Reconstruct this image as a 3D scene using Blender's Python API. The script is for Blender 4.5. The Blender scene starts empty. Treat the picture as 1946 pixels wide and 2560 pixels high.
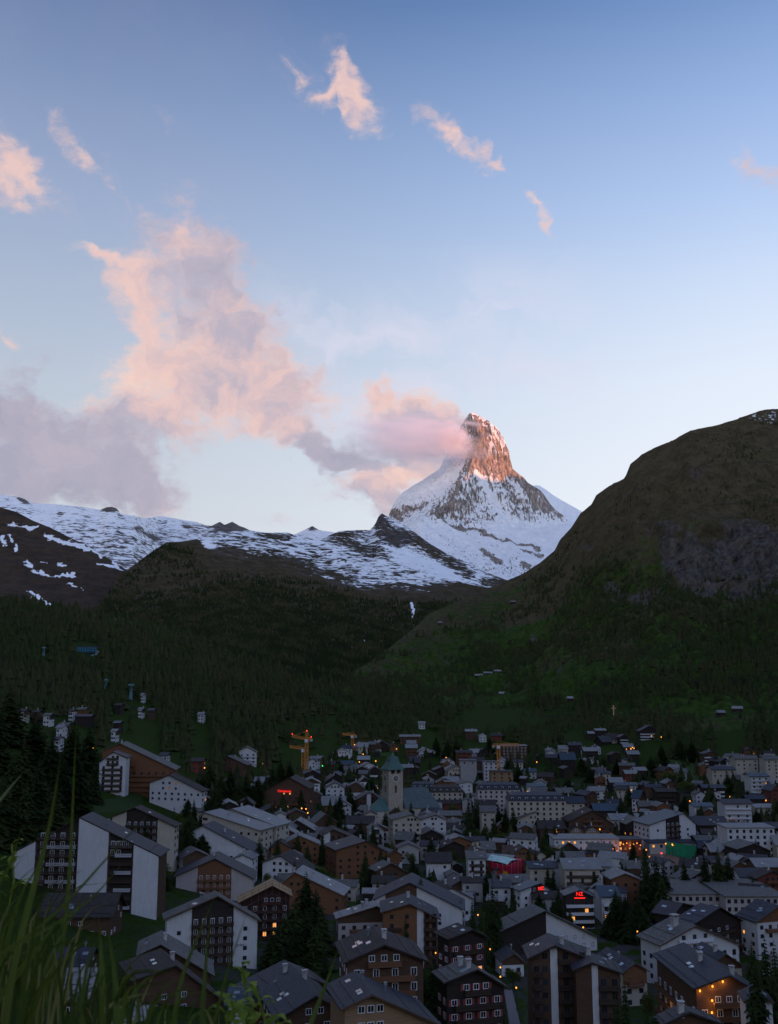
import bpy, bmesh, math, random
import numpy as np
from mathutils import Vector, Matrix
random.seed(11)
R = math.radians
DENOISE = True
scene = bpy.context.scene
COL = scene.collection

# ------------------------------------------------------------------ camera
PITCH = R(9.7)
SC = 1.4               # size of the valley
CAMZ = 65.0 * SC
FOC, PCX, PCY = 2459.0, 973.0, 1280.0
cam_data = bpy.data.cameras.new("camera")
cam = bpy.data.objects.new("camera", cam_data)
COL.objects.link(cam)
cam.location = (0, 0, CAMZ)
cam.rotation_euler = (R(90) + PITCH, 0, 0)
cam_data.sensor_fit = 'VERTICAL'
cam_data.sensor_height = 24.0
cam_data.angle_y = 2 * math.atan(1280 / FOC)
cam_data.clip_start = 0.05
cam_data.clip_end = 60000
cam_data.dof.use_dof = True
cam_data.dof.focus_distance = 400
cam_data.dof.aperture_fstop = 9.0
scene.camera = cam
scene.view_settings.view_transform = 'Standard'
scene.view_settings.look = 'None'
scene.view_settings.exposure = 0.15
scene.view_settings.gamma = 1.0
scene.cycles.max_bounces = 8
scene.cycles.use_denoising = DENOISE
scene.cycles.volume_bounces = 6
scene.cycles.transparent_max_bounces = 12
scene.cycles.volume_step_rate = 1.0
scene.cycles.volume_max_steps = 64

SUN_EL = R(4.0)
SUN_VEC = Vector((0.86, -0.50, 0.0)).normalized() * math.cos(SUN_EL) + Vector((0, 0, math.sin(SUN_EL)))


def ray(px, py):
    a = (np.asarray(px, float) - PCX) / FOC
    b = -(np.asarray(py, float) - PCY) / FOC
    y = math.cos(PITCH) - math.sin(PITCH) * b
    z = math.sin(PITCH) + math.cos(PITCH) * b
    return a, y, z


def at(px, py, Y):
    a, y, z = ray(px, py)
    s = np.asarray(Y, float) / y
    return a * s, y * s, CAMZ + z * s


def proj(x, y, z):
    z = z - CAMZ
    f = math.cos(PITCH) * y + math.sin(PITCH) * z
    u = -math.sin(PITCH) * y + math.cos(PITCH) * z
    return PCX + FOC * x / f, PCY - FOC * u / f


# ------------------------------------------------------------------ node helper
class NT:
    def __init__(self, tree):
        self.t = tree
        tree.nodes.clear()

    def n(self, kind, **kw):
        nd = self.t.nodes.new(kind)
        for k, v in kw.items():
            setattr(nd, k, v)
        return nd

    def put(self, sock, v):
        if hasattr(v, 'is_output') or isinstance(v, bpy.types.NodeSocket):
            self.t.links.new(v, sock)
        elif isinstance(v, (tuple, list)) and len(v) == 3 and sock.type == 'RGBA':
            sock.default_value = (*v, 1)
        else:
            sock.default_value = v

    def math(self, op, a, b=None, c=None, clamp=False):
        nd = self.n('ShaderNodeMath', operation=op, use_clamp=clamp)
        self.put(nd.inputs[0], a)
        if b is not None:
            self.put(nd.inputs[1], b)
        if c is not None:
            self.put(nd.inputs[2], c)
        return nd.outputs[0]

    def smooth(self, x, a, b, lo=0.0, hi=1.0):
        nd = self.n('ShaderNodeMapRange', interpolation_type='SMOOTHSTEP')
        for i, v in enumerate((x, a, b, lo, hi)):
            self.put(nd.inputs[i], v)
        return nd.outputs[0]

    def mix(self, f, a, b, mode='MIX'):
        nd = self.n('ShaderNodeMix', data_type='RGBA', blend_type=mode)
        self.put(nd.inputs[0], f)
        self.put(nd.inputs[6], a)
        self.put(nd.inputs[7], b)
        return nd.outputs[2]

    def noise(self, vec, scale, detail=4, rough=0.55, col=False, dist=0.0):
        nd = self.n('ShaderNodeTexNoise')
        if vec is not None:
            self.put(nd.inputs['Vector'], vec)
        nd.inputs['Scale'].default_value = scale
        nd.inputs['Detail'].default_value = detail
        nd.inputs['Roughness'].default_value = rough
        nd.inputs['Distortion'].default_value = dist
        return nd.outputs['Color' if col else 'Fac']

    def mapping(self, vec, loc=(0, 0, 0), rot=(0, 0, 0), scale=(1, 1, 1), kind='POINT'):
        nd = self.n('ShaderNodeMapping', vector_type=kind)
        self.put(nd.inputs['Vector'], vec)
        if kind != 'VECTOR' and kind != 'NORMAL':
            nd.inputs['Location'].default_value = loc
        nd.inputs['Rotation'].default_value = rot
        nd.inputs['Scale'].default_value = scale
        return nd.outputs[0]

    def ramp(self, f, pts):
        nd = self.n('ShaderNodeValToRGB')
        self.put(nd.inputs[0], f)
        cr = nd.color_ramp
        while len(cr.elements) > 1:
            cr.elements.remove(cr.elements[-1])
        cr.elements[0].position = pts[0][0]
        cr.elements[0].color = (*pts[0][1], 1)
        for p, c in pts[1:]:
            e = cr.elements.new(p)
            e.color = (*c, 1)
        return nd.outputs[0]


# ------------------------------------------------------------------ sky: evening gradient and drifting clouds
world = bpy.data.worlds.new("World")
scene.world = world
world.use_nodes = True
w = NT(world.node_tree)
tc = w.n('ShaderNodeTexCoord')
sep = w.n('ShaderNodeSeparateXYZ')
w.put(sep.inputs[0], tc.outputs['Generated'])
dx, dy, dz = sep.outputs
el = w.math('MULTIPLY', w.math('ARCSINE', dz), 180 / math.pi)
az = w.math('MULTIPLY', w.math('ARCTAN2', dx, dy), 180 / math.pi)
sky = w.n('ShaderNodeTexSky', sky_type='NISHITA')
sky.sun_disc = False
sky.sun_elevation = SUN_EL
sky.sun_rotation = math.atan2(SUN_VEC.x, SUN_VEC.y)
sky.altitude = 1700
sky.dust_density = 0.6
nish = w.n('ShaderNodeVectorMath', operation='SCALE')
w.put(nish.inputs[0], sky.outputs[0])
nish.inputs['Scale'].default_value = 0.10
grad = w.ramp(w.math('DIVIDE', el, 90.0, clamp=True), [
    (0.00, (0.80, 0.81, 0.85)), (0.11, (0.70, 0.755, 0.835)), (0.183, (0.605, 0.685, 0.815)), (0.244, (0.48, 0.585, 0.77)),
    (0.289, (0.37, 0.49, 0.725)), (0.344, (0.255, 0.37, 0.615)), (0.41, (0.125, 0.22, 0.445)), (0.55, (0.10, 0.165, 0.35)), (1.0, (0.06, 0.10, 0.23))])
side = w.smooth(az, -25, 35, -1.0, 1.0)
bright = w.math('MULTIPLY', w.math('MULTIPLY_ADD', side, 0.22, 1.0), w.smooth(dy, 0.2, -0.5, 1.0, 2.0))
gsc = w.n('ShaderNodeVectorMath', operation='SCALE')
w.put(gsc.inputs[0], grad)
w.put(gsc.inputs['Scale'], bright)
gtint = w.mix(w.smooth(dy, 0.1, -0.5), (1.0, 1.0, 1.0), (1.06, 0.96, 0.92))
gsm = w.n('ShaderNodeVectorMath', operation='MULTIPLY')
w.put(gsm.inputs[0], gsc.outputs[0])
w.put(gsm.inputs[1], gtint)
gsc = gsm
base = w.mix(0.05, gsc.outputs[0], nish.outputs[0])
base = w.mix(w.math('MULTIPLY', w.smooth(az, 0, 26), w.smooth(el, 27, 9, 0, 0.45)), base, (0.77, 0.78, 0.82))
comb = w.n('ShaderNodeCombineXYZ')
w.put(comb.inputs[0], az)
w.put(comb.inputs[1], el)
p0 = comb.outputs[0]


def warp(vec, scale, amt, det=3):
    c = w.noise(vec, scale, det, 0.6, col=True)
    s = w.n('ShaderNodeVectorMath', operation='SUBTRACT')
    w.put(s.inputs[0], c)
    s.inputs[1].default_value = (0.5, 0.5, 0.5)
    m = w.n('ShaderNodeVectorMath', operation='MULTIPLY_ADD')
    w.put(m.inputs[0], s.outputs[0])
    m.inputs[1].default_value = (amt, amt, 0)
    w.put(m.inputs[2], vec)
    return m.outputs[0]


pw = warp(warp(p0, 0.22, 5.0), 0.9, 1.6, 4)
fine = w.noise(w.mapping(warp(p0, 1.6, .5, 4), rot=(0, 0, R(-30)), scale=(.8, 1.7, 1)), 0.75, 9, 0.66)


def azel(px, py):
    a, y, z = ray(px, py)
    return math.degrees(math.atan2(a, y)), math.degrees(math.asin(z / math.sqrt(a * a + y * y + z * z)))


# (x, y, half length, half height, tilt, weight, warm light) measured on a 1680 wide print
CLOUDS = [
    (765, 195, 100, 36, -48, 1.0, 1), (700, 215, 75, 30, 10, .95, .9), (632, 148, 46, 36, -30, 1.0, .9),
    (985, 308, 100, 30, -30, .95, .9), (1055, 352, 46, 22, -25, .7, .8), (1160, 445, 62, 17, -38, .8, 1),
    (185, 350, 115, 34, -52, .85, .8), (60, 372, 95, 36, -38, 1.0, 1), (-10, 370, 60, 45, 0, 1, 1),
    (400, 530, 120, 85, -15, .95, .45), (500, 630, 170, 105, -30, .95, .3), (290, 640, 62, 85, 30, 1.0, 1.1),
    (225, 572, 70, 24, -12, 1.0, 1.1), (460, 740, 240, 110, -20, 1.25, .55), (310, 815, 135, 85, 15, 1.2, 1.1),
    (570, 830, 180, 85, -8, 1.2, .75), (640, 925, 75, 45, -20, .9, .8), (380, 900, 120, 60, 20, 1.1, .8),
    (50, 890, 190, 130, 0, 1.0, .0), (180, 970, 260, 110, 0, 1.2, .1), (100, 1040, 270, 60, 0, 1.2, -.1), (330, 1050, 95, 45, -30, .9, .2),
    (900, 893, 150, 36, -6, 1.2, 1.0), (850, 950, 220, 52, 4, 1.3, -.1), (740, 985, 110, 36, -25, 1.1, .2), (870, 1025, 110, 48, 15, 1.25, 1.1),
    (780, 1080, 100, 42, -22, 1.1, .4), (860, 1090, 80, 45, -25, 1.1, .3), (825, 862, 36, 22, -40, 1.0, 1.1), (960, 985, 90, 45, 0, 1.2, .1),
    (178, 835, 75, 62, -30, -1.1, 0), (415, 640, 40, 22, 0, -.45, 0), (20, 960, 70, 30, 10, -.4, 0), (520, 1010, 150, 70, 0, -.8, 0), (640, 730, 60, 50, 0, -.5, 0), (560, 600, 60, 60, -40, -.35, 0), (350, 690, 26, 40, 0, -.3, 0),
    (1640, 375, 75, 30, -20, .45, .6), (600, 1110, 90, 22, 0, .4, .5), (345, 255, 22, 12, -40, .5, 1), (15, 705, 34, 14, -20, .6, 1),
]
dens = None
warm = None
K = 1946 / 1680
for (x, y, rx, ry, rot, wt, wm) in CLOUDS:
    a, e = azel(x * K, y * K)
    sc = K * 0.0233
    if rx < 120 and y < 720 and x > 0 and not (150 < x < 330 and y > 500):
        wt *= 1.08
    m = w.mapping(pw, (a, e, 0), (0, 0, R(rot)), (rx * sc * 1.30, ry * sc * 1.30, 1), 'TEXTURE')
    ln = w.n('ShaderNodeVectorMath', operation='LENGTH')
    w.put(ln.inputs[0], m)
    f = w.math('MULTIPLY', w.math('SUBTRACT', 1.0, ln.outputs['Value'], clamp=True), wt)
    fw = w.math('MULTIPLY', f, wm)
    dens = f if dens is None else w.math('ADD', dens, f)
    warm = fw if warm is None else w.math('ADD', warm, fw)
dens = w.math('MAXIMUM', dens, 0.0)
dens0 = dens
dens = w.math('ADD', dens, w.math('MULTIPLY', w.math('SUBTRACT', w.noise(pw, 0.21, 3, .55), 0.56), w.smooth(dens, 0.05, 0.4, 0.0, 1.5)))
d2 = w.math('ADD', dens, w.math('MULTIPLY', w.math('SUBTRACT', fine, 0.5), w.smooth(dens, 0.0, 0.3, 0.0, 1.8)))
alpha = w.smooth(d2, 0.0, 1.15, 0.0, 0.97)
wr = w.math('DIVIDE', warm, w.math('ADD', dens0, 0.02))
wr = w.math('ADD', wr, w.math('MULTIPLY', w.math('SUBTRACT', w.noise(pw, 0.34, 6, .62), 0.5), 2.0))
wr = w.math('SUBTRACT', wr, w.smooth(d2, 0.5, 1.3, 0.0, 0.14))
ccol = w.ramp(w.math('MULTIPLY_ADD', wr, 0.6, 0.2, clamp=True), [
    (0.0, (0.36, 0.355, 0.45)), (0.35, (0.46, 0.41, 0.49)), (0.65, (0.735, 0.52, 0.495)), (1.0, (0.89, 0.61, 0.505))])
# thin veil high on the left and a pale haze band right of the big cloud
veil = w.math('MULTIPLY', w.noise(w.mapping(pw, scale=(.5, .9, 1)), 0.16, 5, .6), w.math('MULTIPLY', w.smooth(az, 2, -16), w.smooth(el, 16, 30)))
base = w.mix(w.math('MULTIPLY', veil, 0.22), base, (0.47, 0.43, 0.56))
band = w.math('MULTIPLY', w.smooth(w.noise(w.mapping(pw, scale=(.5, 1.2, 1)), 0.2, 4, .55), 0.38, 0.65),
              w.math('MULTIPLY', w.smooth(el, 25.5, 20), w.math('MULTIPLY', w.smooth(el, 12, 17), w.math('MULTIPLY', w.smooth(az, -12, -4), w.smooth(az, 16, 6)))))
base = w.mix(w.math('MULTIPLY', band, 0.6), base, (0.68, 0.66, 0.78))
front = w.smooth(dy, 0.0, 0.3)
skycol = w.mix(w.math('MULTIPLY', alpha, front), base, ccol)
bg = w.n('ShaderNodeBackground')
w.put(bg.inputs['Color'], skycol)
bg.inputs['Strength'].default_value = 1.0
wo = w.n('ShaderNodeOutputWorld')
w.t.links.new(bg.outputs[0], wo.inputs['Surface'])

# ------------------------------------------------------------------ sun, low on the right, behind the added shade ridge
sd = bpy.data.lights.new("sun", 'SUN')
sd.energy = 5.0
sd.angle = R(0.5)
sd.color = (1.0, 0.35, 0.145)
sun = bpy.data.objects.new("sun", sd)
COL.objects.link(sun)
sun.rotation_euler = SUN_VEC.to_track_quat('Z', 'Y').to_euler()


# ------------------------------------------------------------------ numpy noise
def _hash(ix, iy, iz):
    h = (ix * 374761393 + iy * 668265263 + iz * 2147483647 + 1274126177) & 0xffffffff
    h = ((h ^ (h >> 13)) * 1274126177) & 0xffffffff
    h = ((h ^ (h >> 16)) * 2246822519) & 0xffffffff
    return ((h ^ (h >> 15)) & 0xffff) / 65535.0


def vnoise(x, y, z):
    x, y, z = np.broadcast_arrays(np.asarray(x, float), np.asarray(y, float), np.asarray(z, float))
    ix, iy, iz = np.floor(x).astype(np.int64), np.floor(y).astype(np.int64), np.floor(z).astype(np.int64)
    fx, fy, fz = x - ix, y - iy, z - iz
    fx, fy, fz = (f * f * f * (f * (f * 6 - 15) + 10) for f in (fx, fy, fz))
    out = 0
    for a in (0, 1):
        for b in (0, 1):
            for c in (0, 1):
                wgt = (fx if a else 1 - fx) * (fy if b else 1 - fy) * (fz if c else 1 - fz)
                out = out + wgt * _hash(ix + a, iy + b, iz + c)
    return out


def fbm(x, y, z, oct=5, gain=0.5):
    s, a, t, f = 0, 1.0, 0, 1.0
    for i in range(oct):
        s = s + a * (vnoise(np.asarray(x) * f + 17.3 * i, np.asarray(y) * f + 5.1 * i, np.asarray(z) * f) * 2 - 1)
        t += a
        a *= gain
        f *= 2.03
    return s / t


def ridged(x, y, z, oct=5, gain=0.5):
    s, a, t, f = 0, 1.0, 0, 1.0
    for i in range(oct):
        n = 1 - np.abs(vnoise(np.asarray(x) * f + 9.7 * i, np.asarray(y) * f + 3.3 * i, np.asarray(z) * f) * 2 - 1)
        s = s + a * n * n
        t += a
        a *= gain
        f *= 2.03
    return s / t


def sp(v, k):
    v = np.asarray(v, float) / k
    return k * np.where(v > 30, v, np.log1p(np.exp(np.minimum(v, 30))))


HY = [-6000, -1800, -700, -200, -60, -20, -5, 0, 1, 2.5, 5, 30, 60, 100, 130, 190, 240, 1e6]
HZ = [1100, 640, 290, 125, 84, 71, 66.5, 64.2, 63.9, 62.9, 61, 46, 33, 22, 16, 5, 0, 0]


def G(x, y):
    x = np.asarray(x, float) / SC
    y = np.asarray(y, float) / SC
    L = 0.3 * sp(-x - 30, 15)
    L = L / (1 + (L / 150) ** 3) ** (1 / 3)
    L = L * np.clip((y + 20) / 120, 0, 1)
    Rr = 0.12 * sp(x - 150, 20)
    Rr = Rr / (1 + (Rr / 60) ** 3) ** (1 / 3)
    B = 0.12 * sp(y - 590, 40)
    B = B / (1 + (B / 60) ** 3) ** (1 / 3)
    # steep valley sides added outside the picture to darken the town
    W_ = .95 * (sp(-x - (.43 * np.maximum(y, 0) + 130), 25) + sp(x - (.43 * np.maximum(y, 0) + 160), 25))
    W_ = 1100 * np.tanh(W_ / 1100) * np.clip((1500 - y) / 500, 0, 1) * np.clip((y + 20) / 150, 0, 1)
    z = np.interp(y, HY, HZ) + L + Rr + B + W_
    far = np.clip((np.hypot(x, y) - 1400) / 3000, 0, 1)
    return SC * (z * (1 - far) + 0.5 * np.clip((y - 60) / 60, 0, 1) * fbm(x / 25, y / 25, 0, 3) * (1 - far) - 60 * far * (y > 0))


def solve(px, py, h, lo=60, hi=2000, step=1.0):
    """distance at which the ray through a point of the print is h above the ground"""
    Y = np.arange(lo, hi, step)
    x, y, z = at(px, py, Y)
    d = z - G(x, y) - h
    k = np.where((d[1:] <= 0) & (d[:-1] > 0))[0]
    if len(k) == 0:
        return None
    return float(Y[k[0] + 1])


# ------------------------------------------------------------------ objects
def tag(o, label=None, cat=None, group=None, kind=None):
    if label:
        o['label'] = label
    if cat:
        o['category'] = cat
    if group:
        o['group'] = group
    if kind:
        o['kind'] = kind
    return o


def empty(name, loc, rz=0):
    o = bpy.data.objects.new(name, None)
    o.location = loc
    o.rotation_euler = (0, 0, rz)
    o.empty_display_size = 0.5
    COL.objects.link(o)
    return o


def mesh(name, verts, faces, mats, parent=None, loc=(0, 0, 0), rz=0, fm=None, smooth=False):
    me = bpy.data.meshes.new(name)
    me.from_pydata([tuple(map(float, v)) for v in verts], [], faces)
    for m in (mats if isinstance(mats, (list, tuple)) else [mats]):
        me.materials.append(m)
    if fm is not None:
        me.polygons.foreach_set('material_index', fm)
    if smooth:
        me.polygons.foreach_set('use_smooth', [True] * len(me.polygons))
    return put(name, me, parent, loc, rz)


def put(name, me, parent=None, loc=(0, 0, 0), rz=0, sc=(1, 1, 1)):
    o = bpy.data.objects.new(name, me)
    o.location = loc
    o.rotation_euler = (0, 0, rz)
    o.scale = sc
    if parent is not None:
        o.parent = parent
    COL.objects.link(o)
    return o


def npmesh(name, V, F, mats, attrs=None, smooth=True, fm=None):
    """fast mesh from arrays: V (n,3), F (m,k) with one k"""
    me = bpy.data.meshes.new(name)
    n, (m, k) = len(V), F.shape
    me.vertices.add(n)
    me.vertices.foreach_set('co', np.ascontiguousarray(V, np.float32).ravel())
    me.loops.add(m * k)
    me.loops.foreach_set('vertex_index', np.ascontiguousarray(F, np.int32).ravel())
    me.polygons.add(m)
    me.polygons.foreach_set('loop_start', np.arange(0, m * k, k, dtype=np.int32))
    me.polygons.foreach_set('loop_total', np.full(m, k, np.int32))
    for mt in (mats if isinstance(mats, (list, tuple)) else [mats]):
        me.materials.append(mt)
    if fm is not None:
        me.polygons.foreach_set('material_index', np.ascontiguousarray(fm, np.int32))
    me.polygons.foreach_set('use_smooth', np.full(m, smooth, bool))
    me.update(calc_edges=True)
    for a, v in (attrs or {}).items():
        at_ = me.attributes.new(a, 'FLOAT', 'POINT')
        at_.data.foreach_set('value', np.ascontiguousarray(v, np.float32).ravel())
    return me


def boxes(lst):
    V, F = [], []
    for (x0, x1, y0, y1, z0, z1) in lst:
        b = len(V)
        V += [(x0, y0, z0), (x1, y0, z0), (x1, y1, z0), (x0, y1, z0), (x0, y0, z1), (x1, y0, z1), (x1, y1, z1), (x0, y1, z1)]
        F += [tuple(b + i for i in f) for f in ((0, 3, 2, 1), (4, 5, 6, 7), (0, 1, 5, 4), (1, 2, 6, 5), (2, 3, 7, 6), (3, 0, 4, 7))]
    return V, F


def bar(p, q, t):
    """square bar from p to q"""
    p, q = Vector(p), Vector(q)
    d = (q - p).normalized()
    u = d.cross(Vector((0, 0, 1)) if abs(d.z) < .9 else Vector((1, 0, 0))).normalized() * t / 2
    v = d.cross(u).normalized() * t / 2
    V = [p + u + v, p - u + v, p - u - v, p + u - v, q + u + v, q - u + v, q - u - v, q + u - v]
    return V, [(0, 1, 2, 3), (7, 6, 5, 4), (0, 4, 5, 1), (1, 5, 6, 2), (2, 6, 7, 3), (3, 7, 4, 0)]


def bars(lst):
    V, F = [], []
    for (p, q, t) in lst:
        v, f = bar(p, q, t)
        b = len(V)
        V += v
        F += [tuple(b + i for i in g) for g in f]
    return V, F


def lathe(prof, n=10):
    V, F = [], []
    for (r, z) in prof:
        for i in range(n):
            a = 2 * math.pi * i / n
            V.append((r * math.cos(a), r * math.sin(a), z))
    for j in range(len(prof) - 1):
        for i in range(n):
            F.append((j * n + i, j * n + (i + 1) % n, (j + 1) * n + (i + 1) % n, (j + 1) * n + i))
    F.append(tuple(range(n))[::-1])
    F.append(tuple((len(prof) - 1) * n + i for i in range(n)))
    return V, F


# ------------------------------------------------------------------ materials
MATS = {}


def newmat(name):
    m = bpy.data.materials.new(name)
    m.use_nodes = True
    t = NT(m.node_tree)
    out = t.n('ShaderNodeOutputMaterial')
    b = t.n('ShaderNodeBsdfPrincipled')
    t.t.links.new(b.outputs[0], out.inputs['Surface'])
    return m, t, b, out


def bumpn(t, b, h, strength=0.5, dist=1.0):
    bp = t.n('ShaderNodeBump')
    bp.inputs['Strength'].default_value = strength
    bp.inputs['Distance'].default_value = dist
    t.put(bp.inputs['Height'], h)
    t.t.links.new(bp.outputs[0], b.inputs['Normal'])


def surf(name, col, kind='plain', rough=0.8, var=0.25, metal=0.0):
    if name in MATS:
        return MATS[name]
    m, t, b, out = newmat(name)
    g = t.n('ShaderNodeTexCoord').outputs['Object']
    oi = t.n('ShaderNodeObjectInfo').outputs['Random']
    c1 = tuple(c * (1 - var) for c in col)
    c2 = tuple(min(1, c * (1 + var)) for c in col)
    if kind == 'plaster':
        n1 = t.noise(g, 0.35, 5, .65)
        n2 = t.noise(t.mapping(g, scale=(2.2, 2.2, .18)), 1.2, 4, .6)
        f = t.math('MULTIPLY_ADD', n2, 0.6, t.math('MULTIPLY', n1, 0.4))
        c = t.mix(t.smooth(f, .35, .65), c1, c2)
    elif kind == 'wood':
        wv = t.n('ShaderNodeTexWave', wave_type='BANDS', bands_direction='Z')
        t.put(wv.inputs['Vector'], g)
        wv.inputs['Scale'].default_value = 1.4
        wv.inputs['Distortion'].default_value = 1.2
        n1 = t.noise(t.mapping(g, scale=(.3, .3, 3.0)), 1.5, 5, .65)
        f = t.math('MULTIPLY_ADD', wv.outputs['Fac'], .35, t.math('MULTIPLY', n1, .8))
        c = t.mix(t.smooth(f, .25, .85), c1, c2)
        bumpn(t, b, wv.outputs['Fac'], .4, .05)
    elif kind == 'roof':
        n1 = t.noise(g, .45, 6, .7)
        br = t.n('ShaderNodeTexBrick')
        t.put(br.inputs['Vector'], t.mapping(g, scale=(1, 1, 1)))
        vo = t.n('ShaderNodeTexVoronoi')
        t.put(vo.inputs['Vector'], t.mapping(g, scale=(1.1, 1.1, 1.6)))
        vo.inputs['Scale'].default_value = 1.3
        f = t.math('MULTIPLY_ADD', vo.outputs['Color'], .55, t.math('MULTIPLY', n1, .6))
        wv = t.n('ShaderNodeTexWave', wave_type='BANDS', bands_direction='X', wave_profile='SAW')
        t.put(wv.inputs['Vector'], g)
        wv.inputs['Scale'].default_value = .42
        wv.inputs['Distortion'].default_value = .5
        c = t.mix(t.smooth(f, .25, .9), c1, c2)
        c = t.mix(t.smooth(wv.outputs['Fac'], .78, 1.0, 0, .5), c, tuple(x * .35 for x in col))
        c = t.mix(t.smooth(t.noise(g, .22, 4, .65), .5, .72, 0, .55), c, tuple(x * .55 + .015 for x in col))
        c = t.mix(t.smooth(t.noise(t.mapping(g, loc=(7, 3, 1)), .5, 5, .7), .60, .74, 0, .5), c, (.033, .033, .021))
        c = t.mix(t.math('MULTIPLY', t.math('FRACT', t.math('MULTIPLY', oi, 7.3)), .25), c, (.044, .035, .031))
        bumpn(t, b, vo.outputs['Distance'], .35, .1)
    else:
        c = t.mix(t.noise(g, 1.0, 4, .6), c1, c2)
    c = t.mix(t.math('MULTIPLY', oi, .35), c, tuple(x * .62 for x in col))
    t.put(b.inputs['Base Color'], c)
    b.inputs['Roughness'].default_value = rough
    b.inputs['Specular IOR Level'].default_value = .2
    b.inputs['Metallic'].default_value = metal
    MATS[name] = m
    return m


def glow(name, col, s):
    m, t, b, out = newmat(name)
    e = t.n('ShaderNodeEmission')
    e.inputs['Color'].default_value = (*col, 1)
    g = t.n('ShaderNodeTexCoord').outputs['Object']
    t.put(e.inputs['Strength'], t.math('MULTIPLY_ADD', t.noise(g, 1.7, 3), s * .6, s * .7))
    t.t.links.new(e.outputs[0], out.inputs['Surface'])
    return m


def glassm(name, col, rough=.12):
    m, t, b, out = newmat(name)
    g = t.n('ShaderNodeObjectInfo').outputs['Random']
    t.put(b.inputs['Base Color'], t.mix(g, tuple(c * .5 for c in col), tuple(c * 1.6 for c in col)))
    b.inputs['Roughness'].default_value = rough
    b.inputs['Specular IOR Level'].default_value = .5
    return m


WALL = {
    'W': surf('white plaster', (.52, .515, .515), 'plaster', .85, .10), 'C': surf('cream plaster', (.42, .375, .305), 'plaster', .85, .12),
    'G': surf('grey plaster', (.32, .305, .30), 'plaster', .85, .1), 'P': surf('pinkish plaster', (.40, .355, .335), 'plaster', .85, .09),
    'B': surf('brown larch boards', (.085, .047, .029), 'wood', .7, .4), 'O': surf('orange larch boards', (.165, .075, .036), 'wood', .7, .35),
    'T': surf('tan larch boards', (.25, .155, .088), 'wood', .7, .25),
    'K': surf('sun blackened boards', (.030, .022, .019), 'wood', .75, .4), 'R': surf('red brown boards', (.14, .042, .03), 'wood', .7, .35)}
ROOF = {
    's': surf('dark slate roof', (0.037, 0.040, 0.056), 'roof', .6, .3), 'g': surf('grey stone slab roof', (0.137, 0.128, 0.116), 'roof', .75, .3),
    'b': surf('brown shingle roof', (0.048, 0.039, 0.035), 'roof', .75, .3), 'l': surf('pale slab roof', (0.262, 0.254, 0.244), 'roof', .65, .2),
    'm': surf('mauve slate roof', (0.058, 0.050, 0.057), 'roof', .6, .25), 'u': surf('blue grey metal roof', (0.044, 0.065, 0.088), 'roof', .45, .2),
    'y': surf('bare plywood roof', (0.313, 0.218, 0.102), 'wood', .7, .15), 'r': surf('rusty tin roof', (0.095, 0.044, 0.034), 'roof', .7, .25)}
WNAME = {'W': 'white', 'C': 'cream', 'G': 'grey', 'P': 'pinkish', 'B': 'brown timber', 'O': 'orange brown timber', 'T': 'tan timber', 'K': 'blackened timber', 'R': 'red brown timber'}
RNAME = {'s': 'dark slate', 'g': 'grey slab', 'b': 'brown', 'l': 'pale', 'm': 'mauve', 'u': 'blue grey', 'y': 'bare plywood', 'r': 'rusty'}
M_FRAME = surf('white window frame', (.7, .7, .72), 'plain', .5, .05)
M_DFRAME = surf('dark window frame', (.06, .045, .04), 'plain', .6, .1)
M_PANE = glassm('dark window glass', (.02, .022, .028))
M_LIT = glow('warm lit window', (1.0, .42, .10), 1.0)
M_LIT2 = glow('dim lit window', (1.0, .35, .08), .22)
M_SKYL = glassm('skylight glass', (.25, .28, .3), .05)
M_LAMP = glow('sodium lamp glow', (1.0, .36, .045), 2.0)
M_REDL = glow('red lamp glow', (1.0, .03, .01), 6.0)
M_GREENL = glow('green lamp glow', (.05, .9, .2), 3.0)
M_SIGN = glow('red neon lettering', (1.0, .02, .015), 1.6)
M_METAL = surf('galvanised metal', (.30, .31, .33), 'plain', .45, .15, .6)
M_DARKM = surf('dark painted steel', (.05, .05, .055), 'plain', .5, .2)
M_CHIM = surf('render chimney', (.40, .38, .36), 'plaster', .85, .15)
M_RAILW = surf('white balcony boards', (.62, .62, .64), 'plain', .6, .1)
M_RAILD = surf('dark balcony boards', (.05, .032, .024), 'wood', .7, .3)
M_RAILO = surf('larch balcony boards', (.16, .075, .04), 'wood', .7, .3)
M_SHUT = surf('faded red shutter', (.26, .06, .06), 'plain', .6, .15)
# ------------------------------------------------------------------ terrain materials
def attr(t, name):
    a = t.n('ShaderNodeAttribute', attribute_name=name)
    return a.outputs['Fac']


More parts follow.
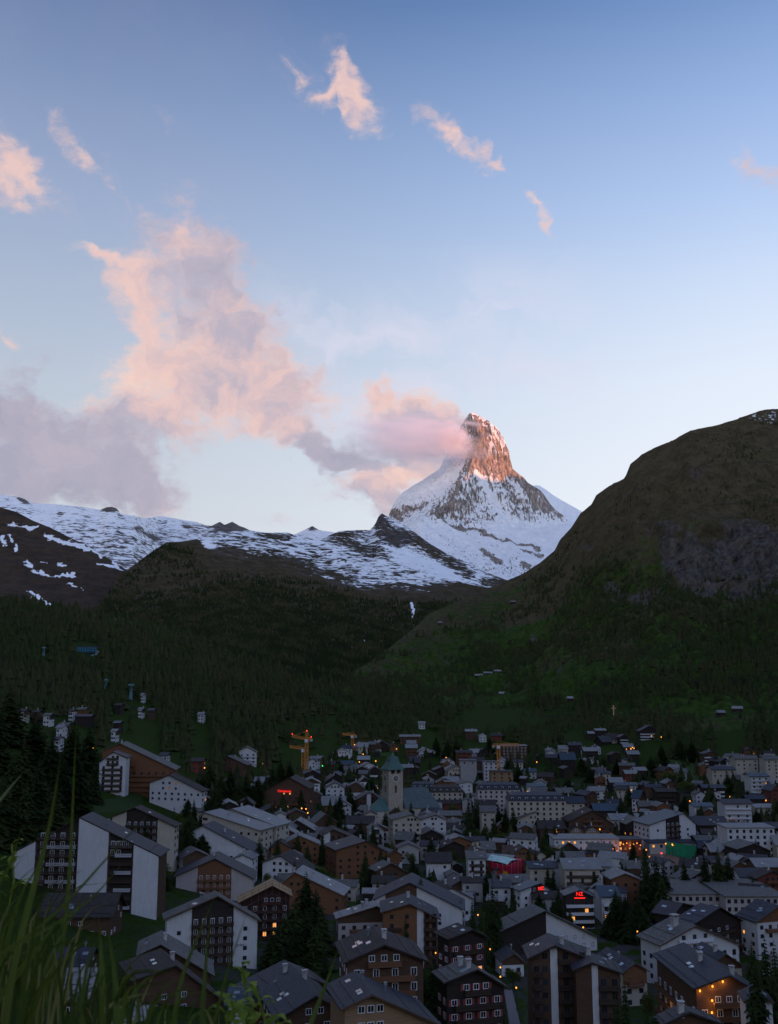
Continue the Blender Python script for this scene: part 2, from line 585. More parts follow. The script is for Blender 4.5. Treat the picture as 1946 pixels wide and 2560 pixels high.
def mountain_mat(name, s, stretch, rock=((.060, .056, .056), (.20, .175, .16)), snow_on=True, veg=((.020, .026, .012), (.060, .048, .024)), bump=2.0, tilt=0.0):
    """s: size in metres of the smallest drawn feature"""
    m, t, b, out = newmat(name)
    pos = t.n('ShaderNodeNewGeometry').outputs['Position']
    st = t.mapping(pos, rot=(0, tilt, 0), scale=tuple(1.0 / (s * k) for k in stretch))
    fine = t.noise(pos, 1.0 / s, 6, .65)
    big = t.noise(pos, 1.0 / (s * 11), 5, .6)
    mid = t.noise(pos, 1.0 / (s * 3.5), 5, .62)
    vegc = t.mix(t.smooth(t.math('MULTIPLY_ADD', fine, .5, t.math('MULTIPLY', mid, .6)), .35, .75), veg[0], veg[1])
    gr = t.mix(t.smooth(fine, .3, .7), (.020, .038, .006), (.054, .092, .016))
    gm = t.math('ADD', attr(t, 'green'), t.math('MULTIPLY', t.math('SUBTRACT', mid, .5), 1.3))
    c = t.mix(t.smooth(gm, .35, .75), vegc, gr)
    rk = t.noise(st, 1.0, 7, .68)
    rc = t.mix(t.smooth(rk, .3, .72), rock[0], rock[1])
    rc = t.mix(t.smooth(big, .5, .7, 0, .5), rc, (.17, .12, .085))
    rm = t.math('ADD', attr(t, 'rock'), t.math('MULTIPLY', t.math('SUBTRACT', mid, .5), .9))
    c = t.mix(t.smooth(rm, .42, .62), c, rc)
    if snow_on:
        sn = t.noise(st, 1.0, 6, .62, dist=.4)
        sn2 = t.noise(st, .27, 4, .6)
        f = t.math('ADD', attr(t, 'snow'), t.math('ADD', t.math('MULTIPLY', t.math('SUBTRACT', sn, .5), 1.5), t.math('MULTIPLY', t.math('SUBTRACT', sn2, .5), .8)))
        sm = t.smooth(f, .43, .59)
        sc = t.mix(t.smooth(mid, .3, .7), (.80, .815, .84), (.91, .915, .93))
        c = t.mix(sm, c, sc)
        t.put(b.inputs['Roughness'], t.math('MULTIPLY_ADD', sm, -.25, .9))
    else:
        b.inputs['Roughness'].default_value = .92
    t.put(b.inputs['Base Color'], c)
    b.inputs['Specular IOR Level'].default_value = .04
    bumpn(t, b, t.math('MULTIPLY_ADD', rk, 1.0, fine), .55, bump)
    return m


def grid_faces(nr, nc):
    i = np.arange(nr - 1)[:, None] * nc + np.arange(nc - 1)[None, :]
    return np.stack([i, i + 1, i + nc + 1, i + nc], -1).reshape(-1, 4)


def hillsheet(pxs, rows, steps, foot=None):
    """rows: near to far, each (px list, py list, distance list); returns screen and world grids. foot: (px, Y) set on the ground"""
    R_ = []
    if foot is not None:
        Y0 = np.interp(pxs, foot[0], foot[1])
        a, y, z = ray(pxs, np.full_like(pxs, 1900.0))
        x0 = a / y * Y0
        g = G(x0, Y0) - 3.0
        _, fy = proj(x0, Y0, g)
        R_.append((fy, Y0))
    for (px, py, Y) in rows:
        R_.append((np.interp(pxs, px, py), np.interp(pxs, px, Y)))
    PY, YY, VV = [], [], []
    for k in range(len(R_) - 1):
        n = steps[k]
        for i in range(n + (1 if k == len(R_) - 2 else 0)):
            f = i / n
            PY.append(R_[k][0] * (1 - f) + R_[k + 1][0] * f)
            YY.append(R_[k][1] * (1 - f) + R_[k + 1][1] * f)
            VV.append(np.full_like(pxs, k + f))
    PY, YY, VV = np.array(PY), np.array(YY), np.array(VV)
    PX = np.broadcast_to(pxs, PY.shape)
    X, Yw, Z = at(PX, PY, YY)
    return PX.copy(), PY, X, Yw, Z, VV


def finish_sheet(name, X, Y, Z, mat, attrs):
    V = np.stack([X, Y, Z], -1).reshape(-1, 3)
    o = put(name, npmesh(name, V, grid_faces(*X.shape), mat, {k: v.reshape(-1) for k, v in attrs.items()}))
    o['kind'] = 'structure'
    return o


def gauss(PX, PY, cx, cy, rx, ry, rot=0):
    a = R(rot)
    u = (PX - cx) * math.cos(a) + (PY - cy) * math.sin(a)
    v = -(PX - cx) * math.sin(a) + (PY - cy) * math.cos(a)
    return np.exp(-(u / rx) ** 2 - (v / ry) ** 2)


def stroke(PX, PY, pts, r):
    d = np.full(PX.shape, 1e9)
    for (a, b) in zip(pts[:-1], pts[1:]):
        vx, vy = b[0] - a[0], b[1] - a[1]
        t = np.clip(((PX - a[0]) * vx + (PY - a[1]) * vy) / (vx * vx + vy * vy), 0, 1)
        d = np.minimum(d, np.hypot(PX - a[0] - t * vx, PY - a[1] - t * vy))
    return np.clip(1.3 - d / r, 0, 1)


# ------------------------------------------------------------------ valley ground
gm, gt, gb, _ = newmat('valley ground')
gp = gt.n('ShaderNodeNewGeometry').outputs['Position']
gn1, gn2, gn3 = gt.noise(gp, .018, 5, .6), gt.noise(gp, .12, 5, .65), gt.noise(gp, 1.5, 5, .7)
gc = gt.mix(gt.smooth(gn3, .3, .7), (.012, .022, .004), (.036, .062, .008))
gc = gt.mix(gt.smooth(gn2, .56, .66), gc, (.030, .026, .020))
gc = gt.mix(gt.smooth(gn1, .55, .7, 0, .7), gc, (.022, .020, .010))
gs = gt.n('ShaderNodeSeparateXYZ')
gt.put(gs.inputs[0], gp)
town = gt.math('MULTIPLY', gt.math('MULTIPLY', gt.smooth(gs.outputs[1], 240, 330), gt.smooth(gs.outputs[1], 900, 800)), gt.math('MULTIPLY', gt.smooth(gs.outputs[0], -90, -40), gt.smooth(gs.outputs[0], 300, 240)))
gc = gt.mix(gt.math('MULTIPLY', town, gt.smooth(gn2, .46, .54)), gc, (.055, .049, .045))
gt.put(gb.inputs['Base Color'], gc)
gb.inputs['Roughness'].default_value = .95
gb.inputs['Specular IOR Level'].default_value = .03
bumpn(gt, gb, gn3, .5, .3)
rad = np.concatenate([[0.0], np.geomspace(.35, 60, 50), np.geomspace(63, 1500, 110), np.geomspace(1600, 16000, 24)])
ang = np.radians(np.concatenate([np.linspace(-30, 30, 121), np.linspace(33, 327, 60)]))
RR, AA = np.meshgrid(rad, np.append(ang, ang[0] + 2 * math.pi), indexing='ij')
GX, GY = RR * np.sin(AA), RR * np.cos(AA)
GZ = G(GX, GY)
gnd = put('ground', npmesh('ground', np.stack([GX, GY, GZ], -1).reshape(-1, 3), grid_faces(*GX.shape)[:, ::-1], gm))
gnd['kind'] = 'structure'

MS = 2.6   # spacing of terrain columns on the print
# ------------------------------------------------------------------ right hand mountain
SKX = [560, 640, 683, 811, 927, 1019, 1077, 1160, 1251, 1311, 1349, 1387, 1401, 1427, 1453, 1479, 1491, 1524, 1560, 1566, 1577, 1605, 1633, 1686, 1728, 1785, 1828, 1889, 1918, 1946, 2100, 2400]
SKY_ = [1875, 1835, 1807, 1726, 1656, 1587, 1530, 1496, 1459, 1430, 1407, 1378, 1350, 1321, 1283, 1260, 1238, 1215, 1197, 1187, 1160, 1136, 1122, 1098, 1077, 1063, 1051, 1030, 1023, 1022, 985, 960]
SKD = np.interp(SKX, [560, 683, 811, 927, 1019, 1077, 1261, 1400, 1565, 1728, 1946, 2400], [1400, 1500, 1650, 1900, 2100, 2300, 2600, 2500, 2350, 2300, 2400, 2700])
FXP = [560, 683, 800, 1000, 1300, 1600, 1946, 2400]
FYD = [1280, 1240, 1190, 1120, 1040, 980, 950, 910]
px = np.arange(560, 2400, MS)
midpy = np.interp(px, SKX, SKY_)
midd = np.interp(px, SKX, SKD)
PX, PY, X, Y, Z, V_ = hillsheet(px, [(SKX, SKY_, SKD), (SKX, np.array(SKY_) + 40, np.array(SKD) + 500), (SKX, np.array(SKY_) + 330, np.array(SKD) + 1500)], (250, 10, 8), (FXP, FYD))
rock = 1.0 * gauss(PX, PY, 1890, 1400, 110, 120, 20) + .9 * gauss(PX, PY, 1720, 1400, 90, 55, 25) + .8 * gauss(PX, PY, 1600, 1480, 120, 30, 5) + \
    .55 * gauss(PX, PY, 1470, 1360, 50, 16, -25) + .5 * gauss(PX, PY, 1560, 1255, 90, 18, -12) + .5 * gauss(PX, PY, 1740, 1210, 70, 18, -8) + .6 * gauss(PX, PY, 1640, 1330, 50, 20, -15) + \
    .6 * gauss(PX, PY, 1110, 1790, 22, 22) + .55 * gauss(PX, PY, 1165, 1800, 16, 18) + .45 * gauss(PX, PY, 1110, 1640, 40, 50, 20) + .45 * gauss(PX, PY, 1180, 1540, 40, 20) + .5 * gauss(PX, PY, 1760, 1850, 60, 40) + .45 * gauss(PX, PY, 1400, 1700, 40, 40) + .5 * gauss(PX, PY, 1330, 1610, 40, 20)
tap = np.clip(V_ * 5, 0, 1) * np.clip((1.02 - V_) * 6, .18, 1)
amp = 34 * tap * (1 + 1.2 * np.clip(rock, 0, 1))
nz = ridged(X / 420, Y / 420, Z / 300, 5, .5) - .45 + .35 * fbm(X / 90, Y / 90, Z / 90, 4)
Z2 = Z + amp * 1.25 * nz + 20 * tap * (ridged(PX / 46 + .8 * fbm(PX / 60, PY / 60, 0, 3), PY / 300, 2.2, 4, .55) - .5)
cl = np.clip(rock, 0, 1) * tap
Y2 = Y + cl * 90 * (ridged(X / 55, Y / 160, Z / 190, 5, .6) - .5)
terr = fbm(X / 300, Y / 300, Z / 35, 3)
Z2 = Z2 + 7 * terr * tap * (PY < 1450)
gx = np.interp(PY, [1000, 1250, 1420, 1560, 1750, 1900], [.02, .08, .30, .62, .80, .80]) + .5 * fbm(X / 220, Y / 220, Z / 160, 3)
gx += .5 * gauss(PX, PY, 760, 1850, 90, 40) + .35 * gauss(PX, PY, 1250, 1830, 80, 45) + .35 * gauss(PX, PY, 1690, 1950, 60, 50)
snowr = .40 * gauss(PX, PY, 1905, 1045, 60, 14, 10) + .3 * gauss(PX, PY, 1940, 1035, 30, 12)
m_right = mountain_mat('right slope', 9.0, (1.1, 1.1, 3.0), rock=((.038, .035, .031), (.15, .128, .108)), veg=((.046, .038, .020), (.115, .088, .046)), bump=11)
finish_sheet('hillside', X, Y2, Z2, m_right, {'rock': rock, 'green': gx, 'snow': snowr})
RIGHT = (PX, PY, X, Y2, Z2, V_, rock, gx)

# ------------------------------------------------------------------ wooded hill in the middle with its snow patched top
MX = [-500, -200, 0, 80, 150, 215, 240, 260, 285, 317, 346, 388, 417, 450, 500, 542, 583, 625, 688, 719, 738, 800, 848, 895, 925, 938, 946, 955, 966, 976, 1000, 1024, 1071, 1119, 1167, 1214, 1262, 1320, 1420]
MY = [1545, 1535, 1540, 1552, 1562, 1560, 1530, 1500, 1460, 1426, 1405, 1374, 1355, 1355, 1347, 1336, 1328, 1330, 1332, 1331, 1338, 1350, 1328, 1325, 1325, 1312, 1292, 1284, 1290, 1296, 1306, 1321, 1357, 1386, 1405, 1429, 1448, 1470, 1500]
MD = np.interp(MX, [-500, 0, 150, 240, 317, 420, 600, 800, 955, 1262, 1420], [2000, 2300, 2500, 3000, 3700, 4100, 4600, 5200, 6000, 5600, 5400])
px = np.arange(-500, 1420, MS)
FX2, FD2 = [-500, 0, 300, 560, 800, 1100, 1420], [980, 1060, 1200, 1340, 1500, 1800, 2000]
m1y = np.interp(MX, [-500, 0, 200, 420, 600, 800, 955, 1100, 1262, 1420], [1680, 1690, 1700, 1640, 1610, 1600, 1590, 1570, 1560, 1570])
m1d = np.interp(MX, [-500, 0, 200, 420, 800, 955, 1262, 1420], [1350, 1450, 1700, 2150, 2500, 2700, 2900, 3000])
m2y = np.interp(MX, [-500, 0, 150, 240, 420, 560, 800, 955, 1100, 1262, 1420], [1570, 1575, 1590, 1590, 1450, 1420, 1455, 1455, 1465, 1480, 1520])
m2y = np.maximum(m2y, np.array(MY) + 18)
m2d = np.interp(MX, [-500, 0, 150, 240, 420, 560, 800, 955, 1262, 1420], [1900, 2150, 2350, 2600, 3500, 3700, 3900, 4100, 4300, 4300])
PX, PY, X, Y, Z, V_ = hillsheet(px, [(MX, m1y, m1d), (MX, m2y, m2d), (MX, MY, MD), (MX, np.array(MY) + 45, MD + 600), (MX, np.array(MY) + 220, MD + 1400)], (70, 90, 90, 8, 6), (FX2, FD2))
tap = np.clip(V_ * 3, 0, 1) * np.clip((3.0 - V_) * 4, .10, 1)
nz = ridged(X / 650, Y / 650, Z / 500, 5, .5) - .45 + .4 * fbm(X / 140, Y / 140, Z / 140, 4)
Z2 = Z + 42 * tap * nz
knob = gauss(PX, PY, 958, 1308, 30, 30) + gauss(PX, PY, 985, 1345, 26, 22)
Z2 = Z2 + 46 * knob * (ridged(X / 60, Y / 80, Z / 60, 5, .6) - .5) * np.clip((3.04 - V_) * 8, .3, 1)
line = np.interp(PX, [-500, 480, 530, 600, 700, 900, 1050, 1262, 1420], [1200, 1340, 1400, 1405, 1425, 1490, 1500, 1475, 1480]) + 22 * fbm(X / 150, Y / 150, 0, 3)
snow = np.clip((line - PY) / 45, 0, 1) * .545
snow += .55 * np.clip(gauss(PX, PY, 1130, 1440, 110, 26, 22) + gauss(PX, PY, 1040, 1400, 60, 20, 30), 0, 1) * .45
snow -= .40 * np.clip(gauss(PX, PY, 953, 1305, 17, 26) + gauss(PX, PY, 985, 1345, 20, 16), 0, 1) + .28 * stroke(PX, PY, [(975, 1330), (1040, 1350), (1110, 1395), (1170, 1440)], 16) + .30 * gauss(PX, PY, 905, 1365, 55, 16, 12) + .25 * gauss(PX, PY, 700, 1342, 50, 8) + .3 * gauss(PX, PY, 860, 1335, 30, 8, -10)
snow += .5 * np.clip(gauss(PX, PY, 515, 1363, 22, 9, 35) + gauss(PX, PY, 463, 1436, 5, 3), 0, 1)
wf = stroke(PX, PY, [(1029, 1505), (1031, 1520), (1036, 1532), (1030, 1545)], 4.0) + stroke(PX, PY, [(914, 1586), (912, 1602)], 3.2)
snow += 1.0 * wf
rock = np.clip(knob, 0, 1) * .9 + np.clip((line + 6 - PY) / 40, 0, .48) + .5 * gauss(PX, PY, 200, 1590, 45, 22) + .4 * gauss(PX, PY, 60, 1560, 60, 20) + .35 * gauss(PX, PY, 1030, 1560, 30, 40)
gx = np.interp(PY, [1400, 1560, 1700, 1850], [.10, .22, .38, .5]) - .25 * np.clip((PY - 1470) / 40, 0, 1) * np.clip((PX - 600) / 80, 0, 1) * np.clip((1640 - PY) / 60, 0, 1)
m_mid = mountain_mat('wooded hill', 13.0, (2.8, 7.0, .7), rock=((.042, .036, .035), (.115, .10, .092)), veg=((.032, .027, .015), (.088, .063, .036)), bump=5, tilt=R(6))
finish_sheet('hill', X, Y, Z2, m_mid, {'rock': rock, 'green': gx, 'snow': snow})
MIDHILL = (PX, PY, X, Y, Z2, V_, line)

# ------------------------------------------------------------------ brown slope with snow streaks on the left
LX = [-400, 0, 42, 83, 125, 167, 208, 250, 292, 317, 350, 400]
LY = [1235, 1268, 1280, 1301, 1318, 1340, 1359, 1384, 1409, 1426, 1450, 1490]
LD = [5200, 5000, 4950, 4900, 4850, 4800, 4700, 4600, 4500, 4450, 4400, 4300]
px = np.arange(-400, 400, MS)
PX, PY, X, Y, Z, V_ = hillsheet(px, [(LX, np.full(12, 1600), np.full(12, 3200)), (LX, LY, LD), (LX, np.array(LY) + 30, np.array(LD) + 500), (LX, np.array(LY) + 160, np.array(LD) + 1400)], (120, 6, 5))
tap = np.clip((1.02 - V_) * 6, .1, 1)
Z2 = Z + 45 * tap * (ridged(X / 600, Y / 600, Z / 400, 5) - .45)
QX = PX + 10 * fbm(PX / 20, PY / 12, 0, 4) + 3 * fbm(PX / 6, PY / 5, 1, 2)
QY = PY + 7 * fbm(PX / 18, PY / 12, 5, 4) + 3 * fbm(PX / 6, PY / 4, 2, 2)
snow = .40 * np.clip(stroke(QX, QY, [(0, 1270), (60, 1300), (120, 1322), (180, 1352), (240, 1385), (300, 1418)], 22), 0, 1) * .6
for pts, r_ in (([(20, 1308), (90, 1318)], 8), ([(118, 1338), (160, 1360), (230, 1372), (255, 1388)], 9), ([(5, 1340), (15, 1362)], 8), ([(25, 1335), (40, 1380)], 7), ([(65, 1410), (78, 1428)], 9), ([(85, 1432), (130, 1444), (190, 1442)], 4), ([(240, 1418), (308, 1428)], 5), ([(145, 1415), (160, 1422)], 7), ([(100, 1412), (120, 1416)], 4), ([(285, 1412), (302, 1424)], 6),
               ([(72, 1488), (105, 1505), (125, 1515), (148, 1524)], 6.5), ([(224, 1550), (238, 1563), (266, 1574)], 4), ([(175, 1460), (192, 1472)], 4), ([(205, 1478), (212, 1482)], 3)):
    snow += .66 * stroke(QX, QY, pts, r_ * .95)
rock = np.interp(PY, [1270, 1420, 1480, 1600], [.3, .28, .3, .42])
gx = np.interp(PY, [1270, 1500, 1600], [.0, .05, .3])
m_left = mountain_mat('brown slope', 20.0, (4.0, 6.0, 1.2), rock=((.038, .032, .034), (.11, .085, .07)), veg=((.030, .024, .020), (.078, .052, .034)), bump=6, tilt=R(20))
finish_sheet('hill', X, Y, Z2, m_left, {'rock': rock, 'green': gx, 'snow': snow})

# ------------------------------------------------------------------ far snow ridge
FX = [-500, 0, 30, 50, 62, 83, 146, 208, 250, 267, 280, 292, 304, 333, 360, 396, 417, 458, 492, 515, 530, 550, 562, 581, 600, 612, 625, 700, 738, 760, 781, 800, 830, 900]
FY = [1205, 1236, 1240, 1243, 1247, 1257, 1261, 1268, 1275, 1268, 1267, 1271, 1286, 1289, 1296, 1291, 1292, 1300, 1305, 1313, 1314, 1304, 1312, 1304, 1315, 1319, 1326, 1337, 1336, 1326, 1315, 1326, 1330, 1345]
FD = np.interp(FX, [-500, 0, 330, 360, 396, 900], [7200, 7000, 7000, 7600, 8600, 9200])
px = np.arange(-500, 900, MS)
PX, PY, X, Y, Z, V_ = hillsheet(px, [(FX, np.full(len(FX), 1480), np.full(len(FX), 5300)), (FX, FY, FD), (FX, np.array(FY) + 20, FD + 500), (FX, np.array(FY) + 160, FD + 1700)], (110, 5, 4))
tap = np.clip((1.02 - V_) * 6, .05, 1)
Z2 = Z + 55 * tap * (ridged(X / 900, Y / 900, Z / 700, 5) - .45)
snow = np.interp(PY, [1230, 1290, 1330, 1400, 1480], [.74, .66, .58, .50, .4])
rk = gauss(PX, PY, 280, 1272, 28, 7) + gauss(PX, PY, 580, 1316, 46, 15) + gauss(PX, PY, 58, 1250, 16, 5, 30) + .7 * gauss(PX, PY, 781, 1322, 12, 8) + .4 * gauss(PX, PY, 150, 1290, 8, 6) + .5 * gauss(PX, PY, 380, 1345, 20, 7, 20) + .45 * gauss(PX, PY, 345, 1325, 16, 6, 20) + .4 * gauss(PX, PY, 470, 1316, 20, 4, 10)
snow -= .8 * np.clip(rk, 0, 1)
snow += np.where(PX > 610, .12, 0)
m_far = mountain_mat('snow ridge', 14.0, (3.6, 6.0, .8), bump=8, tilt=R(22))
finish_sheet('snow_ridge', X, Y, Z2, m_far, {'rock': np.ones_like(PX), 'green': np.zeros_like(PX), 'snow': snow})

# ------------------------------------------------------------------ the great rock pyramid (x, y on a 2.8x enlargement from (900,980); distance; snow)
# columns: back left, left skyline, left face, front ridge, gully, right face, right skyline, back right
S_ = None
PEAK = [
    [(760, 158, 9700, .6), (762, 156, 9560, .6), (766, 152, 9520, .6), (770, 149, 9480, .5), (778, 148, 9490, .7), (788, 147, 9500, .7), (800, 149, 9520, .7), (802, 152, 9700, .6)],
    [(740, 200, 9800, .5), (735, 195, 9600, .35), (762, 200, 9520, .3), (800, 205, 9430, .3), (830, 192, 9455, .5), (850, 188, 9475, .62), (868, 184, 9500, .6), (872, 200, 9800, .5)],
    [(705, 265, 9900, .5), (700, 258, 9650, .5), (765, 265, 9520, .36), (832, 264, 9400, .2), (862, 260, 9420, .38), (905, 252, 9450, .46), (952, 248, 9500, .5), (955, 270, 9900, .5)],
    [(670, 340, 9950, .5), (665, 330, 9680, .6), (760, 330, 9500, .55), (858, 318, 9350, .1), (890, 325, 9385, .36), (945, 325, 9430, .46), (1005, 322, 9500, .4), (1000, 345, 9950, .5)],
    [(640, 395, 9950, .5), (632, 388, 9700, .7), (720, 388, 9480, .6), (815, 385, 9290, .1), (870, 388, 9340, .28), (950, 390, 9400, .38), (1034, 392, 9500, .3), (1030, 410, 9950, .5)],
    [(605, 460, 9950, .6), (598, 455, 9720, .75), (690, 458, 9470, .66), (792, 455, 9220, .1), (860, 455, 9290, .22), (950, 460, 9380, .30), (1050, 462, 9500, .22), (1050, 480, 9950, .5)],
    [(565, 545, 9950, .6), (558, 538, 9740, .75), (660, 535, 9440, .66), (772, 525, 9120, .22), (842, 528, 9220, .30), (945, 535, 9330, .26), (1062, 530, 9500, .14), (1066, 545, 9950, .3)],
    [(470, 612, 9950, .6), (455, 606, 9750, .68), (605, 600, 9400, .68), (752, 588, 9030, .40), (835, 590, 9170, .52), (950, 600, 9290, .30), (1140, 592, 9520, .12), (1145, 605, 9950, .3)],
    [(395, 660, 9950, .6), (380, 652, 9760, .64), (540, 655, 9380, .62), (705, 650, 8930, .46), (830, 650, 9110, .36), (965, 655, 9240, .46), (1185, 640, 9520, .22), (1190, 655, 9950, .3)],
    [(325, 705, 9950, .6), (310, 698, 9770, .60), (490, 705, 9340, .60), (663, 705, 8840, .42), (820, 710, 9060, .34), (980, 712, 9190, .42), (1262, 690, 9540, .18), (1262, 705, 9950, .3)],
    [(265, 765, 9950, .6), (255, 760, 9780, .56), (440, 765, 9260, .58), (640, 765, 8740, .36), (815, 770, 9000, .36), (990, 775, 9140, .38), (1315, 760, 9550, .20), (1318, 780, 9950, .3)],
    [(228, 828, 9950, .5), (220, 822, 9760, .50), (390, 820, 9150, .54), (600, 818, 8620, .26), (800, 825, 8930, .42), (1000, 835, 9070, .46), (1370, 822, 9560, .28), (1375, 840, 9950, .3)],
    [(208, 872, 9900, .4), (200, 868, 9700, .40), (360, 872, 9000, .52), (545, 846, 8480, .40), (780, 880, 8830, .46), (1010, 895, 8980, .60), (1430, 868, 9560, .44), (1435, 890, 9950, .5)],
    [(190, 905, 9800, .4), (185, 900, 9600, .42), (320, 915, 8800, .66), (455, 866, 8330, .74), (740, 938, 8640, .50), (1010, 955, 8850, .86), (1475, 918, 9540, .78), (1500, 940, 9950, .7)],
    [(175, 960, 9500, .6), (170, 955, 9300, .6), (300, 955, 8500, .72), (400, 930, 8150, .80), (740, 990, 8450, .76), (1030, 1000, 8680, .88), (1550, 960, 9400, .92), (1620, 980, 9900, .8)],
    [(160, 1030, 9200, .7), (160, 1030, 9000, .7), (300, 1030, 8100, .74), (430, 1030, 7850, .76), (740, 1060, 8150, .76), (1050, 1070, 8400, .80), (1560, 1040, 9100, .90), (1650, 1060, 9700, .8)],
    [(160, 1150, 8700, .7), (160, 1150, 8600, .7), (320, 1150, 7700, .70), (480, 1150, 7400, .72), (760, 1170, 7700, .70), (1060, 1180, 7950, .70), (1560, 1150, 8600, .84), (1650, 1160, 9300, .8)],
    [(160, 1290, 8200, .6), (160, 1290, 8100, .6), (340, 1290, 7200, .56), (520, 1290, 6900, .60), (780, 1300, 7200, .62), (1060, 1300, 7500, .64), (1560, 1280, 8100, .8), (1650, 1280, 9000, .8)],
    [(160, 1480, 7800, .6), (160, 1480, 7600, .6), (340, 1480, 6600, .5), (520, 1480, 6300, .5), (780, 1480, 6600, .5), (1060, 1480, 6900, .6), (1560, 1460, 7600, .8), (1650, 1450, 8800, .8)],
]
PK = np.array(PEAK, float)
nr, nc = 26, (14, 46, 46, 30, 44, 46, 14)


def fine_grid(P):
    cols = []
    for j in range(P.shape[1] - 1):
        for i in range(nc[j]):
            f = i / nc[j]
            cols.append(P[:, j] * (1 - f) + P[:, j + 1] * f)
    cols.append(P[:, -1])
    C_ = np.stack(cols, 1)
    rows = []
    n = C_.shape[0]
    for k in range(n - 1):
        p0, p1, p2, p3 = C_[max(k - 1, 0)], C_[k], C_[k + 1], C_[min(k + 2, n - 1)]
        st = 14 if k < 12 else 24
        for i in range(st):
            f = i / st
            cr = .5 * (2 * p1 + (p2 - p0) * f + (2 * p0 - 5 * p1 + 4 * p2 - p3) * f * f + (3 * p1 - p0 - 3 * p2 + p3) * f ** 3)
            rows.append(.65 * (p1 * (1 - f) + p2 * f) + .35 * cr)
    rows.append(C_[-1])
    return np.stack(rows, 0)


FG = fine_grid(PK)
PX, PY = 900 + FG[..., 0] / 2.8, 980 + FG[..., 1] / 2.8
X, Y, Z = at(PX, PY, FG[..., 2])
dv = np.gradient(np.stack([X, Y, Z], -1), axis=0)
du = np.gradient(np.stack([X, Y, Z], -1), axis=1)
N = np.cross(du, dv)
N /= np.linalg.norm(N, axis=-1, keepdims=True) + 1e-9
N *= np.sign(-(N[..., 1:2]) + 1e-6)
nu = X.shape[1]
edge = np.minimum(np.arange(nu) - nc[0], (nu - 1 - nc[-1]) - np.arange(nu)) / 12.0
edge = np.clip(edge, .22, 1)[None, :]
ez = np.clip((2900 - Z) / 160, .35, 1)
strat = ridged(X / 260 + Z / 700, Y / 260, Z / 420 - X / 900, 6, .55)
rib = ridged((X + .25 * Z) / 105, Y / 320, Z / 520, 5, .55)
disp = (78 * (strat - .5) + 84 * (rib - .5)) * edge * ez
disp = disp * np.clip((FG[..., 1] - 150) / 110, .12, 1) * np.where(FG[..., 1] > 1050, .55, 1)
X2, Y2, Z2 = X + N[..., 0] * disp, Y + N[..., 1] * disp, Z + N[..., 2] * disp * .6
ZX = FG[..., 0] + 26 * fbm(FG[..., 0] / 55, FG[..., 1] / 40, 0, 4)
ZY = FG[..., 1] + 20 * fbm(FG[..., 0] / 50, FG[..., 1] / 35, 3, 4)
snow = FG[..., 3].copy()
CU = np.broadcast_to(np.arange(FG.shape[1])[None, :], ZX.shape)
snow += .12 * (CU < nc[0] + nc[1] + nc[2] * .6) * (ZY > 380) * (ZY < 900)
snow -= .16 * np.clip((420 - ZY) / 200, 0, 1) * (ZX > 800)
snow += .16 * gauss(ZX, ZY, 940, 760, 280, 150) + .08 * gauss(ZX, ZY, 480, 690, 200, 120)
snow += .30 * stroke(ZX, ZY, [(800, 560), (880, 680), (960, 800), (1040, 930)], 26)
snow += .25 * stroke(ZX, ZY, [(1062, 590), (1110, 690), (1190, 760)], 22)
snow -= .60 * stroke(ZX, ZY, [(700, 660), (650, 730), (632, 800), (560, 840)], 24) + .5 * stroke(ZX, ZY, [(545, 850), (610, 900), (690, 950), (750, 960)], 16)
snow -= .75 * stroke(ZX, ZY, [(780, 955), (850, 985), (930, 1015), (1010, 1040), (1100, 1060), (1180, 1075), (1250, 1105)], 13)
snow -= .45 * stroke(ZX, ZY, [(1130, 1105), (1220, 1135), (1290, 1150)], 10) + .45 * stroke(ZX, ZY, [(850, 1110), (930, 1150), (980, 1190)], 20) + .4 * stroke(ZX, ZY, [(1140, 1200), (1190, 1220)], 20)
snow -= .35 * stroke(ZX, ZY, [(230, 830), (300, 840), (380, 800), (470, 790)], 20) + .4 * stroke(ZX, ZY, [(225, 850), (290, 890)], 20)
snow += .22 * stroke(ZX, ZY, [(860, 180), (940, 250), (1000, 330), (1030, 420)], 26)
snow -= .2 * (ridged(X / 130, Y / 130, Z / 60, 4) - .5)
m_peak = mountain_mat('great peak', 17.0, (1.1, 2.2, 4.2), rock=((.09, .087, .088), (.52, .43, .37)), bump=22, tilt=R(-28))
pk = finish_sheet('mountain', X2, Y2, Z2, m_peak, {'rock': np.ones_like(PX), 'green': np.zeros_like(PX), 'snow': snow})

# snow shoulder beyond the peak
BX, BY = [1330, 1340, 1349, 1365, 1382, 1400, 1418, 1436, 1455, 1480, 1540], [1216, 1213, 1214, 1224, 1237, 1248, 1258, 1268, 1279, 1292, 1320]
px = np.arange(1330, 1540, 2.0)
PX, PY, X, Y, Z, V_ = hillsheet(px, [(BX, np.array(BY) + 130, np.full(11, 10200)), (BX, BY, np.full(11, 11400)), (BX, np.array(BY) + 30, np.full(11, 12200)), (BX, np.array(BY) + 160, np.full(11, 13500))], (40, 4, 4))
Z2 = Z + 40 * np.clip((1 - V_) * 5, .05, 1) * (ridged(X / 700, Y / 700, Z / 500, 4) - .5)
finish_sheet('snow_ridge', X, Y, Z2, m_far, {'rock': np.ones_like(PX), 'green': np.zeros_like(PX), 'snow': np.full_like(PX, .95)})

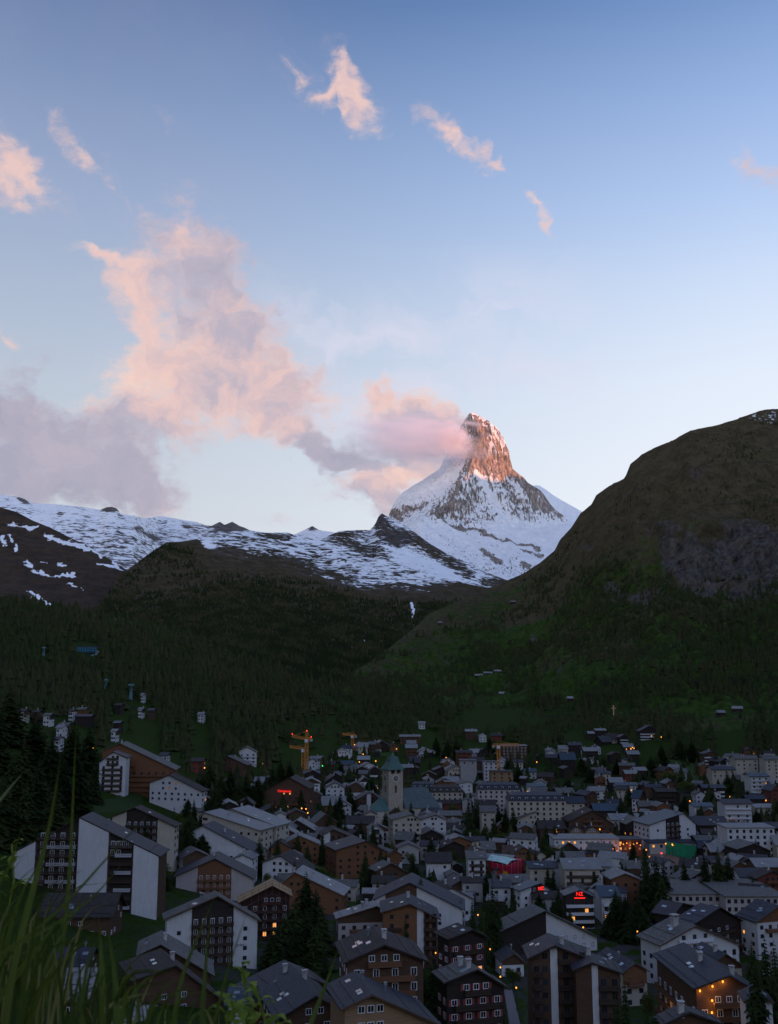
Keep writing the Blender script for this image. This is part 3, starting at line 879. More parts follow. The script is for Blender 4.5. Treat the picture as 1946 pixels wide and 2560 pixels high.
# unseen ridge added on the sunset side to shade all but the summit
yy = np.linspace(-5000, 12500, 420)
cx_ = 5300 + 250 * fbm(yy / 1500, 0, 3.3, 3)
top = 2330 + 130 * fbm(yy / 900, 7.7, 0, 4) + 90 * fbm(yy / 260, 1.7, 0, 3) + 380 * np.clip((yy - 8000) / 900, 0, 1)
prof = [(-1500, 0.0), (-900, .35), (-350, .78), (0, 1.0), (300, .8), (900, .4), (1900, -.05)]
X = np.stack([cx_ + d for d, _ in prof], 1)
Z = np.stack([top * h - (30 if h <= 0 else 0) for _, h in prof], 1)
Y = np.repeat(yy[:, None], len(prof), 1)
Z = Z + 90 * fbm(X / 500, Y / 500, 0, 4) * np.array([h * (1 - h) * 3 for _, h in prof])[None, :]
finish_sheet('shade_ridge', X, Y, Z, m_far, {'rock': np.ones_like(X), 'green': np.zeros_like(X), 'snow': np.clip((Z - 500) / 1500, 0, 1)})
# ------------------------------------------------------------------ house kit
CROPS = {0: (0, 0, 1.0), 1: (0, 1960, 1680 / 650), 2: (600, 2060, 3.36), 3: (1050, 2060, 1680 / 450), 4: (1450, 2060, 1680 / 496),
         5: (0, 1700, 3.36), 6: (450, 1750, 3.36), 7: (900, 1750, 3.36), 8: (1400, 1750, 1680 / 546)}


def cp(c, x, y):
    a = CROPS[c]
    return a[0] + x / a[2], a[1] + y / a[2]


def unit_window(name, glass, frame, shutter=None):
    """1 x 1 window, outer face at y=-0.07: frame bars, mullion, pane"""
    f = .09
    fr = [(-.5, .5, -.07, 0, -.5, -.5 + f), (-.5, .5, -.07, 0, .5 - f, .5), (-.5, -.5 + f, -.07, 0, -.5 + f, .5 - f), (.5 - f, .5, -.07, 0, -.5 + f, .5 - f), (-.03, .03, -.065, 0, -.5 + f, .5 - f)]
    V, F = boxes(fr)
    fm = [0] * len(F)
    v2, f2 = boxes([(-.5 + f, .5 - f, -.03, -.002, -.5 + f, .5 - f)])
    if glass is not None:
        F += [tuple(len(V) + i for i in g) for g in f2]
        V += v2
        fm += [1] * 6
    if shutter is not None:
        v3, f3 = boxes([(-.95, -.53, -.06, 0, -.5, .5), (.53, .95, -.06, 0, -.5, .5)])
        F += [tuple(len(V) + i for i in g) for g in f3]
        V += v3
        fm += [2] * 12
    me = bpy.data.meshes.new(name)
    me.from_pydata(V, [], F)
    for m in (frame, glass or M_PANE, shutter or M_SHUT):
        me.materials.append(m)
    me.polygons.foreach_set('material_index', fm)
    return me


def pane_mesh(glass):
    me = bpy.data.meshes.new('pane')
    V, F = boxes([(-.41, .41, -.03, -.002, -.41, .41)])
    me.from_pydata(V, [], F)
    me.materials.append(glass)
    return me


WM = {'w': unit_window('window', M_PANE, M_FRAME), 'd': unit_window('window', M_PANE, M_DFRAME), 'lit': unit_window('window', M_LIT, M_DFRAME), 'dim': unit_window('window', M_LIT2, M_DFRAME),
      'red': unit_window('window', M_PANE, M_FRAME, M_SHUT), 'fw': unit_window('window', None, M_FRAME), 'fd': unit_window('window', None, M_DFRAME), 'fred': unit_window('window', None, M_FRAME, M_SHUT)}
PM = {'dark': pane_mesh(M_PANE), 'lit': pane_mesh(M_LIT), 'dim': pane_mesh(M_LIT2)}


def unit_mesh(name, lst, mat):
    me = bpy.data.meshes.new(name)
    me.from_pydata(*boxes(lst)[:1], [], boxes(lst)[1])
    for m in (mat if isinstance(mat, list) else [mat]):
        me.materials.append(m)
    return me


CHIM = unit_mesh('chimney', [(-.45, .45, -.35, .35, -1.2, .9), (-.55, .55, -.45, .45, .9, 1.02), (-.4, -.3, -.3, .3, 1.02, 1.35), (.3, .4, -.3, .3, 1.02, 1.35), (-.6, .6, -.5, .5, 1.35, 1.45)], M_CHIM)
FLUE_V, FLUE_F = lathe([(.14, -1.0), (.14, 1.1), (.3, 1.12), (.3, 1.2), (.17, 1.3), (.32, 1.5), (.05, 1.75)], 8)
FLUE = bpy.data.meshes.new('flue')
FLUE.from_pydata(FLUE_V, [], FLUE_F)
FLUE.materials.append(M_METAL)
SKYM = unit_mesh('skylight', [(-.5, .5, -.5, .5, -.02, .10)], M_SKYL)
BALM = {}
for k, mt in (('d', M_RAILD), ('w', M_RAILW), ('o', M_RAILO)):
    # unit balcony: x -0.5..0.5, y -1.2..0, slab at z=0, slatted front and closed sides
    BALM[k] = unit_mesh('balcony', [(-.5, .5, -1.2, 0, -.14, 0), (-.5, .5, -1.2, -1.12, .86, .98), (-.5, .5, -1.19, -1.13, .06, .38), (-.5, .5, -1.19, -1.13, .46, .80),
                                    (-.5, -.49, -1.12, 0, 0, .95), (.49, .5, -1.12, 0, 0, .95)], mt)
THINGS = []   # (object, screen x, screen y, description) waiting for a label


def on_level(px, py, z):
    """where the ray through a print point meets a level plane"""
    a, y, dz_ = (float(v) for v in ray(px, py))
    s = (z - CAMZ) / dz_
    return np.array([a * s, y * s, z])


def hfix(h):
    return h if h <= 9 else 9 + (h - 9) * 1.3


class House:
    pass


def gable_house(P, r, ul, zl, ur, zr, D, wall, roof, style, cat, opts):
    """P: apex of the front roof edge; r: turn of the gable; ul/ur, zl/zr: the eaves seen from the apex; D: length of the ridge"""
    Y = P[1]
    near, mid = Y < 365, Y < 600
    t = (math.cos(r), math.sin(r))
    b = (-math.sin(r), math.cos(r))     # into the house
    xc = (ul + ur) / 2
    Wd = ur - ul
    ov = min(1.0, Wd * .07) * opts.get('ov', 1.0)
    th = .32
    cs = [(P[0] + t[0] * u + b[0] * v, P[1] + t[1] * u + b[1] * v) for u in (ul + ov, ur - ov) for v in (ov, D - ov)]
    zb = float(min(G(*c) for c in cs)) - .5
    O = (P[0] + t[0] * xc + b[0] * D / 2, P[1] + t[1] * xc + b[1] * D / 2, zb)
    root = empty({'house': 'house', 'hotel': 'hotel', 'barn': 'barn', 'chalet': 'chalet', 'apartment block': 'apartment_block'}.get(cat, 'house'), O, r)
    tag(root, None, cat)
    L = lambda u: u - xc
    M_ = lambda v: v - D / 2
    zA, zL, zR = P[2] - zb, zl - zb, zr - zb
    sl, sr = (zA - zL) / -ul, (zA - zR) / ur

    def under(u):
        return zA - th - (sl * -u if u < 0 else sr * u)
    a0, a1, d0, d1 = ul + ov, ur - ov, ov, D - ov
    pr = [(a0, 0), (a1, 0), (a1, under(a1) - .01), (0, zA - th - .01), (a0, under(a0) - .01)]
    V = [(L(u), M_(d0), z) for u, z in pr] + [(L(u), M_(d1), z) for u, z in pr]
    F = [(0, 1, 2, 3, 4), (9, 8, 7, 6, 5)] + [(i, 5 + i, 5 + (i + 1) % 5, (i + 1) % 5) for i in range(5)]
    mesh('wall', V, F, WALL[wall], root)
    rp = [(ul, zL), (0, zA), (ur, zR), (ur, zR - th), (0, zA - th), (ul, zL - th)]
    V = [(L(u), M_(0), z) for u, z in rp] + [(L(u), M_(D), z) for u, z in rp]
    F = [(0, 5, 4, 1), (1, 4, 3, 2), (6, 7, 10, 11), (7, 8, 9, 10)] + [(i, (i + 1) % 6, 6 + (i + 1) % 6, 6 + i) for i in range(6)]
    F = [f[::-1] for f in F]
    rf = mesh('roof', V, F, ROOF[roof], root)
    if near:
        e = .10
        bb = []
        for s_, uu, zz in ((-1, ul, zL), (1, ur, zR)):
            bb.append(((L(0), M_(-.06), zA - .19), (L(uu), M_(-.06), zz - .19), .30))
        mesh('bargeboard', *bars(bb), WALL['K' if wall in 'KB' else 'B'], root)
    # wall panels by style
    front = M_(d0)
    ze = min(zL, zR) - th
    hs = 2.75
    side = 'L' if r > R(4) else ('R' if r < -R(4) else None)
    rows = []
    z = ze - 1.75 + opts.get('dz', 0)
    while z > .9 and len(rows) < 8:
        rows.append(z)
        z -= hs
    gab = []
    if zA - ze > 3.2:
        gab.append(ze + 1.0)
    if zA - ze > 6.4:
        gab.append(ze + 3.75)
    lit = opts.get('lit', 0.0)
    wk = opts.get('win', 'd' if (wall in 'WCGP' or not near) else 'w')
    if style == 'red':
        wk = 'red'
    cap = opts.get('cap', 46 if near else (20 if mid else 10))
    cnt = [0]
    rng = random.Random(int(P[0] * 7 + P[1] * 13))

    def window(u, z, w_, h_, sidewall=None, k=None):
        if cnt[0] >= cap:
            return
        cnt[0] += 1
        k = k or wk
        if sidewall is None:
            loc, rz = (L(u), front - .002, z), 0
        elif sidewall == 'L':
            loc, rz = (L(a0) - .002, M_(u), z), -math.pi / 2
        else:
            loc, rz = (L(a1) + .002, M_(u), z), math.pi / 2
        q = rng.random()
        g = 'lit' if q < lit * .6 else ('dim' if q < lit else 'dark')
        if near:
            o = put('window', WM[{'w': 'fw', 'd': 'fd', 'red': 'fred'}[k]], root, loc, rz, (w_, 1, h_))
            put('pane', PM[g], o)
        else:
            put('window', WM[k if g == 'dark' else g], root, loc, rz, (w_, 1, h_))

    def balcony(u0, u1, z, key, sidewall=None):
        me = BALM[key]
        if sidewall is None:
            put('balcony', me, root, (L((u0 + u1) / 2), front - .003, z), 0, (u1 - u0, 1, 1))
        elif sidewall == 'L':
            put('balcony', me, root, (L(a0) - .003, M_((u0 + u1) / 2), z), -math.pi / 2, (u1 - u0, .9, 1))
        else:
            put('balcony', me, root, (L(a1) + .003, M_((u0 + u1) / 2), z), math.pi / 2, (u1 - u0, .9, 1))

    def panel(u0, u1, z0, z1, key, pr_=.06):
        V, F = boxes([(L(u0), L(u1), front - pr_, front - .004, z0, z1)])
        mesh('cladding' if key in 'BOKRT' else 'wall_panel', V, F, WALL[key], root)

    def poly_panel(u0, u1, z0, key, pr_=.06):
        """panel running up under the roof"""
        us = sorted({u0, u1} | ({0.0} if u0 < 0 < u1 else set()))
        pts = [(u0, z0), (u1, z0)] + [(u, under(u) - .03) for u in us[::-1]]
        n = len(pts)
        V = [(L(u), front - pr_, z) for u, z in pts] + [(L(u), front - .004, z) for u, z in pts]
        F = [tuple(range(n)), tuple(range(2 * n - 1, n - 1, -1))] + [(i, n + i, n + (i + 1) % n, (i + 1) % n) for i in range(n)]
        mesh('cladding' if key in 'BOKRT' else 'wall_panel', V, F, WALL[key], root)
    bk = opts.get('bal', 'd' if wall in 'WCGPK' else 'o')
    wspan = a1 - a0
    nc_ = max(2, int(wspan / (3.1 if near else 3.8)))
    xs = [a0 + wspan * (i + .5) / nc_ for i in range(nc_)]
    ww, wh = (1.25, 1.25)
    if style == 'tower':      # solid white fins either side of recessed looking balcony stacks
        fins = [(a0 + .02 * wspan, a0 + .16 * wspan), (a0 + .45 * wspan, a0 + .655 * wspan), (a0 + .83 * wspan, a1 - .02)]
        gaps = [(a0 + .17 * wspan, a0 + .44 * wspan), (a0 + .665 * wspan, a0 + .82 * wspan)]
        for f in fins:
            poly_panel(f[0], f[1], .02, 'W', .9)
        for g0, g1 in gaps:
            n = 0
            z = under((g0 + g1) / 2) - 3.2
            poly_panel(g0, g1, .04, 'K', .05)
            while z > 1:
                balcony(g0, g1, z, 'd')
                balcony(g0 + (g1 - g0) * .25, g1 - .1, z + .02, 'w') if n % 2 else None
                for q in range(2 if g1 - g0 < 7 else 4):
                    window(g0 + (g1 - g0) * (q + .5) / (2 if g1 - g0 < 7 else 4), z + 1.2, 1.5, 2.0, k='w')
                z -= 2.8
                n += 1
    elif style in ('bay', 'baylow'):
        bf = opts.get('bf', .42)
        bc = opts.get('bayc', 'K')
        m0, m1 = a0 + wspan * (.5 - bf / 2) + opts.get('bs', 0) * wspan, a0 + wspan * (.5 + bf / 2) + opts.get('bs', 0) * wspan
        poly_panel(m0, m1, .5, bc)
        for z in gab[:1] + rows:
            if near or mid:
                balcony(m0, m1, z - 1.35, bk)
            nb = max(2, int((m1 - m0) / 2.4))
            for i in range(nb):
                window(m0 + (m1 - m0) * (i + .5) / nb, z, 1.2, 1.7, k='w')
        for z in rows:
            for u in (a0 + (m0 - a0) * .5, m1 + (a1 - m1) * .5):
                if m0 - a0 > 1.6 and rng.random() < .75:
                    window(u, z, 1.15, 1.15, k='d')
    elif style == 'bands':
        for z in rows:
            balcony(a0 + .1, a1 - .1, z - 1.35, 'w')
            for u in xs:
                window(u, z, 1.5, 1.7, k='d')
        for z in gab:
            for u in (-1.6, 1.6):
                window(u, z, 1.1, 1.1, k='d')
    elif style == 'strip':
        s0, s1 = opts.get('strip', (.36, .47))
        q0, q1 = a0 + wspan * s0, a0 + wspan * s1
        poly_panel(q0, q1, .3, 'W', .12)
        panel(a0 + .05, q0 - .05, .2, opts.get('base', 4.2), 'W', .05)
        for z in gab[:1] + rows:
            window((q0 + q1) / 2, z, 1.25, 1.2, k='d')
            if q0 - a0 > 4:
                if z < ze - 1:
                    balcony(a0 + .3, a0 + (q0 - a0) * .55, z - 1.35, 'd')
                for f in (.25, .7):
                    if under(a0 + (q0 - a0) * f) > z + 1.2:
                        window(a0 + (q0 - a0) * f, z, 1.3, 1.4, k='d')
            balcony(q1 + .15, a1 - .2, z - 1.35, 'd')
            n = max(2, int((a1 - q1) / 2.8))
            for i in range(n):
                window(q1 + (a1 - q1) * (i + .5) / n, z, 1.4, 1.7, k='d')
    elif style == 'split':    # dark boards left, white plaster right
        poly_panel(.6, a1 - .02, .3, 'W')
        for i, z in enumerate(gab[:1] + rows):
            for u in xs:
                if under(u) - .8 > z + .6:
                    window(u, z, 1.1, 1.3, k='d')
    else:
        if style in ('bal', 'lit', 'red'):
            for i, z in enumerate(gab + rows):
                e0, e1 = a0 + .12 * wspan, a1 - .12 * wspan
                if i < len(gab):
                    half = wspan * .22
                    e0, e1 = max(e0, -half), min(e1, half)
                if near or mid or i == len(gab):
                    balcony(e0, e1, z - 1.35, bk)
        for z in gab:
            half = min(-ul, ur) * .45
            n = 2 if style == 'plain' else 3
            for i in range(n):
                u = -half + 2 * half * (i + .5) / n
                if under(u) - .75 > z + .5:
                    window(u, z, ww, wh)
        for z in rows[: (2 if style == 'plain' else 8)]:
            for u in xs:
                if style == 'plain' and rng.random() < .35:
                    continue
                window(u, z, ww, wh * (1.3 if style in ('bal', 'lit') else 1))
    if style in ('win', 'plain') and wall in 'WCP' and cat == 'chalet' and opts.get('clad', True) and rng.random() < .75:
        zc = rows[0] - 1.1 if (rows and rng.random() < .6) else ze - .3
        pts = [(a0 + .01, zc), (a1 - .01, zc), (a1 - .01, under(a1) - .03), (0, zA - th - .03), (a0 + .01, under(a0) - .03)]
        V = [(L(u), front - .05, z) for u, z in pts] + [(L(u), front - .004, z) for u, z in pts]
        mesh('cladding', V, [(0, 1, 2, 3, 4), (9, 8, 7, 6, 5)] + [(i, 5 + i, 5 + (i + 1) % 5, (i + 1) % 5) for i in range(5)], WALL[rng.choice('BBKO')], root)
        if rows and (near or mid):
            balcony(a0 + wspan * .18, a1 - wspan * .18, rows[0] - 1.35, 'o')
    if near:
        for f in (.55, .86):
            for s_, uu in ((sl, ul), (sr, ur)):
                zz = zA - s_ * abs(uu * f)
                mesh('snow_rail', *bars([((L(uu * f), M_(.5), zz + .16), (L(uu * f), M_(D - .5), zz + .16), .10)]), M_DARKM, root)
    if opts.get('plinth') and near:
        panel(a0 + .02, a1 - .02, .05, opts['plinth'], 'W')
    # long side seen from the camera
    if side:
        cap += 24 if near else (12 if mid else 4)
        n = max(2, int((d1 - d0) / (3.4 if near else 4.2)))
        for z in rows[:5]:
            if opts.get('sidebal'):
                balcony(d0 + .6, d1 - .6, z - 1.35, bk, side)
            for i in range(n):
                if rng.random() < .85:
                    window(d0 + (d1 - d0) * (i + .5) / n, z, 1.2, 1.3 if not opts.get('sidebal') else 1.7, side)
    # roof furniture on the slope one sees
    nsk = opts.get('sky', 2 if near else (1 if mid and rng.random() < .6 else 0))
    for i in range(nsk):
        left = (side == 'L') or (side is None and rng.random() < .5)
        fr_ = rng.uniform(.25, .7)
        u = ul * fr_ if left else ur * fr_
        v = D * rng.uniform(.2, .8)
        zz = zA - (sl * -u if u < 0 else sr * u)
        o = put('skylight', SKYM, root, (L(u), M_(v), zz + .03), 0, (1.0, 1.3, 1))
        o.rotation_euler = (0, -math.atan(sl) if u < 0 else math.atan(sr), 0)
    for i in range(opts.get('chim', 1 if (near or rng.random() < .55) else 0)):
        u = rng.uniform(ul * .35, ur * .35)
        v = D * rng.uniform(.25, .75)
        zz = zA - (sl * -u if u < 0 else sr * u)
        if near and rng.random() < .5:
            put('flue', FLUE, root, (L(u), M_(v), zz + .1), 0, (1.2, 1.2, 1))
        else:
            q = opts.get('cs', 1.0 if near else .9)
            put('chimney', CHIM, root, (L(u), M_(v), zz + .35), 0, (q, q, q))
    h = House()
    h.root, h.front, h.L, h.M, h.under, h.a0, h.a1, h.zA, h.d0, h.d1, h.rows, h.zb = root, front, L, M_, under, a0, a1, zA, d0, d1, rows, zb
    h.r, h.P = r, P
    return h


CATS = {'H': 'hotel', 'A': 'apartment block', 'C': 'chalet', 'B': 'barn'}
WARN = []


def describe(root, wall, roof, style, size, lit, sx, sy):
    kind = root['category']
    lead = size + ' ' if size else ''
    body = f"{lead}{WNAME[wall]} {kind}"
    tail = f"with {RNAME[roof]} roof"
    THINGS.append([root, sx, sy, body, tail])


def HG(c, XL, YL, XA, YA, XR, YR, h, r, D, wall, roof, style, cat='C', Yd=None, **opts):
    """house whose facing gable is measured on the print"""
    A, L_, R_ = cp(c, XA, YA), cp(c, XL, YL), cp(c, XR, YR)
    h, D = hfix(h), D * 1.05
    Yd = Yd or solve(A[0], A[1], h) or 400
    P = np.array([float(v) for v in at(A[0], A[1], Yd)])
    r = R(r)
    if 'back' in opts:
        Pb = on_level(*cp(c, *opts['back']), P[2])
        dv_ = Pb - P
        D = min(36.0, max(8.0, float(np.linalg.norm(dv_))))
        r = math.atan2(-dv_[0], dv_[1])
        if not (8.5 < D < 35) or abs(r) > 1.1:
            WARN.append((c, XA, YA, 'back', round(D, 1), round(math.degrees(r)), 'dist', round(Yd)))
        r = max(-1.0, min(1.0, r))
    n = np.array([math.sin(r), -math.cos(r), 0])
    t = np.array([math.cos(r), math.sin(r), 0])
    res = []
    for q in (L_, R_):
        a, y, z = ray(*q)
        d = np.array([float(a), float(y), float(z)])
        C0 = np.array([0, 0, CAMZ])
        s = np.dot(P - C0, n) / np.dot(d, n)
        Q = C0 + d * s
        res.append((float(np.dot(Q - P, t)), float(Q[2])))
    (ul, zl), (ur, zr) = res
    ul, ur = min(ul, -1.2), max(ur, 1.2)
    zl = min(P[2] - .22 * -ul, max(zl, P[2] - .8 * -ul))
    zr = min(P[2] - .22 * ur, max(zr, P[2] - .8 * ur))
    if not (6 < ur - ul < 45):
        WARN.append((c, XA, YA, 'width', round(ur - ul, 1), 'dist', round(Yd)))
    o = gable_house(P, r, ul, zl, ur, zr, D, wall, roof, style, CATS[cat], opts)
    size = 'small' if ur - ul < 9 else ('wide' if ur - ul > 22 else '')
    describe(o.root, wall, roof, style, size, opts.get('lit', 0), *A)
    return o


def HS(c, X1, Y1, X2, Y2, YE, h, D, wall, roof, style='plain', cat='C', Yd=None, dY=0, **opts):
    """house seen along its long side: ridge from (X1,Y1) to (X2,Y2), eave at YE"""
    a, b = cp(c, X1, Y1), cp(c, X2, Y2)
    h, D = hfix(h), D * 1.1
    ye = cp(c, X1, YE)[1]
    Yd = Yd or solve((a[0] + b[0]) / 2, (a[1] + b[1]) / 2, h) or 400
    P1, P2 = np.array([float(v) for v in at(*a, Yd)]), np.array([float(v) for v in at(*b, Yd + dY)])
    zm = (P1[2] + P2[2]) / 2
    e = P2 - P1
    e[2] = 0
    ln = float(np.linalg.norm(e))
    e /= ln
    r = math.atan2(e[0], -e[1])
    hw = D / 2
    ze = float(at((a[0] + b[0]) / 2, ye, Yd - hw)[2])
    ze = min(zm - .25 * hw, max(ze, zm - .8 * hw))
    if not (6 < ln < 60):
        WARN.append((c, X1, Y1, 'length', round(ln, 1), 'dist', round(Yd)))
    o = gable_house(np.array([P2[0], P2[1], zm]), r, -hw, ze, hw, ze, ln, wall, roof, 'plain', CATS[cat], dict(sidebal=style in ('bal', 'bands'), **({'bal': 'w'} if style == 'bands' else {}), **opts))
    size = 'small' if ln < 9 else ('long' if ln > 22 else '')
    describe(o.root, wall, roof, style, size, opts.get('lit', 0), (a[0] + b[0]) / 2, (a[1] + b[1]) / 2)
    return o


def HF(c, X1, X2, YT, h, D, wall, roof='s', floors=None, mansard=False, cat='H', Yd=None, r=0, name=None, **opts):
    """flat or mansard roofed block: front top edge from X1 to X2 at YT"""
    a, b = cp(c, X1, YT), cp(c, X2, YT)
    h, D = hfix(h), D * 1.1
    mx = (a[0] + b[0]) / 2
    Yd = Yd or solve(mx, a[1], h) or 400
    P = np.array([float(v) for v in at(mx, a[1], Yd)])
    W_ = (b[0] - a[0]) / FOC * Yd / math.cos(R(r)) / math.cos(PITCH)
    r = R(r)
    bdir = (-math.sin(r), math.cos(r))
    O = (P[0] + bdir[0] * D / 2, P[1] + bdir[1] * D / 2)
    tt = (math.cos(r), math.sin(r))
    zb = float(min(G(O[0] + tt[0] * su * W_ / 2 + bdir[0] * sv * D / 2, O[1] + tt[1] * su * W_ / 2 + bdir[1] * sv * D / 2) for su in (-1, 1) for sv in (-1, 1))) - .5
    H_ = P[2] - zb
    root = empty({'H': 'hotel', 'A': 'apartment_block', 'C': 'building', 'B': 'building'}[cat], (O[0], O[1], zb), r)
    tag(root, None, {'H': 'hotel', 'A': 'apartment block', 'C': 'building', 'B': 'building'}[cat])
    mh = 3.4 if mansard else 0
    mesh('wall', *boxes([(-W_ / 2, W_ / 2, -D / 2, D / 2, 0, H_ - mh)]), WALL[wall], root)
    if mansard:
        z0, z1, i = H_ - mh + .01, H_, 1.6
        w2, d2 = W_ / 2 + .4, D / 2 + .4
        V = [(-w2, -d2, z0), (w2, -d2, z0), (w2, d2, z0), (-w2, d2, z0), (-w2 + i, -d2 + i, z1), (w2 - i, -d2 + i, z1), (w2 - i, d2 - i, z1), (-w2 + i, d2 - i, z1), (-w2 + i + 3, 0, z1 + 1.2), (w2 - i - 3, 0, z1 + 1.2)]
        F = [(0, 3, 2, 1), (0, 1, 5, 4), (1, 2, 6, 5), (2, 3, 7, 6), (3, 0, 4, 7), (4, 5, 9, 8), (5, 6, 9), (6, 7, 8, 9), (7, 4, 8)]
        mesh('roof', V, F, ROOF[roof], root)
        n = max(3, int(W_ / 4.2))
        for k in range(n):
            x = -W_ / 2 + W_ * (k + .5) / n
            V, F = boxes([(x - .7, x + .7, -D / 2 + .1, -D / 2 + 1.6, z0 + .5, z0 + 2.2)])
            dm = mesh('dormer', V, F, WALL['W'], root)
            put('window', WM['d'], dm, (x, -D / 2 + .098, z0 + 1.35), 0, (1.0, 1, 1.3))
    else:
        mesh('roof', *boxes([(-W_ / 2 - .6, W_ / 2 + .6, -D / 2 - .6, D / 2 + .6, H_ + .002, H_ + .4)]), ROOF[roof], root)
    z = H_ - mh - 1.6
    k = 0
    rng = random.Random(int(P[0] * 3 + P[1]))
    lit = opts.get('lit', 0)
    cnt = 0
    while z > 1 and k < (floors or 6):
        n = max(2, int(W_ / opts.get('sp', 3.3)))
        if opts.get('bands'):
            put('balcony', BALM['w'], root, (0, -D / 2 - .003, z - 1.35), 0, (W_ - .4, 1, 1))
        for q in range(n):
            if cnt > 70:
                break
            g = rng.random()
            put('window', WM['lit' if g < lit * .6 else ('dim' if g < lit else opts.get('win', 'd'))], root, (-W_ / 2 + W_ * (q + .5) / n, -D / 2 - .002, z), 0, (1.3, 1, 1.55))
            cnt += 1
        z -= 2.9
        k += 1
    size = 'long' if W_ > 28 else ''
    lead = size + ' ' if size else ''
    THINGS.append([root, mx, a[1], f"{lead}{'' if mansard else 'flat roofed '}{WNAME[wall]} {root['category']}", f"with {RNAME[roof]} {'mansard ' if mansard else ''}roof" if mansard else 'with rows of windows'])
    h_ = House()
    h_.root, h_.W, h_.D, h_.H, h_.zb = root, W_, D, H_, zb
    return h_


def text_mesh(s, size, mat, depth=.05):
    cu = bpy.data.curves.new('lettering', 'FONT')
    cu.body = s
    cu.size = size
    cu.extrude = depth
    cu.align_x = 'CENTER'
    cu.align_y = 'CENTER'
    o = bpy.data.objects.new('lettering', cu)
    COL.objects.link(o)
    dg = bpy.context.evaluated_depsgraph_get()
    me = bpy.data.meshes.new_from_object(o.evaluated_get(dg))
    bpy.data.objects.remove(o)
    bpy.data.curves.remove(cu)
    me.transform(Matrix.Rotation(math.pi / 2, 4, 'X'))
    me.materials.clear()
    me.materials.append(mat)
    return me
# ------------------------------------------------------------------ the village, house by house
# lower left, on the hillside
HT = HG(1, 60, 455, 520, 215, 1040, 468, 22, 8, 16, 'B', 's', 'tower', 'A', ov=.8, sky=2, chim=1, back=(600, 178))
HG(1, 705, 215, 870, 150, 1140, 275, 18, -8, 18, 'C', 'b', 'bay', 'A', bs=-.02, bf=.5, back=(908, 136))
HG(5, 1240, 865, 1420, 795, 1700, 935, 16, -6, 14, 'W', 'b', 'win', 'C', lit=.12, clad=False, back=(1475, 786))
hg = HG(5, 845, 590, 1010, 530, 1480, 755, 21, -14, 22, 'O', 'g', 'bal', 'H', lit=.06, back=(1068, 512))
HG(5, 815, 755, 950, 600, 1075, 650, 19, 4, 12, 'W', 'm', 'bal', 'A', bal='d')
HG(1, 1120, 600, 1390, 480, 1650, 615, 13, 5, 16, 'P', 's', 'bay', 'C', bayc='O', bal='o', bf=.44)
HLET = HG(1, 1058, 875, 1410, 722, 1690, 885, 17, 3, 15, 'W', 'g', 'bay', 'C', bf=.46, bal='d', chim=2, back=(1392, 690))
HG(6, 60, 1120, 190, 1050, 645, 1290, 14, -10, 14, 'W', 's', 'win', 'A')
HS(1, 290, 700, 782, 702, 860, 9, 14, 'B', 'b', 'plain', 'C', chim=1)
HS(1, 380, 1060, 620, 1050, 1200, 8, 12, 'B', 's', 'plain', 'C')
HS(1, 430, 1190, 640, 1180, 1400, 8, 11, 'B', 'l', 'plain', 'C', sky=0)
HG(1, 850, 1270, 1140, 1170, 1480, 1430, 9, 15, 18, 'B', 'b', 'plain', 'C', back=(1040, 1060))
HG(1, 880, 1110, 1040, 1035, 1390, 1240, 10, 12, 14, 'B', 'g', 'plain', 'C', chim=2)
HS(1, 760, 1440, 980, 1440, 1535, 7, 10, 'B', 'l', 'plain', 'C', sky=0)
HS(1, 1480, 1330, 1640, 1290, 1420, 8, 12, 'W', 'u', 'plain', 'C')
# bottom centre
HG(2, 845, 1557, 1112, 1430, 1700, 1690, 13, 18, 22, 'T', 's', 'win', 'C', win='w', sky=3, chim=2, back=(960, 1235))
HG(2, 300, 1650, 640, 1440, 860, 1570, 10, 18, 18, 'B', 's', 'plain', 'C', sky=3)
HG(2, 105, 1510, 560, 1275, 790, 1365, 11, 20, 16, 'O', 's', 'plain', 'C', back=(370, 1140))
HG(2, 870, 1165, 1220, 1010, 1590, 1150, 15, 12, 18, 'B', 'b', 'bal', 'C', win='w', sky=4, chim=2, back=(1120, 850), Yd=207)
HG(2, 805, 795, 1150, 688, 1390, 805, 14, 5, 14, 'P', 'l', 'win', 'C', chim=3, back=(1120, 640))
HG(2, 1180, 742, 1430, 668, 1690, 802, 17, 2, 22, 'O', 's', 'strip', 'C', strip=(.62, .74), base=1.2, sky=4, back=(1410, 575))
HG(2, 1110, 640, 1425, 490, 1894, 724, 16, -4, 18, 'W', 's', 'bay', 'C', bf=.36, bs=-.2, bayc='B', sky=3)
HG(2, 800, 215, 1060, 140, 1265, 245, 15, 20, 20, 'O', 'm', 'win', 'C', chim=1, back=(950, 92))
HG(2, 770, 310, 1035, 248, 1110, 345, 10, 15, 8, 'O', 's', 'win', 'C')
HG(2, 165, 325, 335, 262, 565, 420, 12, 15, 14, 'W', 'b', 'win', 'C', clad=False, back=(440, 213))
HG(2, 330, 520, 460, 400, 875, 600, 13, -8, 14, 'O', 'l', 'plain', 'C', sky=3, chim=2)
HPLY = HG(2, -20, 668, 275, 515, 445, 610, 16, 8, 12, 'K', 'y', 'bal', 'C', lit=.12, sky=0, chim=0, bal='d')
HG(2, 1140, 395, 1275, 325, 1455, 425, 12, 10, 12, 'B', 'g', 'bal', 'C', back=(1200, 298))
HS(3, 40, 258, 300, 262, 360, 12, 13, 'W', 'b', 'plain', 'C')
HG(7, 80, 1085, 150, 1040, 265, 1095, 10, 8, 11, 'W', 'g', 'win', 'C', lit=.1)
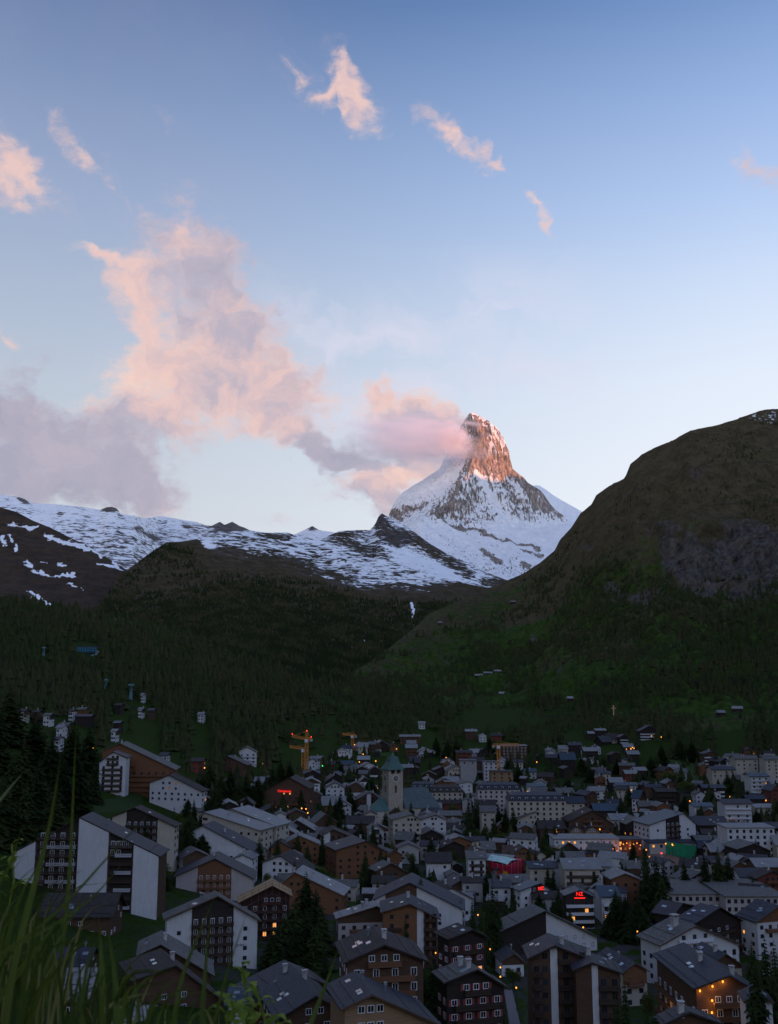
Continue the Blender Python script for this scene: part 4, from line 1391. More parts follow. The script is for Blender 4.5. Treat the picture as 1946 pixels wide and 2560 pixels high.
HG(6, 165, 985, 205, 940, 680, 1090, 13, -22, 14, 'C', 'l', 'win', 'A', sky=2)
HG(6, 370, 930, 440, 912, 815, 1060, 15, -22, 15, 'C', 'l', 'bal', 'A', sky=2, bal='w')
HG(2, 360, 165, 500, 95, 685, 172, 12, 6, 12, 'O', 'l', 'win', 'C')
HG(2, 450, 192, 570, 138, 685, 188, 9, 6, 8, 'O', 'l', 'plain', 'C')
HG(6, 1185, 1140, 1290, 1085, 1480, 1165, 14, 8, 14, 'B', 'b', 'strip', 'C', strip=(.02, .24), base=1)
# centre right, near
HG(3, 260, 1075, 490, 983, 655, 1060, 10.5, 18, 14, 'K', 'b', 'red', 'C', lit=.16, back=(350, 918), Yd=275)
HG(3, 225, 1480, 540, 1352, 845, 1535, 10.5, 15, 14, 'K', 'g', 'red', 'C', plinth=3.2, chim=2, back=(410, 1253), Yd=215)
HG(3, 715, 1020, 1172, 808, 1690, 1065, 13, 3, 18, 'K', 'g', 'split', 'C', sky=0, back=(1050, 742))
HG(3, 1005, 1255, 1260, 1130, 1640, 1275, 12.5, 12, 18, 'B', 'm', 'strip', 'A', strip=(.32, .44), base=3.6, sky=3, chim=2, back=(1195, 1015), Yd=233)
HG(4, -60, 1235, 105, 1170, 375, 1265, 12.5, 12, 16, 'B', 'm', 'strip', 'A', strip=(.36, .50), base=3.4, back=(45, 1070), Yd=228)
HN1 = HG(3, 930, 605, 1130, 550, 1245, 622, 11, 12, 16, 'W', 'u', 'bay', 'H', bf=.42, bs=.08, back=(1062, 526))
HN2 = HG(3, 1345, 668, 1490, 615, 1645, 685, 12.5, 6, 18, 'K', 'u', 'bands', 'H', lit=.22, back=(1452, 582))
HS(4, 128, 500, 310, 535, 615, 12, 14, 'W', 'u', 'bands', 'H', lit=.2)
HG(3, 860, 285, 970, 215, 1095, 290, 11, 6, 10, 'O', 'b', 'win', 'C')
HS(3, 760, 190, 870, 200, 265, 10, 12, 'C', 'r', 'plain', 'C', sky=0)
HS(3, 560, 150, 700, 165, 240, 10, 13, 'G', 'g', 'plain', 'C')
HG(3, 0, 105, 110, 50, 245, 115, 11, 10, 12, 'K', 'g', 'bal', 'C')
HG(3, 270, 150, 370, 115, 505, 165, 10, 8, 12, 'O', 'u', 'plain', 'C')
HG(3, 170, 235, 320, 160, 440, 215, 9, 15, 12, 'K', 'b', 'plain', 'C')
HS(3, 420, 240, 620, 255, 320, 13, 13, 'W', 'g', 'bal', 'C')
HS(3, 985, 335, 1245, 350, 410, 12, 13, 'C', 's', 'plain', 'C', sky=3)
HS(3, 1300, 310, 1660, 320, 420, 15, 16, 'C', 'l', 'bal', 'A', sky=5)
HS(3, 635, 505, 850, 515, 590, 10, 13, 'W', 'm', 'plain', 'C', sky=0)
HG(3, 190, 650, 305, 590, 515, 705, 12, 18, 14, 'W', 'b', 'plain', 'C', clad=False)
HG(3, 755, 1285, 880, 1205, 990, 1300, 7, 8, 9, 'W', 's', 'plain', 'C', sky=0)
HG(8, 28, 1150, 75, 1095, 165, 1160, 8, 10, 12, 'W', 's', 'plain', 'C')
# lower right
HLIT = HG(4, 960, 1392, 1270, 1278, 1690, 1515, 18, 42, 22, 'B', 's', 'bal', 'H', lit=.05, sky=2, chim=4, sidebal=True, bal='o', back=(880, 1000), Yd=222)
HG(4, 680, 1028, 985, 858, 1385, 1022, 15, 25, 18, 'W', 'g', 'bal', 'A', sky=3, chim=1, cs=2.0, bal='w', back=(770, 780))
HG(4, 790, 778, 875, 668, 1150, 725, 12, 38, 15, 'K', 'm', 'plain', 'C', sky=2, back=(690, 638))
HG(4, 955, 812, 1190, 703, 1530, 905, 15, 8, 14, 'K', 's', 'lit', 'C', lit=.16, sky=3, back=(1040, 672))
HG(4, 1495, 832, 1690, 690, 1900, 790, 15, 34, 16, 'W', 's', 'win', 'C', sky=4, lit=.08, back=(1500, 630))
HSCH = HF(4, 700, 1230, 598, 8, 26, 'P', 'g', cat='C', sp=2.4)
HF(4, 1250, 1720, 618, 9, 30, 'P', 'g', cat='C', sp=2.4)
HG(4, 915, 470, 1035, 400, 1130, 452, 10, 38, 13, 'K', 'g', 'red', 'C', back=(870, 372))
HS(4, 1300, 365, 1560, 375, 450, 10, 13, 'W', 'm', 'plain', 'C')
HG(4, 1490, 462, 1640, 393, 1800, 482, 12, 20, 13, 'R', 'b', 'bal', 'C', back=(1570, 366))
HS(4, 1430, 280, 1700, 290, 362, 12, 14, 'B', 'l', 'plain', 'C')
HS(4, 1030, 475, 1400, 480, 502, 6, 8, 'B', 'l', 'plain', 'C')
HG(4, 1185, 240, 1300, 150, 1360, 215, 11, 22, 12, 'C', 'l', 'plain', 'C')
HG(4, 1330, 212, 1480, 160, 1640, 235, 12, 10, 14, 'K', 'g', 'plain', 'C')
HS(4, 1060, 155, 1290, 170, 235, 10, 14, 'K', 'l', 'plain', 'C', sky=3)
HS(4, 1600, 75, 1780, 85, 180, 12, 14, 'C', 'l', 'plain', 'C')
HF(8, 1295, 1640, 985, 15, 14, 'W', 'l', bands=False, cat='A', lit=.05, win='d')
HS(4, 950, 95, 1160, 90, 135, 9, 12, 'K', 'g', 'plain', 'C')
HG(4, 255, 466, 385, 414, 532, 472, 12, 6, 12, 'O', 'l', 'win', 'C')
HS(4, 1590, 1120, 1760, 1100, 1240, 11, 15, 'W', 'g', 'plain', 'C')
HS(4, 1590, 1310, 1770, 1300, 1440, 11, 14, 'W', 'r', 'plain', 'C', sky=0)
HG(4, 1385, 1500, 1500, 1445, 1650, 1510, 13, -8, 6, 'W', 's', 'plain', 'C', Yd=208, clad=False)
HG(4, 690, 1700, 930, 1588, 1215, 1690, 10, 4, 4, 'B', 'm', 'plain', 'C', sky=0, Yd=175)
HG(4, 355, 1265, 470, 1175, 590, 1245, 10.5, 14, 16, 'C', 's', 'win', 'C', sky=3)
HG(4, 1110, 1190, 1240, 1095, 1400, 1205, 13, 12, 12, 'C', 's', 'plain', 'C')
# left of centre, further back
HSIGN = HG(6, 560, 830, 925, 650, 1095, 745, 19, -6, 20, 'B', 'b', 'lit', 'H', lit=.42, cap=44)
HG(6, 1215, 742, 1305, 690, 1395, 740, 14, 4, 12, 'W', 's', 'win', 'A')
HS(6, 1190, 810, 1400, 800, 885, 10, 16, 'O', 'l', 'plain', 'C')
HG(6, 1310, 890, 1380, 850, 1450, 898, 9, 4, 12, 'W', 'u', 'win', 'C')
HG(6, 498, 856, 560, 828, 628, 882, 9, 4, 12, 'W', 'b', 'win', 'C')
HG(6, 295, 908, 420, 850, 495, 885, 9, 14, 14, 'K', 'l', 'plain', 'C')
HS(6, 100, 480, 215, 490, 515, 10, 12, 'R', 'b', 'plain', 'C', lit=.2)
HG(6, 325, 525, 400, 470, 572, 548, 11, -6, 14, 'B', 'm', 'plain', 'C')
HG(6, 485, 432, 565, 390, 655, 442, 13, 6, 12, 'W', 's', 'bands', 'A')
HS(6, 630, 645, 720, 642, 685, 8, 11, 'W', 'l', 'plain', 'C')
HG(6, 660, 955, 785, 890, 855, 945, 9, 18, 13, 'K', 'b', 'plain', 'C')
HG(6, 885, 965, 945, 938, 1022, 985, 8, 4, 12, 'K', 'm', 'plain', 'C')
HS(6, 830, 1000, 925, 1005, 1040, 8, 11, 'C', 'g', 'plain', 'C')
HG(6, 905, 1060, 985, 1005, 1140, 1095, 10, -4, 12, 'K', 'l', 'plain', 'C')
HG(6, 1110, 1055, 1225, 955, 1335, 1025, 12, 16, 14, 'W', 'g', 'win', 'C', lit=.12)
HS(6, 1400, 965, 1640, 975, 1040, 10, 15, 'B', 'b', 'plain', 'C')
HG(6, 1548, 965, 1602, 932, 1662, 962, 12, 4, 11, 'C', 's', 'win', 'A')
HG(6, 1585, 1092, 1650, 1050, 1725, 1108, 11, 8, 12, 'W', 'g', 'bal', 'C')
HG(6, 985, 645, 1125, 588, 1205, 640, 10, 16, 14, 'K', 'm', 'plain', 'C')
HG(6, 1010, 695, 1110, 655, 1190, 697, 10, 8, 14, 'W', 'l', 'win', 'C')
HG(6, 1212, 692, 1300, 630, 1372, 678, 10, 14, 14, 'K', 'm', 'plain', 'C')
HG(6, 1290, 452, 1370, 405, 1442, 448, 9, 6, 12, 'W', 'l', 'bal', 'C', lit=.1)
HG(6, 1468, 402, 1522, 355, 1592, 388, 9, 12, 12, 'C', 'l', 'plain', 'C')
HG(6, 1585, 392, 1640, 345, 1700, 388, 10, 4, 12, 'W', 'g', 'win', 'C')
HS(6, 1235, 512, 1310, 510, 545, 9, 12, 'B', 'b', 'plain', 'C')
HS(6, 1375, 555, 1480, 550, 590, 9, 13, 'C', 'g', 'plain', 'C')
HG(6, 1508, 685, 1555, 645, 1602, 680, 9, 8, 12, 'W', 'l', 'win', 'C')
HG(6, 1590, 590, 1640, 560, 1705, 600, 9, 4, 11, 'W', 'm', 'plain', 'C')
HS(6, 1490, 470, 1600, 465, 500, 9, 12, 'K', 'l', 'plain', 'C')
HS(6, 1500, 590, 1590, 585, 620, 8, 12, 'B', 'g', 'plain', 'C')
HG(6, 1405, 725, 1482, 690, 1555, 742, 12, 2, 13, 'W', 'g', 'win', 'C')
HG(6, 1490, 835, 1592, 775, 1690, 838, 13, 10, 14, 'B', 's', 'strip', 'A', strip=(.4, .6), base=.8)
HS(6, 1060, 600, 1180, 585, 612, 8, 12, 'K', 'u', 'plain', 'C')
HG(6, 1090, 800, 1140, 768, 1200, 800, 9, 4, 11, 'B', 'g', 'plain', 'C')
# around the church
HS(7, -20, 355, 75, 358, 395, 10, 13, 'C', 'l', 'plain', 'C')
HS(7, 70, 345, 140, 345, 372, 10, 12, 'B', 'g', 'plain', 'C')
HG(7, 105, 402, 185, 338, 245, 372, 10, 14, 12, 'W', 'l', 'win', 'C')
HG(7, 245, 392, 290, 360, 332, 388, 9, 4, 12, 'O', 'b', 'plain', 'C', lit=.15)
HS(7, 330, 287, 512, 292, 300, 9, 12, 'B', 'l', 'plain', 'C', sky=0)
HS(7, 390, 338, 475, 336, 366, 9, 12, 'K', 'l', 'plain', 'C')
HS(7, 380, 372, 485, 370, 402, 11, 13, 'B', 'l', 'bal', 'C')
HG(7, 488, 442, 555, 400, 645, 430, 9, 10, 12, 'W', 'l', 'plain', 'C')
HS(7, 410, 470, 510, 464, 525, 9, 14, 'K', 'm', 'plain', 'C')
HS(7, 488, 180, 552, 178, 196, 8, 11, 'W', 'l', 'plain', 'C', sky=0)
HS(7, 880, 243, 985, 243, 263, 10, 12, 'B', 'l', 'plain', 'C')
HG(7, 1000, 302, 1040, 282, 1068, 300, 9, 2, 11, 'W', 'l', 'win', 'C')
HS(7, 1090, 277, 1195, 280, 300, 7, 11, 'R', 'b', 'plain', 'C', sky=0)
HF(7, 1200, 1400, 385, 14, 12, 'B', 'l', cat='A', win='w')
HS(7, 800, 418, 945, 422, 442, 13, 13, 'R', 'b', 'bal', 'C')
HG(7, 688, 512, 750, 490, 805, 520, 9, 2, 12, 'W', 'm', 'plain', 'C')
HF(7, 848, 978, 512, 16, 16, 'G', 's', cat='A', floors=1, sp=6)
HS(7, 920, 478, 1045, 475, 520, 13, 14, 'B', 'b', 'plain', 'C')
HG(7, 732, 600, 812, 550, 920, 588, 13, 6, 14, 'C', 'g', 'bal', 'C')
HG(7, 620, 590, 690, 560, 745, 592, 9, 8, 12, 'K', 'm', 'plain', 'C')
HG(7, 515, 630, 580, 600, 645, 632, 9, -4, 12, 'K', 'b', 'plain', 'C', lit=.1)
HG(7, 638, 698, 720, 658, 805, 695, 10, 4, 13, 'O', 'm', 'plain', 'C')
HG(7, 825, 705, 912, 682, 958, 702, 12, 12, 13, 'W', 'g', 'win', 'C')
HF(7, 440, 625, 705, 12, 13, 'C', 's', mansard=True, cat='H')
HF(7, 608, 858, 735, 14, 13, 'C', 'b', mansard=True, cat='H')
HGR1 = HF(7, 1000, 1338, 712, 17, 14, 'P', 's', mansard=True, cat='H', lit=.03)
HGR2 = HF(7, 1262, 1720, 800, 20, 15, 'C', 's', mansard=True, cat='H', sp=3.6)
HF(7, 1105, 1280, 605, 14, 13, 'T', 'b', cat='C', sp=5, floors=4)
HF(7, 1045, 1160, 522, 14, 12, 'W', 's', cat='A', sp=4)
HS(7, 1395, 695, 1555, 700, 716, 10, 13, 'W', 'u', 'plain', 'C', lit=.15)
HS(7, 320, 770, 590, 790, 852, 10, 15, 'W', 'b', 'plain', 'C')
HG(7, 40, 800, 100, 776, 205, 842, 12, 4, 12, 'W', 's', 'bay', 'C', bf=.3, bayc='B')
HG(7, 105, 905, 168, 870, 225, 908, 9, 4, 12, 'C', 'g', 'plain', 'C')
HG(7, 242, 952, 305, 910, 362, 948, 10, 4, 12, 'W', 'm', 'win', 'C')
HS(7, 385, 905, 520, 890, 955, 9, 14, 'K', 'm', 'plain', 'C')
HS(7, 512, 900, 695, 906, 946, 10, 14, 'W', 'm', 'plain', 'C')
HS(7, 655, 930, 855, 925, 962, 11, 14, 'B', 'g', 'plain', 'C')
HG(7, 265, 1005, 440, 958, 535, 1015, 17, 10, 15, 'C', 'g', 'win', 'A')
HG(7, 495, 1005, 640, 965, 740, 1010, 14, 4, 13, 'W', 'm', 'win', 'A')
HG(7, 718, 1055, 865, 1008, 972, 1060, 9, 20, 13, 'K', 'g', 'plain', 'C')
HS(7, 1000, 880, 1140, 890, 938, 15, 14, 'C', 'g', 'plain', 'A')
HG(7, 1025, 990, 1090, 955, 1170, 985, 10, 4, 12, 'W', 'g', 'win', 'C')
HG(7, 1130, 985, 1190, 950, 1255, 992, 10, 4, 12, 'W', 'l', 'win', 'C')
HG(7, 1308, 1005, 1480, 935, 1605, 985, 13, 18, 15, 'C', 'g', 'win', 'A')
HS(7, 1480, 1008, 1720, 1010, 1082, 10, 15, 'B', 'b', 'plain', 'C', lit=.08)
HS(7, 1215, 1142, 1480, 1146, 1185, 7, 13, 'K', 'b', 'plain', 'C')
HS(7, 0, 880, 70, 882, 925, 9, 12, 'B', 'g', 'plain', 'C')
HG(7, 40, 950, 85, 920, 140, 955, 10, 4, 12, 'W', 'g', 'win', 'C')
HS(7, 600, 835, 860, 838, 870, 8, 12, 'R', 'b', 'plain', 'C')
# slope on the right
HS(8, 262, 217, 352, 220, 233, 8, 11, 'K', 'l', 'plain', 'C', sky=0)
HS(8, 205, 238, 262, 240, 258, 8, 11, 'K', 'l', 'plain', 'C', sky=0)
HS(8, 288, 270, 372, 282, 325, 9, 14, 'K', 'm', 'plain', 'C', dY=6)
HS(8, 345, 252, 445, 262, 306, 9, 14, 'C', 'b', 'plain', 'C')
HG(8, 460, 285, 492, 265, 530, 285, 10, 4, 11, 'K', 'm', 'bands', 'C')
HS(8, 475, 335, 560, 332, 362, 9, 12, 'K', 'l', 'plain', 'C', lit=.4)
HS(8, 505, 392, 605, 384, 416, 9, 12, 'K', 'l', 'plain', 'C')
HS(8, 55, 325, 165, 322, 348, 10, 13, 'K', 'm', 'plain', 'C')
HS(8, -20, 350, 60, 345, 378, 8, 12, 'C', 'l', 'plain', 'C')
HS(8, -10, 402, 115, 404, 460, 14, 16, 'K', 'u', 'plain', 'A')
HS(8, 170, 366, 292, 360, 392, 11, 13, 'K', 'l', 'bal', 'C')
HG(8, 205, 470, 255, 445, 305, 470, 8, 2, 11, 'W', 'm', 'bal', 'C')
HS(8, 268, 545, 388, 545, 566, 10, 12, 'C', 's', 'plain', 'C', lit=.2)
HS(8, 485, 537, 592, 537, 566, 10, 12, 'R', 'l', 'plain', 'C')
HS(8, 555, 514, 660, 514, 541, 9, 11, 'K', 'l', 'plain', 'C')
HS(8, 415, 630, 590, 634, 655, 9, 12, 'W', 'u', 'plain', 'C', sky=0)
HS(8, 415, 660, 525, 665, 690, 10, 12, 'C', 'b', 'win', 'C')
HS(8, 565, 690, 640, 690, 755, 13, 12, 'W', 'u', 'plain', 'C', lit=.1, dY=-4)
HS(8, 715, 668, 880, 682, 705, 13, 13, 'K', 'b', 'bal', 'A')
HG(8, 612, 240, 690, 195, 765, 240, 13, 2, 12, 'K', 's', 'bands', 'A', lit=.06)
HG(8, 1105, 415, 1170, 392, 1235, 415, 13, 2, 12, 'B', 'm', 'bands', 'A')
HS(8, 1318, 425, 1508, 425, 452, 17, 14, 'C', 'g', 'plain', 'A', chim=2)
HS(8, 1545, 430, 1720, 430, 457, 17, 14, 'C', 'g', 'plain', 'A', chim=2)
HS(8, 1138, 510, 1332, 506, 532, 15, 14, 'C', 's', 'plain', 'A', lit=.12)
HS(8, 1430, 557, 1588, 557, 587, 16, 14, 'W', 'u', 'bands', 'A', lit=.08)
HS(8, 1072, 645, 1255, 650, 672, 12, 13, 'K', 's', 'bands', 'A')
HS(8, 1000, 786, 1162, 788, 808, 10, 13, 'W', 'u', 'plain', 'C', lit=.1)
HS(8, 1222, 756, 1452, 762, 784, 16, 14, 'W', 'm', 'bands', 'A')
HG(8, 1622, 700, 1670, 655, 1740, 705, 13, 8, 12, 'R', 's', 'win', 'C')
HG(8, 685, 960, 955, 868, 1065, 978, 17, 16, 18, 'W', 'u', 'bay', 'H', bf=.3)
HS(8, 985, 882, 1265, 900, 962, 12, 16, 'K', 'm', 'plain', 'H', sky=3)
HS(8, 800, 984, 1000, 990, 1052, 9, 14, 'K', 'm', 'plain', 'C')
HG(8, 62, 935, 252, 845, 432, 965, 15, 4, 16, 'B', 'b', 'bal', 'H', lit=.12)
HG(8, 68, 1008, 128, 968, 202, 1012, 9, 2, 10, 'T', 'b', 'win', 'C', win='w')
HG(8, 190, 1010, 250, 970, 318, 1014, 9, 2, 10, 'T', 'b', 'win', 'C', win='w')
HG(8, 320, 1062, 380, 1036, 440, 1066, 7, 2, 10, 'O', 'b', 'plain', 'C')
HS(8, 365, 870, 605, 872, 922, 9, 16, 'C', 'l', 'plain', 'C', sky=4)
HG(8, 508, 955, 600, 905, 690, 962, 12, 8, 13, 'K', 'g', 'lit', 'C', lit=.12)
HS(8, -10, 726, 185, 752, 792, 13, 14, 'C', 's', 'plain', 'H', lit=.06)
HS(8, 240, 792, 460, 796, 852, 10, 14, 'K', 'u', 'plain', 'C')
HS(8, 1468, 795, 1625, 797, 822, 8, 12, 'C', 'l', 'plain', 'C')
HS(8, 1040, 1010, 1200, 1000, 1060, 8, 13, 'K', 'g', 'plain', 'C')
HS(8, 640, 852, 785, 856, 895, 9, 13, 'C', 'l', 'plain', 'C')
HS(8, 1520, 935, 1700, 940, 985, 9, 13, 'K', 'm', 'plain', 'C')
# houses among the trees of the left slope
for (X1, X2, Yr, Ye, wl, rf) in ((175, 240, 240, 262, 'C', 'm'), (290, 350, 250, 265, 'B', 'b'), (380, 450, 275, 295, 'W', 'g'), (660, 740, 228, 245, 'O', 'g'), (590, 640, 242, 262, 'W', 'b'), (640, 790, 285, 305, 'K', 'm'), (490, 560, 372, 400, 'W', 'l'),
                                 (510, 600, 355, 372, 'B', 'g'), (470, 530, 470, 500, 'W', 'm'), (975, 1040, 192, 212, 'K', 'b'), (1170, 1215, 228, 242, 'W', 'l'), (1250, 1310, 235, 255, 'B', 'm'), (945, 1000, 408, 425, 'W', 'l'), (965, 1030, 340, 355, 'K', 'u'), (1190, 1225, 108, 120, 'W', 'l'), (1350, 1430, 605, 635, 'W', 's')):
    HS(5, X1, Yr, X2, Yr + 2, Ye, 9, 11, wl, rf, 'plain', 'C', sky=0)
for (X1, X2, Yr, Ye) in ((155, 215, 100, 118), (600, 690, 700, 725)):
    HS(6, X1, Yr, X2, Yr + 2, Ye, 9, 12, 'W', 'l', 'plain', 'C', sky=0)
# ------------------------------------------------------------------ church
CHURCH_Y = solve(982, 1881, 44)
cxw, cyw, czt = (float(v) for v in at(982, 1881, CHURCH_Y))
cb = float(G(cxw, cyw)) - .5
M_STONE = surf('church stone', (.36, .31, .24), 'plaster', .9, .25)
M_COP = surf('weathered copper', (.075, .16, .14), 'roof', .55, .3)
M_CROOF = surf('church slate roof', (.10, .13, .13), 'roof', .65, .25)
ch = empty('church', (cxw, cyw, cb), R(24))
tag(ch, 'old stone church with clock tower and green copper spire among the rooftops', 'church')
zt = float(at(982, 1923, CHURCH_Y)[2]) - cb
zs = czt - cb
hw = 5.0
tw = mesh('tower', *boxes([(-hw, hw, -hw, hw, 0, zt - 2.4), (-hw, -hw + 1.6, -hw, hw, zt - 2.4, zt), (hw - 1.6, hw, -hw, hw, zt - 2.4, zt), (-.5, .5, -hw, hw, zt - 2.4, zt), (-hw, hw, -.5, .5, zt - 2.401, zt - .001)]), M_STONE, ch)
V = [(-hw - .9, -hw - .9, zt), (hw + .9, -hw - .9, zt), (hw + .9, hw + .9, zt), (-hw - .9, hw + .9, zt)]
prev = [0, 1, 2, 3]
F = [(3, 2, 1, 0)]
for rr, zz in ((3.4, zt + 4.5), (2.5, zt + 8.0), (1.3, zt + (zs - zt) * .72), (.12, zs)):
    b = len(V)
    V += [(-rr, -rr, zz), (rr, -rr, zz), (rr, rr, zz), (-rr, rr, zz)]
    F += [(prev[i], prev[(i + 1) % 4], b + (i + 1) % 4, b + i) for i in range(4)]
    prev = [b, b + 1, b + 2, b + 3]
F.append(tuple(prev))
mesh('spire', V, F, M_COP, ch)
M_CLOCK = surf('clock dial', (.12, .11, .12), 'plain', .6)
M_RING = surf('clock ring', (.5, .45, .36), 'plain', .6)
for rz in (0, -math.pi / 2):
    V, F = lathe([(2.3, 0), (2.3, .15), (1.8, .2)], 20)
    rot = Matrix.Rotation(math.pi / 2, 4, 'X')
    V = [tuple(rot @ Vector(v)) for v in V]
    ck = mesh('clock', V, F, M_RING, ch, (0 if rz == 0 else -hw - .01, -hw - .01 if rz == 0 else 0, zt - 5.2), rz)
    V, F = lathe([(1.7, .16), (1.7, .26)], 20)
    mesh('dial', [tuple(rot @ Vector(v)) for v in V], F, M_CLOCK, ck)
    mesh('clock_hand', *boxes([(-.12, .12, -.34, -.28, 0, 1.4), (0, 1.0, -.34, -.28, -.12, .12)]), M_RING, ck)
    V, F = boxes([(-.6, .6, -.02, .1, -2.2, 2.2)])
    mesh('window', V, F, M_PANE, ch, (0 if rz == 0 else -hw - .03, -hw - .03 if rz == 0 else 0, zt - 12), rz)
# nave to the right, lower choir roof to the left
nl, nw, ze_, zr_ = 24.0, 8.5, 10.0, 22.0
V = [(hw + .01, -nw, 0), (hw + nl, -nw, 0), (hw + nl, nw, 0), (hw + .01, nw, 0), (hw + .01, -nw, ze_), (hw + nl, -nw, ze_), (hw + nl, nw, ze_), (hw + .01, nw, ze_)]
mesh('nave', V, [(0, 3, 2, 1), (4, 5, 6, 7), (0, 1, 5, 4), (1, 2, 6, 5), (2, 3, 7, 6), (3, 0, 4, 7)], WALL['C'], ch)
e = nw + .8
V = [(hw + .02, -e, ze_ + .01), (hw + nl + .8, -e, ze_ + .01), (hw + nl + .8, e, ze_ + .01), (hw + .02, e, ze_ + .01), (hw + .02, 0, zr_), (hw + nl - 5, 0, zr_)]
mesh('roof', V, [(0, 3, 2, 1), (0, 1, 5, 4), (1, 2, 5), (2, 3, 4, 5), (3, 0, 4)], M_CROOF, ch)
for i in range(3):
    mesh('window', *boxes([(hw + 5 + i * 7, hw + 6.6 + i * 7, -nw - .05, -nw - .004, 3, 8.4)]), M_PANE, ch)
V, F = boxes([(-hw - 10, -hw - .02, -6, 6, 0, 9)])
mesh('side_chapel', V, F, WALL['C'], ch)
V = [(-hw - 10.6, -6.6, 9.01), (-hw - .03, -6.6, 9.01), (-hw - .03, 6.6, 9.01), (-hw - 10.6, 6.6, 9.01), (-hw - 5, 0, 16), (-hw - .03, 0, 16)]
mesh('chapel_roof', V, [(0, 3, 2, 1), (0, 1, 5, 4), (1, 2, 5), (2, 3, 4, 5), (3, 0, 4)], M_COP, ch)


# ------------------------------------------------------------------ signs and facade fittings
def on_front(h, c, x, y):
    """where the ray through a print point meets the front wall: local x, z"""
    q = cp(c, x, y)
    a, yy_, z = ray(*q)
    d = np.array([float(a), float(yy_), float(z)])
    n = np.array([math.sin(h.r), -math.cos(h.r), 0])
    loc = np.array(h.root.location)
    p0 = loc + (-n) * h.front
    s = np.dot(p0 - np.array([0, 0, CAMZ]), n) / np.dot(d, n)
    Q = np.array([0, 0, CAMZ]) + d * s
    t = np.array([math.cos(h.r), math.sin(h.r), 0])
    return float(np.dot(Q - loc, t)), float(Q[2] - loc[2])


for hn, (x, y) in ((HN1, (1128, 606)), (HN2, (1490, 658))):
    u, z = on_front(hn, 3, x, y)
    sgn = put('sign', text_mesh('NZ', 1.9, M_SIGN), hn.root, (u, hn.front - .25, z + .2))
    mesh('sign_bar', *boxes([(-2.0, 2.0, -.06, .04, -.22, .10)]), M_SIGN, sgn, (0, 0, -1.35))
u, z = on_front(HSIGN, 6, 882, 764)
put('sign', text_mesh('Christiania', 2.0, M_SIGN), HSIGN.root, (u, HSIGN.front - 1.4, z))
mesh('sign_rail', *boxes([(-4.6, 4.6, -.05, .05, -1.1, -.98), (-4.5, -4.4, -.04, 1.3, -1.09, -1.0), (4.4, 4.5, -.04, 1.3, -1.09, -1.0)]), M_DARKM, HSIGN.root, (u, HSIGN.front - 1.4, z))
u, z = on_front(HLET, 0, 603, 2363)
put('lettering', text_mesh('EMBLI', 1.05, M_DARKM, .02), HLET.root, (u, HLET.front - .03, z))

# scaffold rails round the house with the bare plywood roof
P_ = HPLY
rl = []
M_RUST = surf('red scaffold tube', (.20, .05, .04), 'plain', .6)
for k in range(9):
    u = P_.a0 - .9 + (P_.a1 - P_.a0 + 1.8) * k / 8
    top = P_.under(max(P_.a0, min(P_.a1, u)))
    rl.append(((P_.L(u), P_.front - 1.7, 0), (P_.L(u), P_.front - 1.7, top + 2.2), .12))
for dzz in (-4.5, -2.2, .2, 1.2, 2.1):
    rl.append(((P_.L(P_.a0 - .9), P_.front - 1.7, P_.under(P_.a0) + dzz), (P_.L(0), P_.front - 1.7, P_.under(0) + dzz), .10))
    rl.append(((P_.L(0), P_.front - 1.7, P_.under(0) + dzz), (P_.L(P_.a1 + .9), P_.front - 1.7, P_.under(P_.a1) + dzz), .10))
so = mesh('scaffold', *bars(rl), M_RUST, None, P_.root.location, P_.r)
tag(so, 'rusty tube scaffold standing in front of the bare plywood roof', 'scaffold')


def point(name, parent, loc, e, col=(1, .42, .08), r_=.25):
    l = bpy.data.lights.new(name, 'POINT')
    l.energy = e
    l.color = col
    l.shadow_soft_size = r_
    o = bpy.data.objects.new(name, l)
    o.location = loc
    if parent is not None:
        o.parent = parent
    COL.objects.link(o)
    return o


LAMP_V, LAMP_F = lathe([(.05, -.24), (.16, -.22), (.22, 0), (.16, .2), (.05, .24)], 8)
LAMPM = bpy.data.meshes.new('wall_lamp')
LAMPM.from_pydata(LAMP_V, [], LAMP_F)
LAMPM.materials.append(M_LAMP)
H_ = HLIT
for (x, y, e) in ((1205, 1330, 90), (1118, 1370, 90), (1012, 1408, 60), (1115, 1490, 60), (1113, 1592, 50)):
    u, z = on_front(H_, 4, x, y)
    u = min(max(u, H_.L(H_.a0) + .3), H_.L(H_.a1) - .3)
    put('wall_lamp', LAMPM, H_.root, (u, H_.front - .35, z))
    point('lamp_light', H_.root, (u, H_.front - .9, z - .2), e)
xs_ = H_.L(H_.a0)
for (f, z, e) in ((.62, 9.5, 50), (.62, 6.0, 40), (.62, 2.6, 40), (.22, 8.0, 170), (.24, 4.2, 150), (.88, 3.0, 80)):
    yy_ = H_.M(H_.d0 + (H_.d1 - H_.d0) * f)
    put('wall_lamp', LAMPM, H_.root, (xs_ - .35, yy_, z))
    point('lamp_light', H_.root, (xs_ - .9, yy_, z - .2), e)

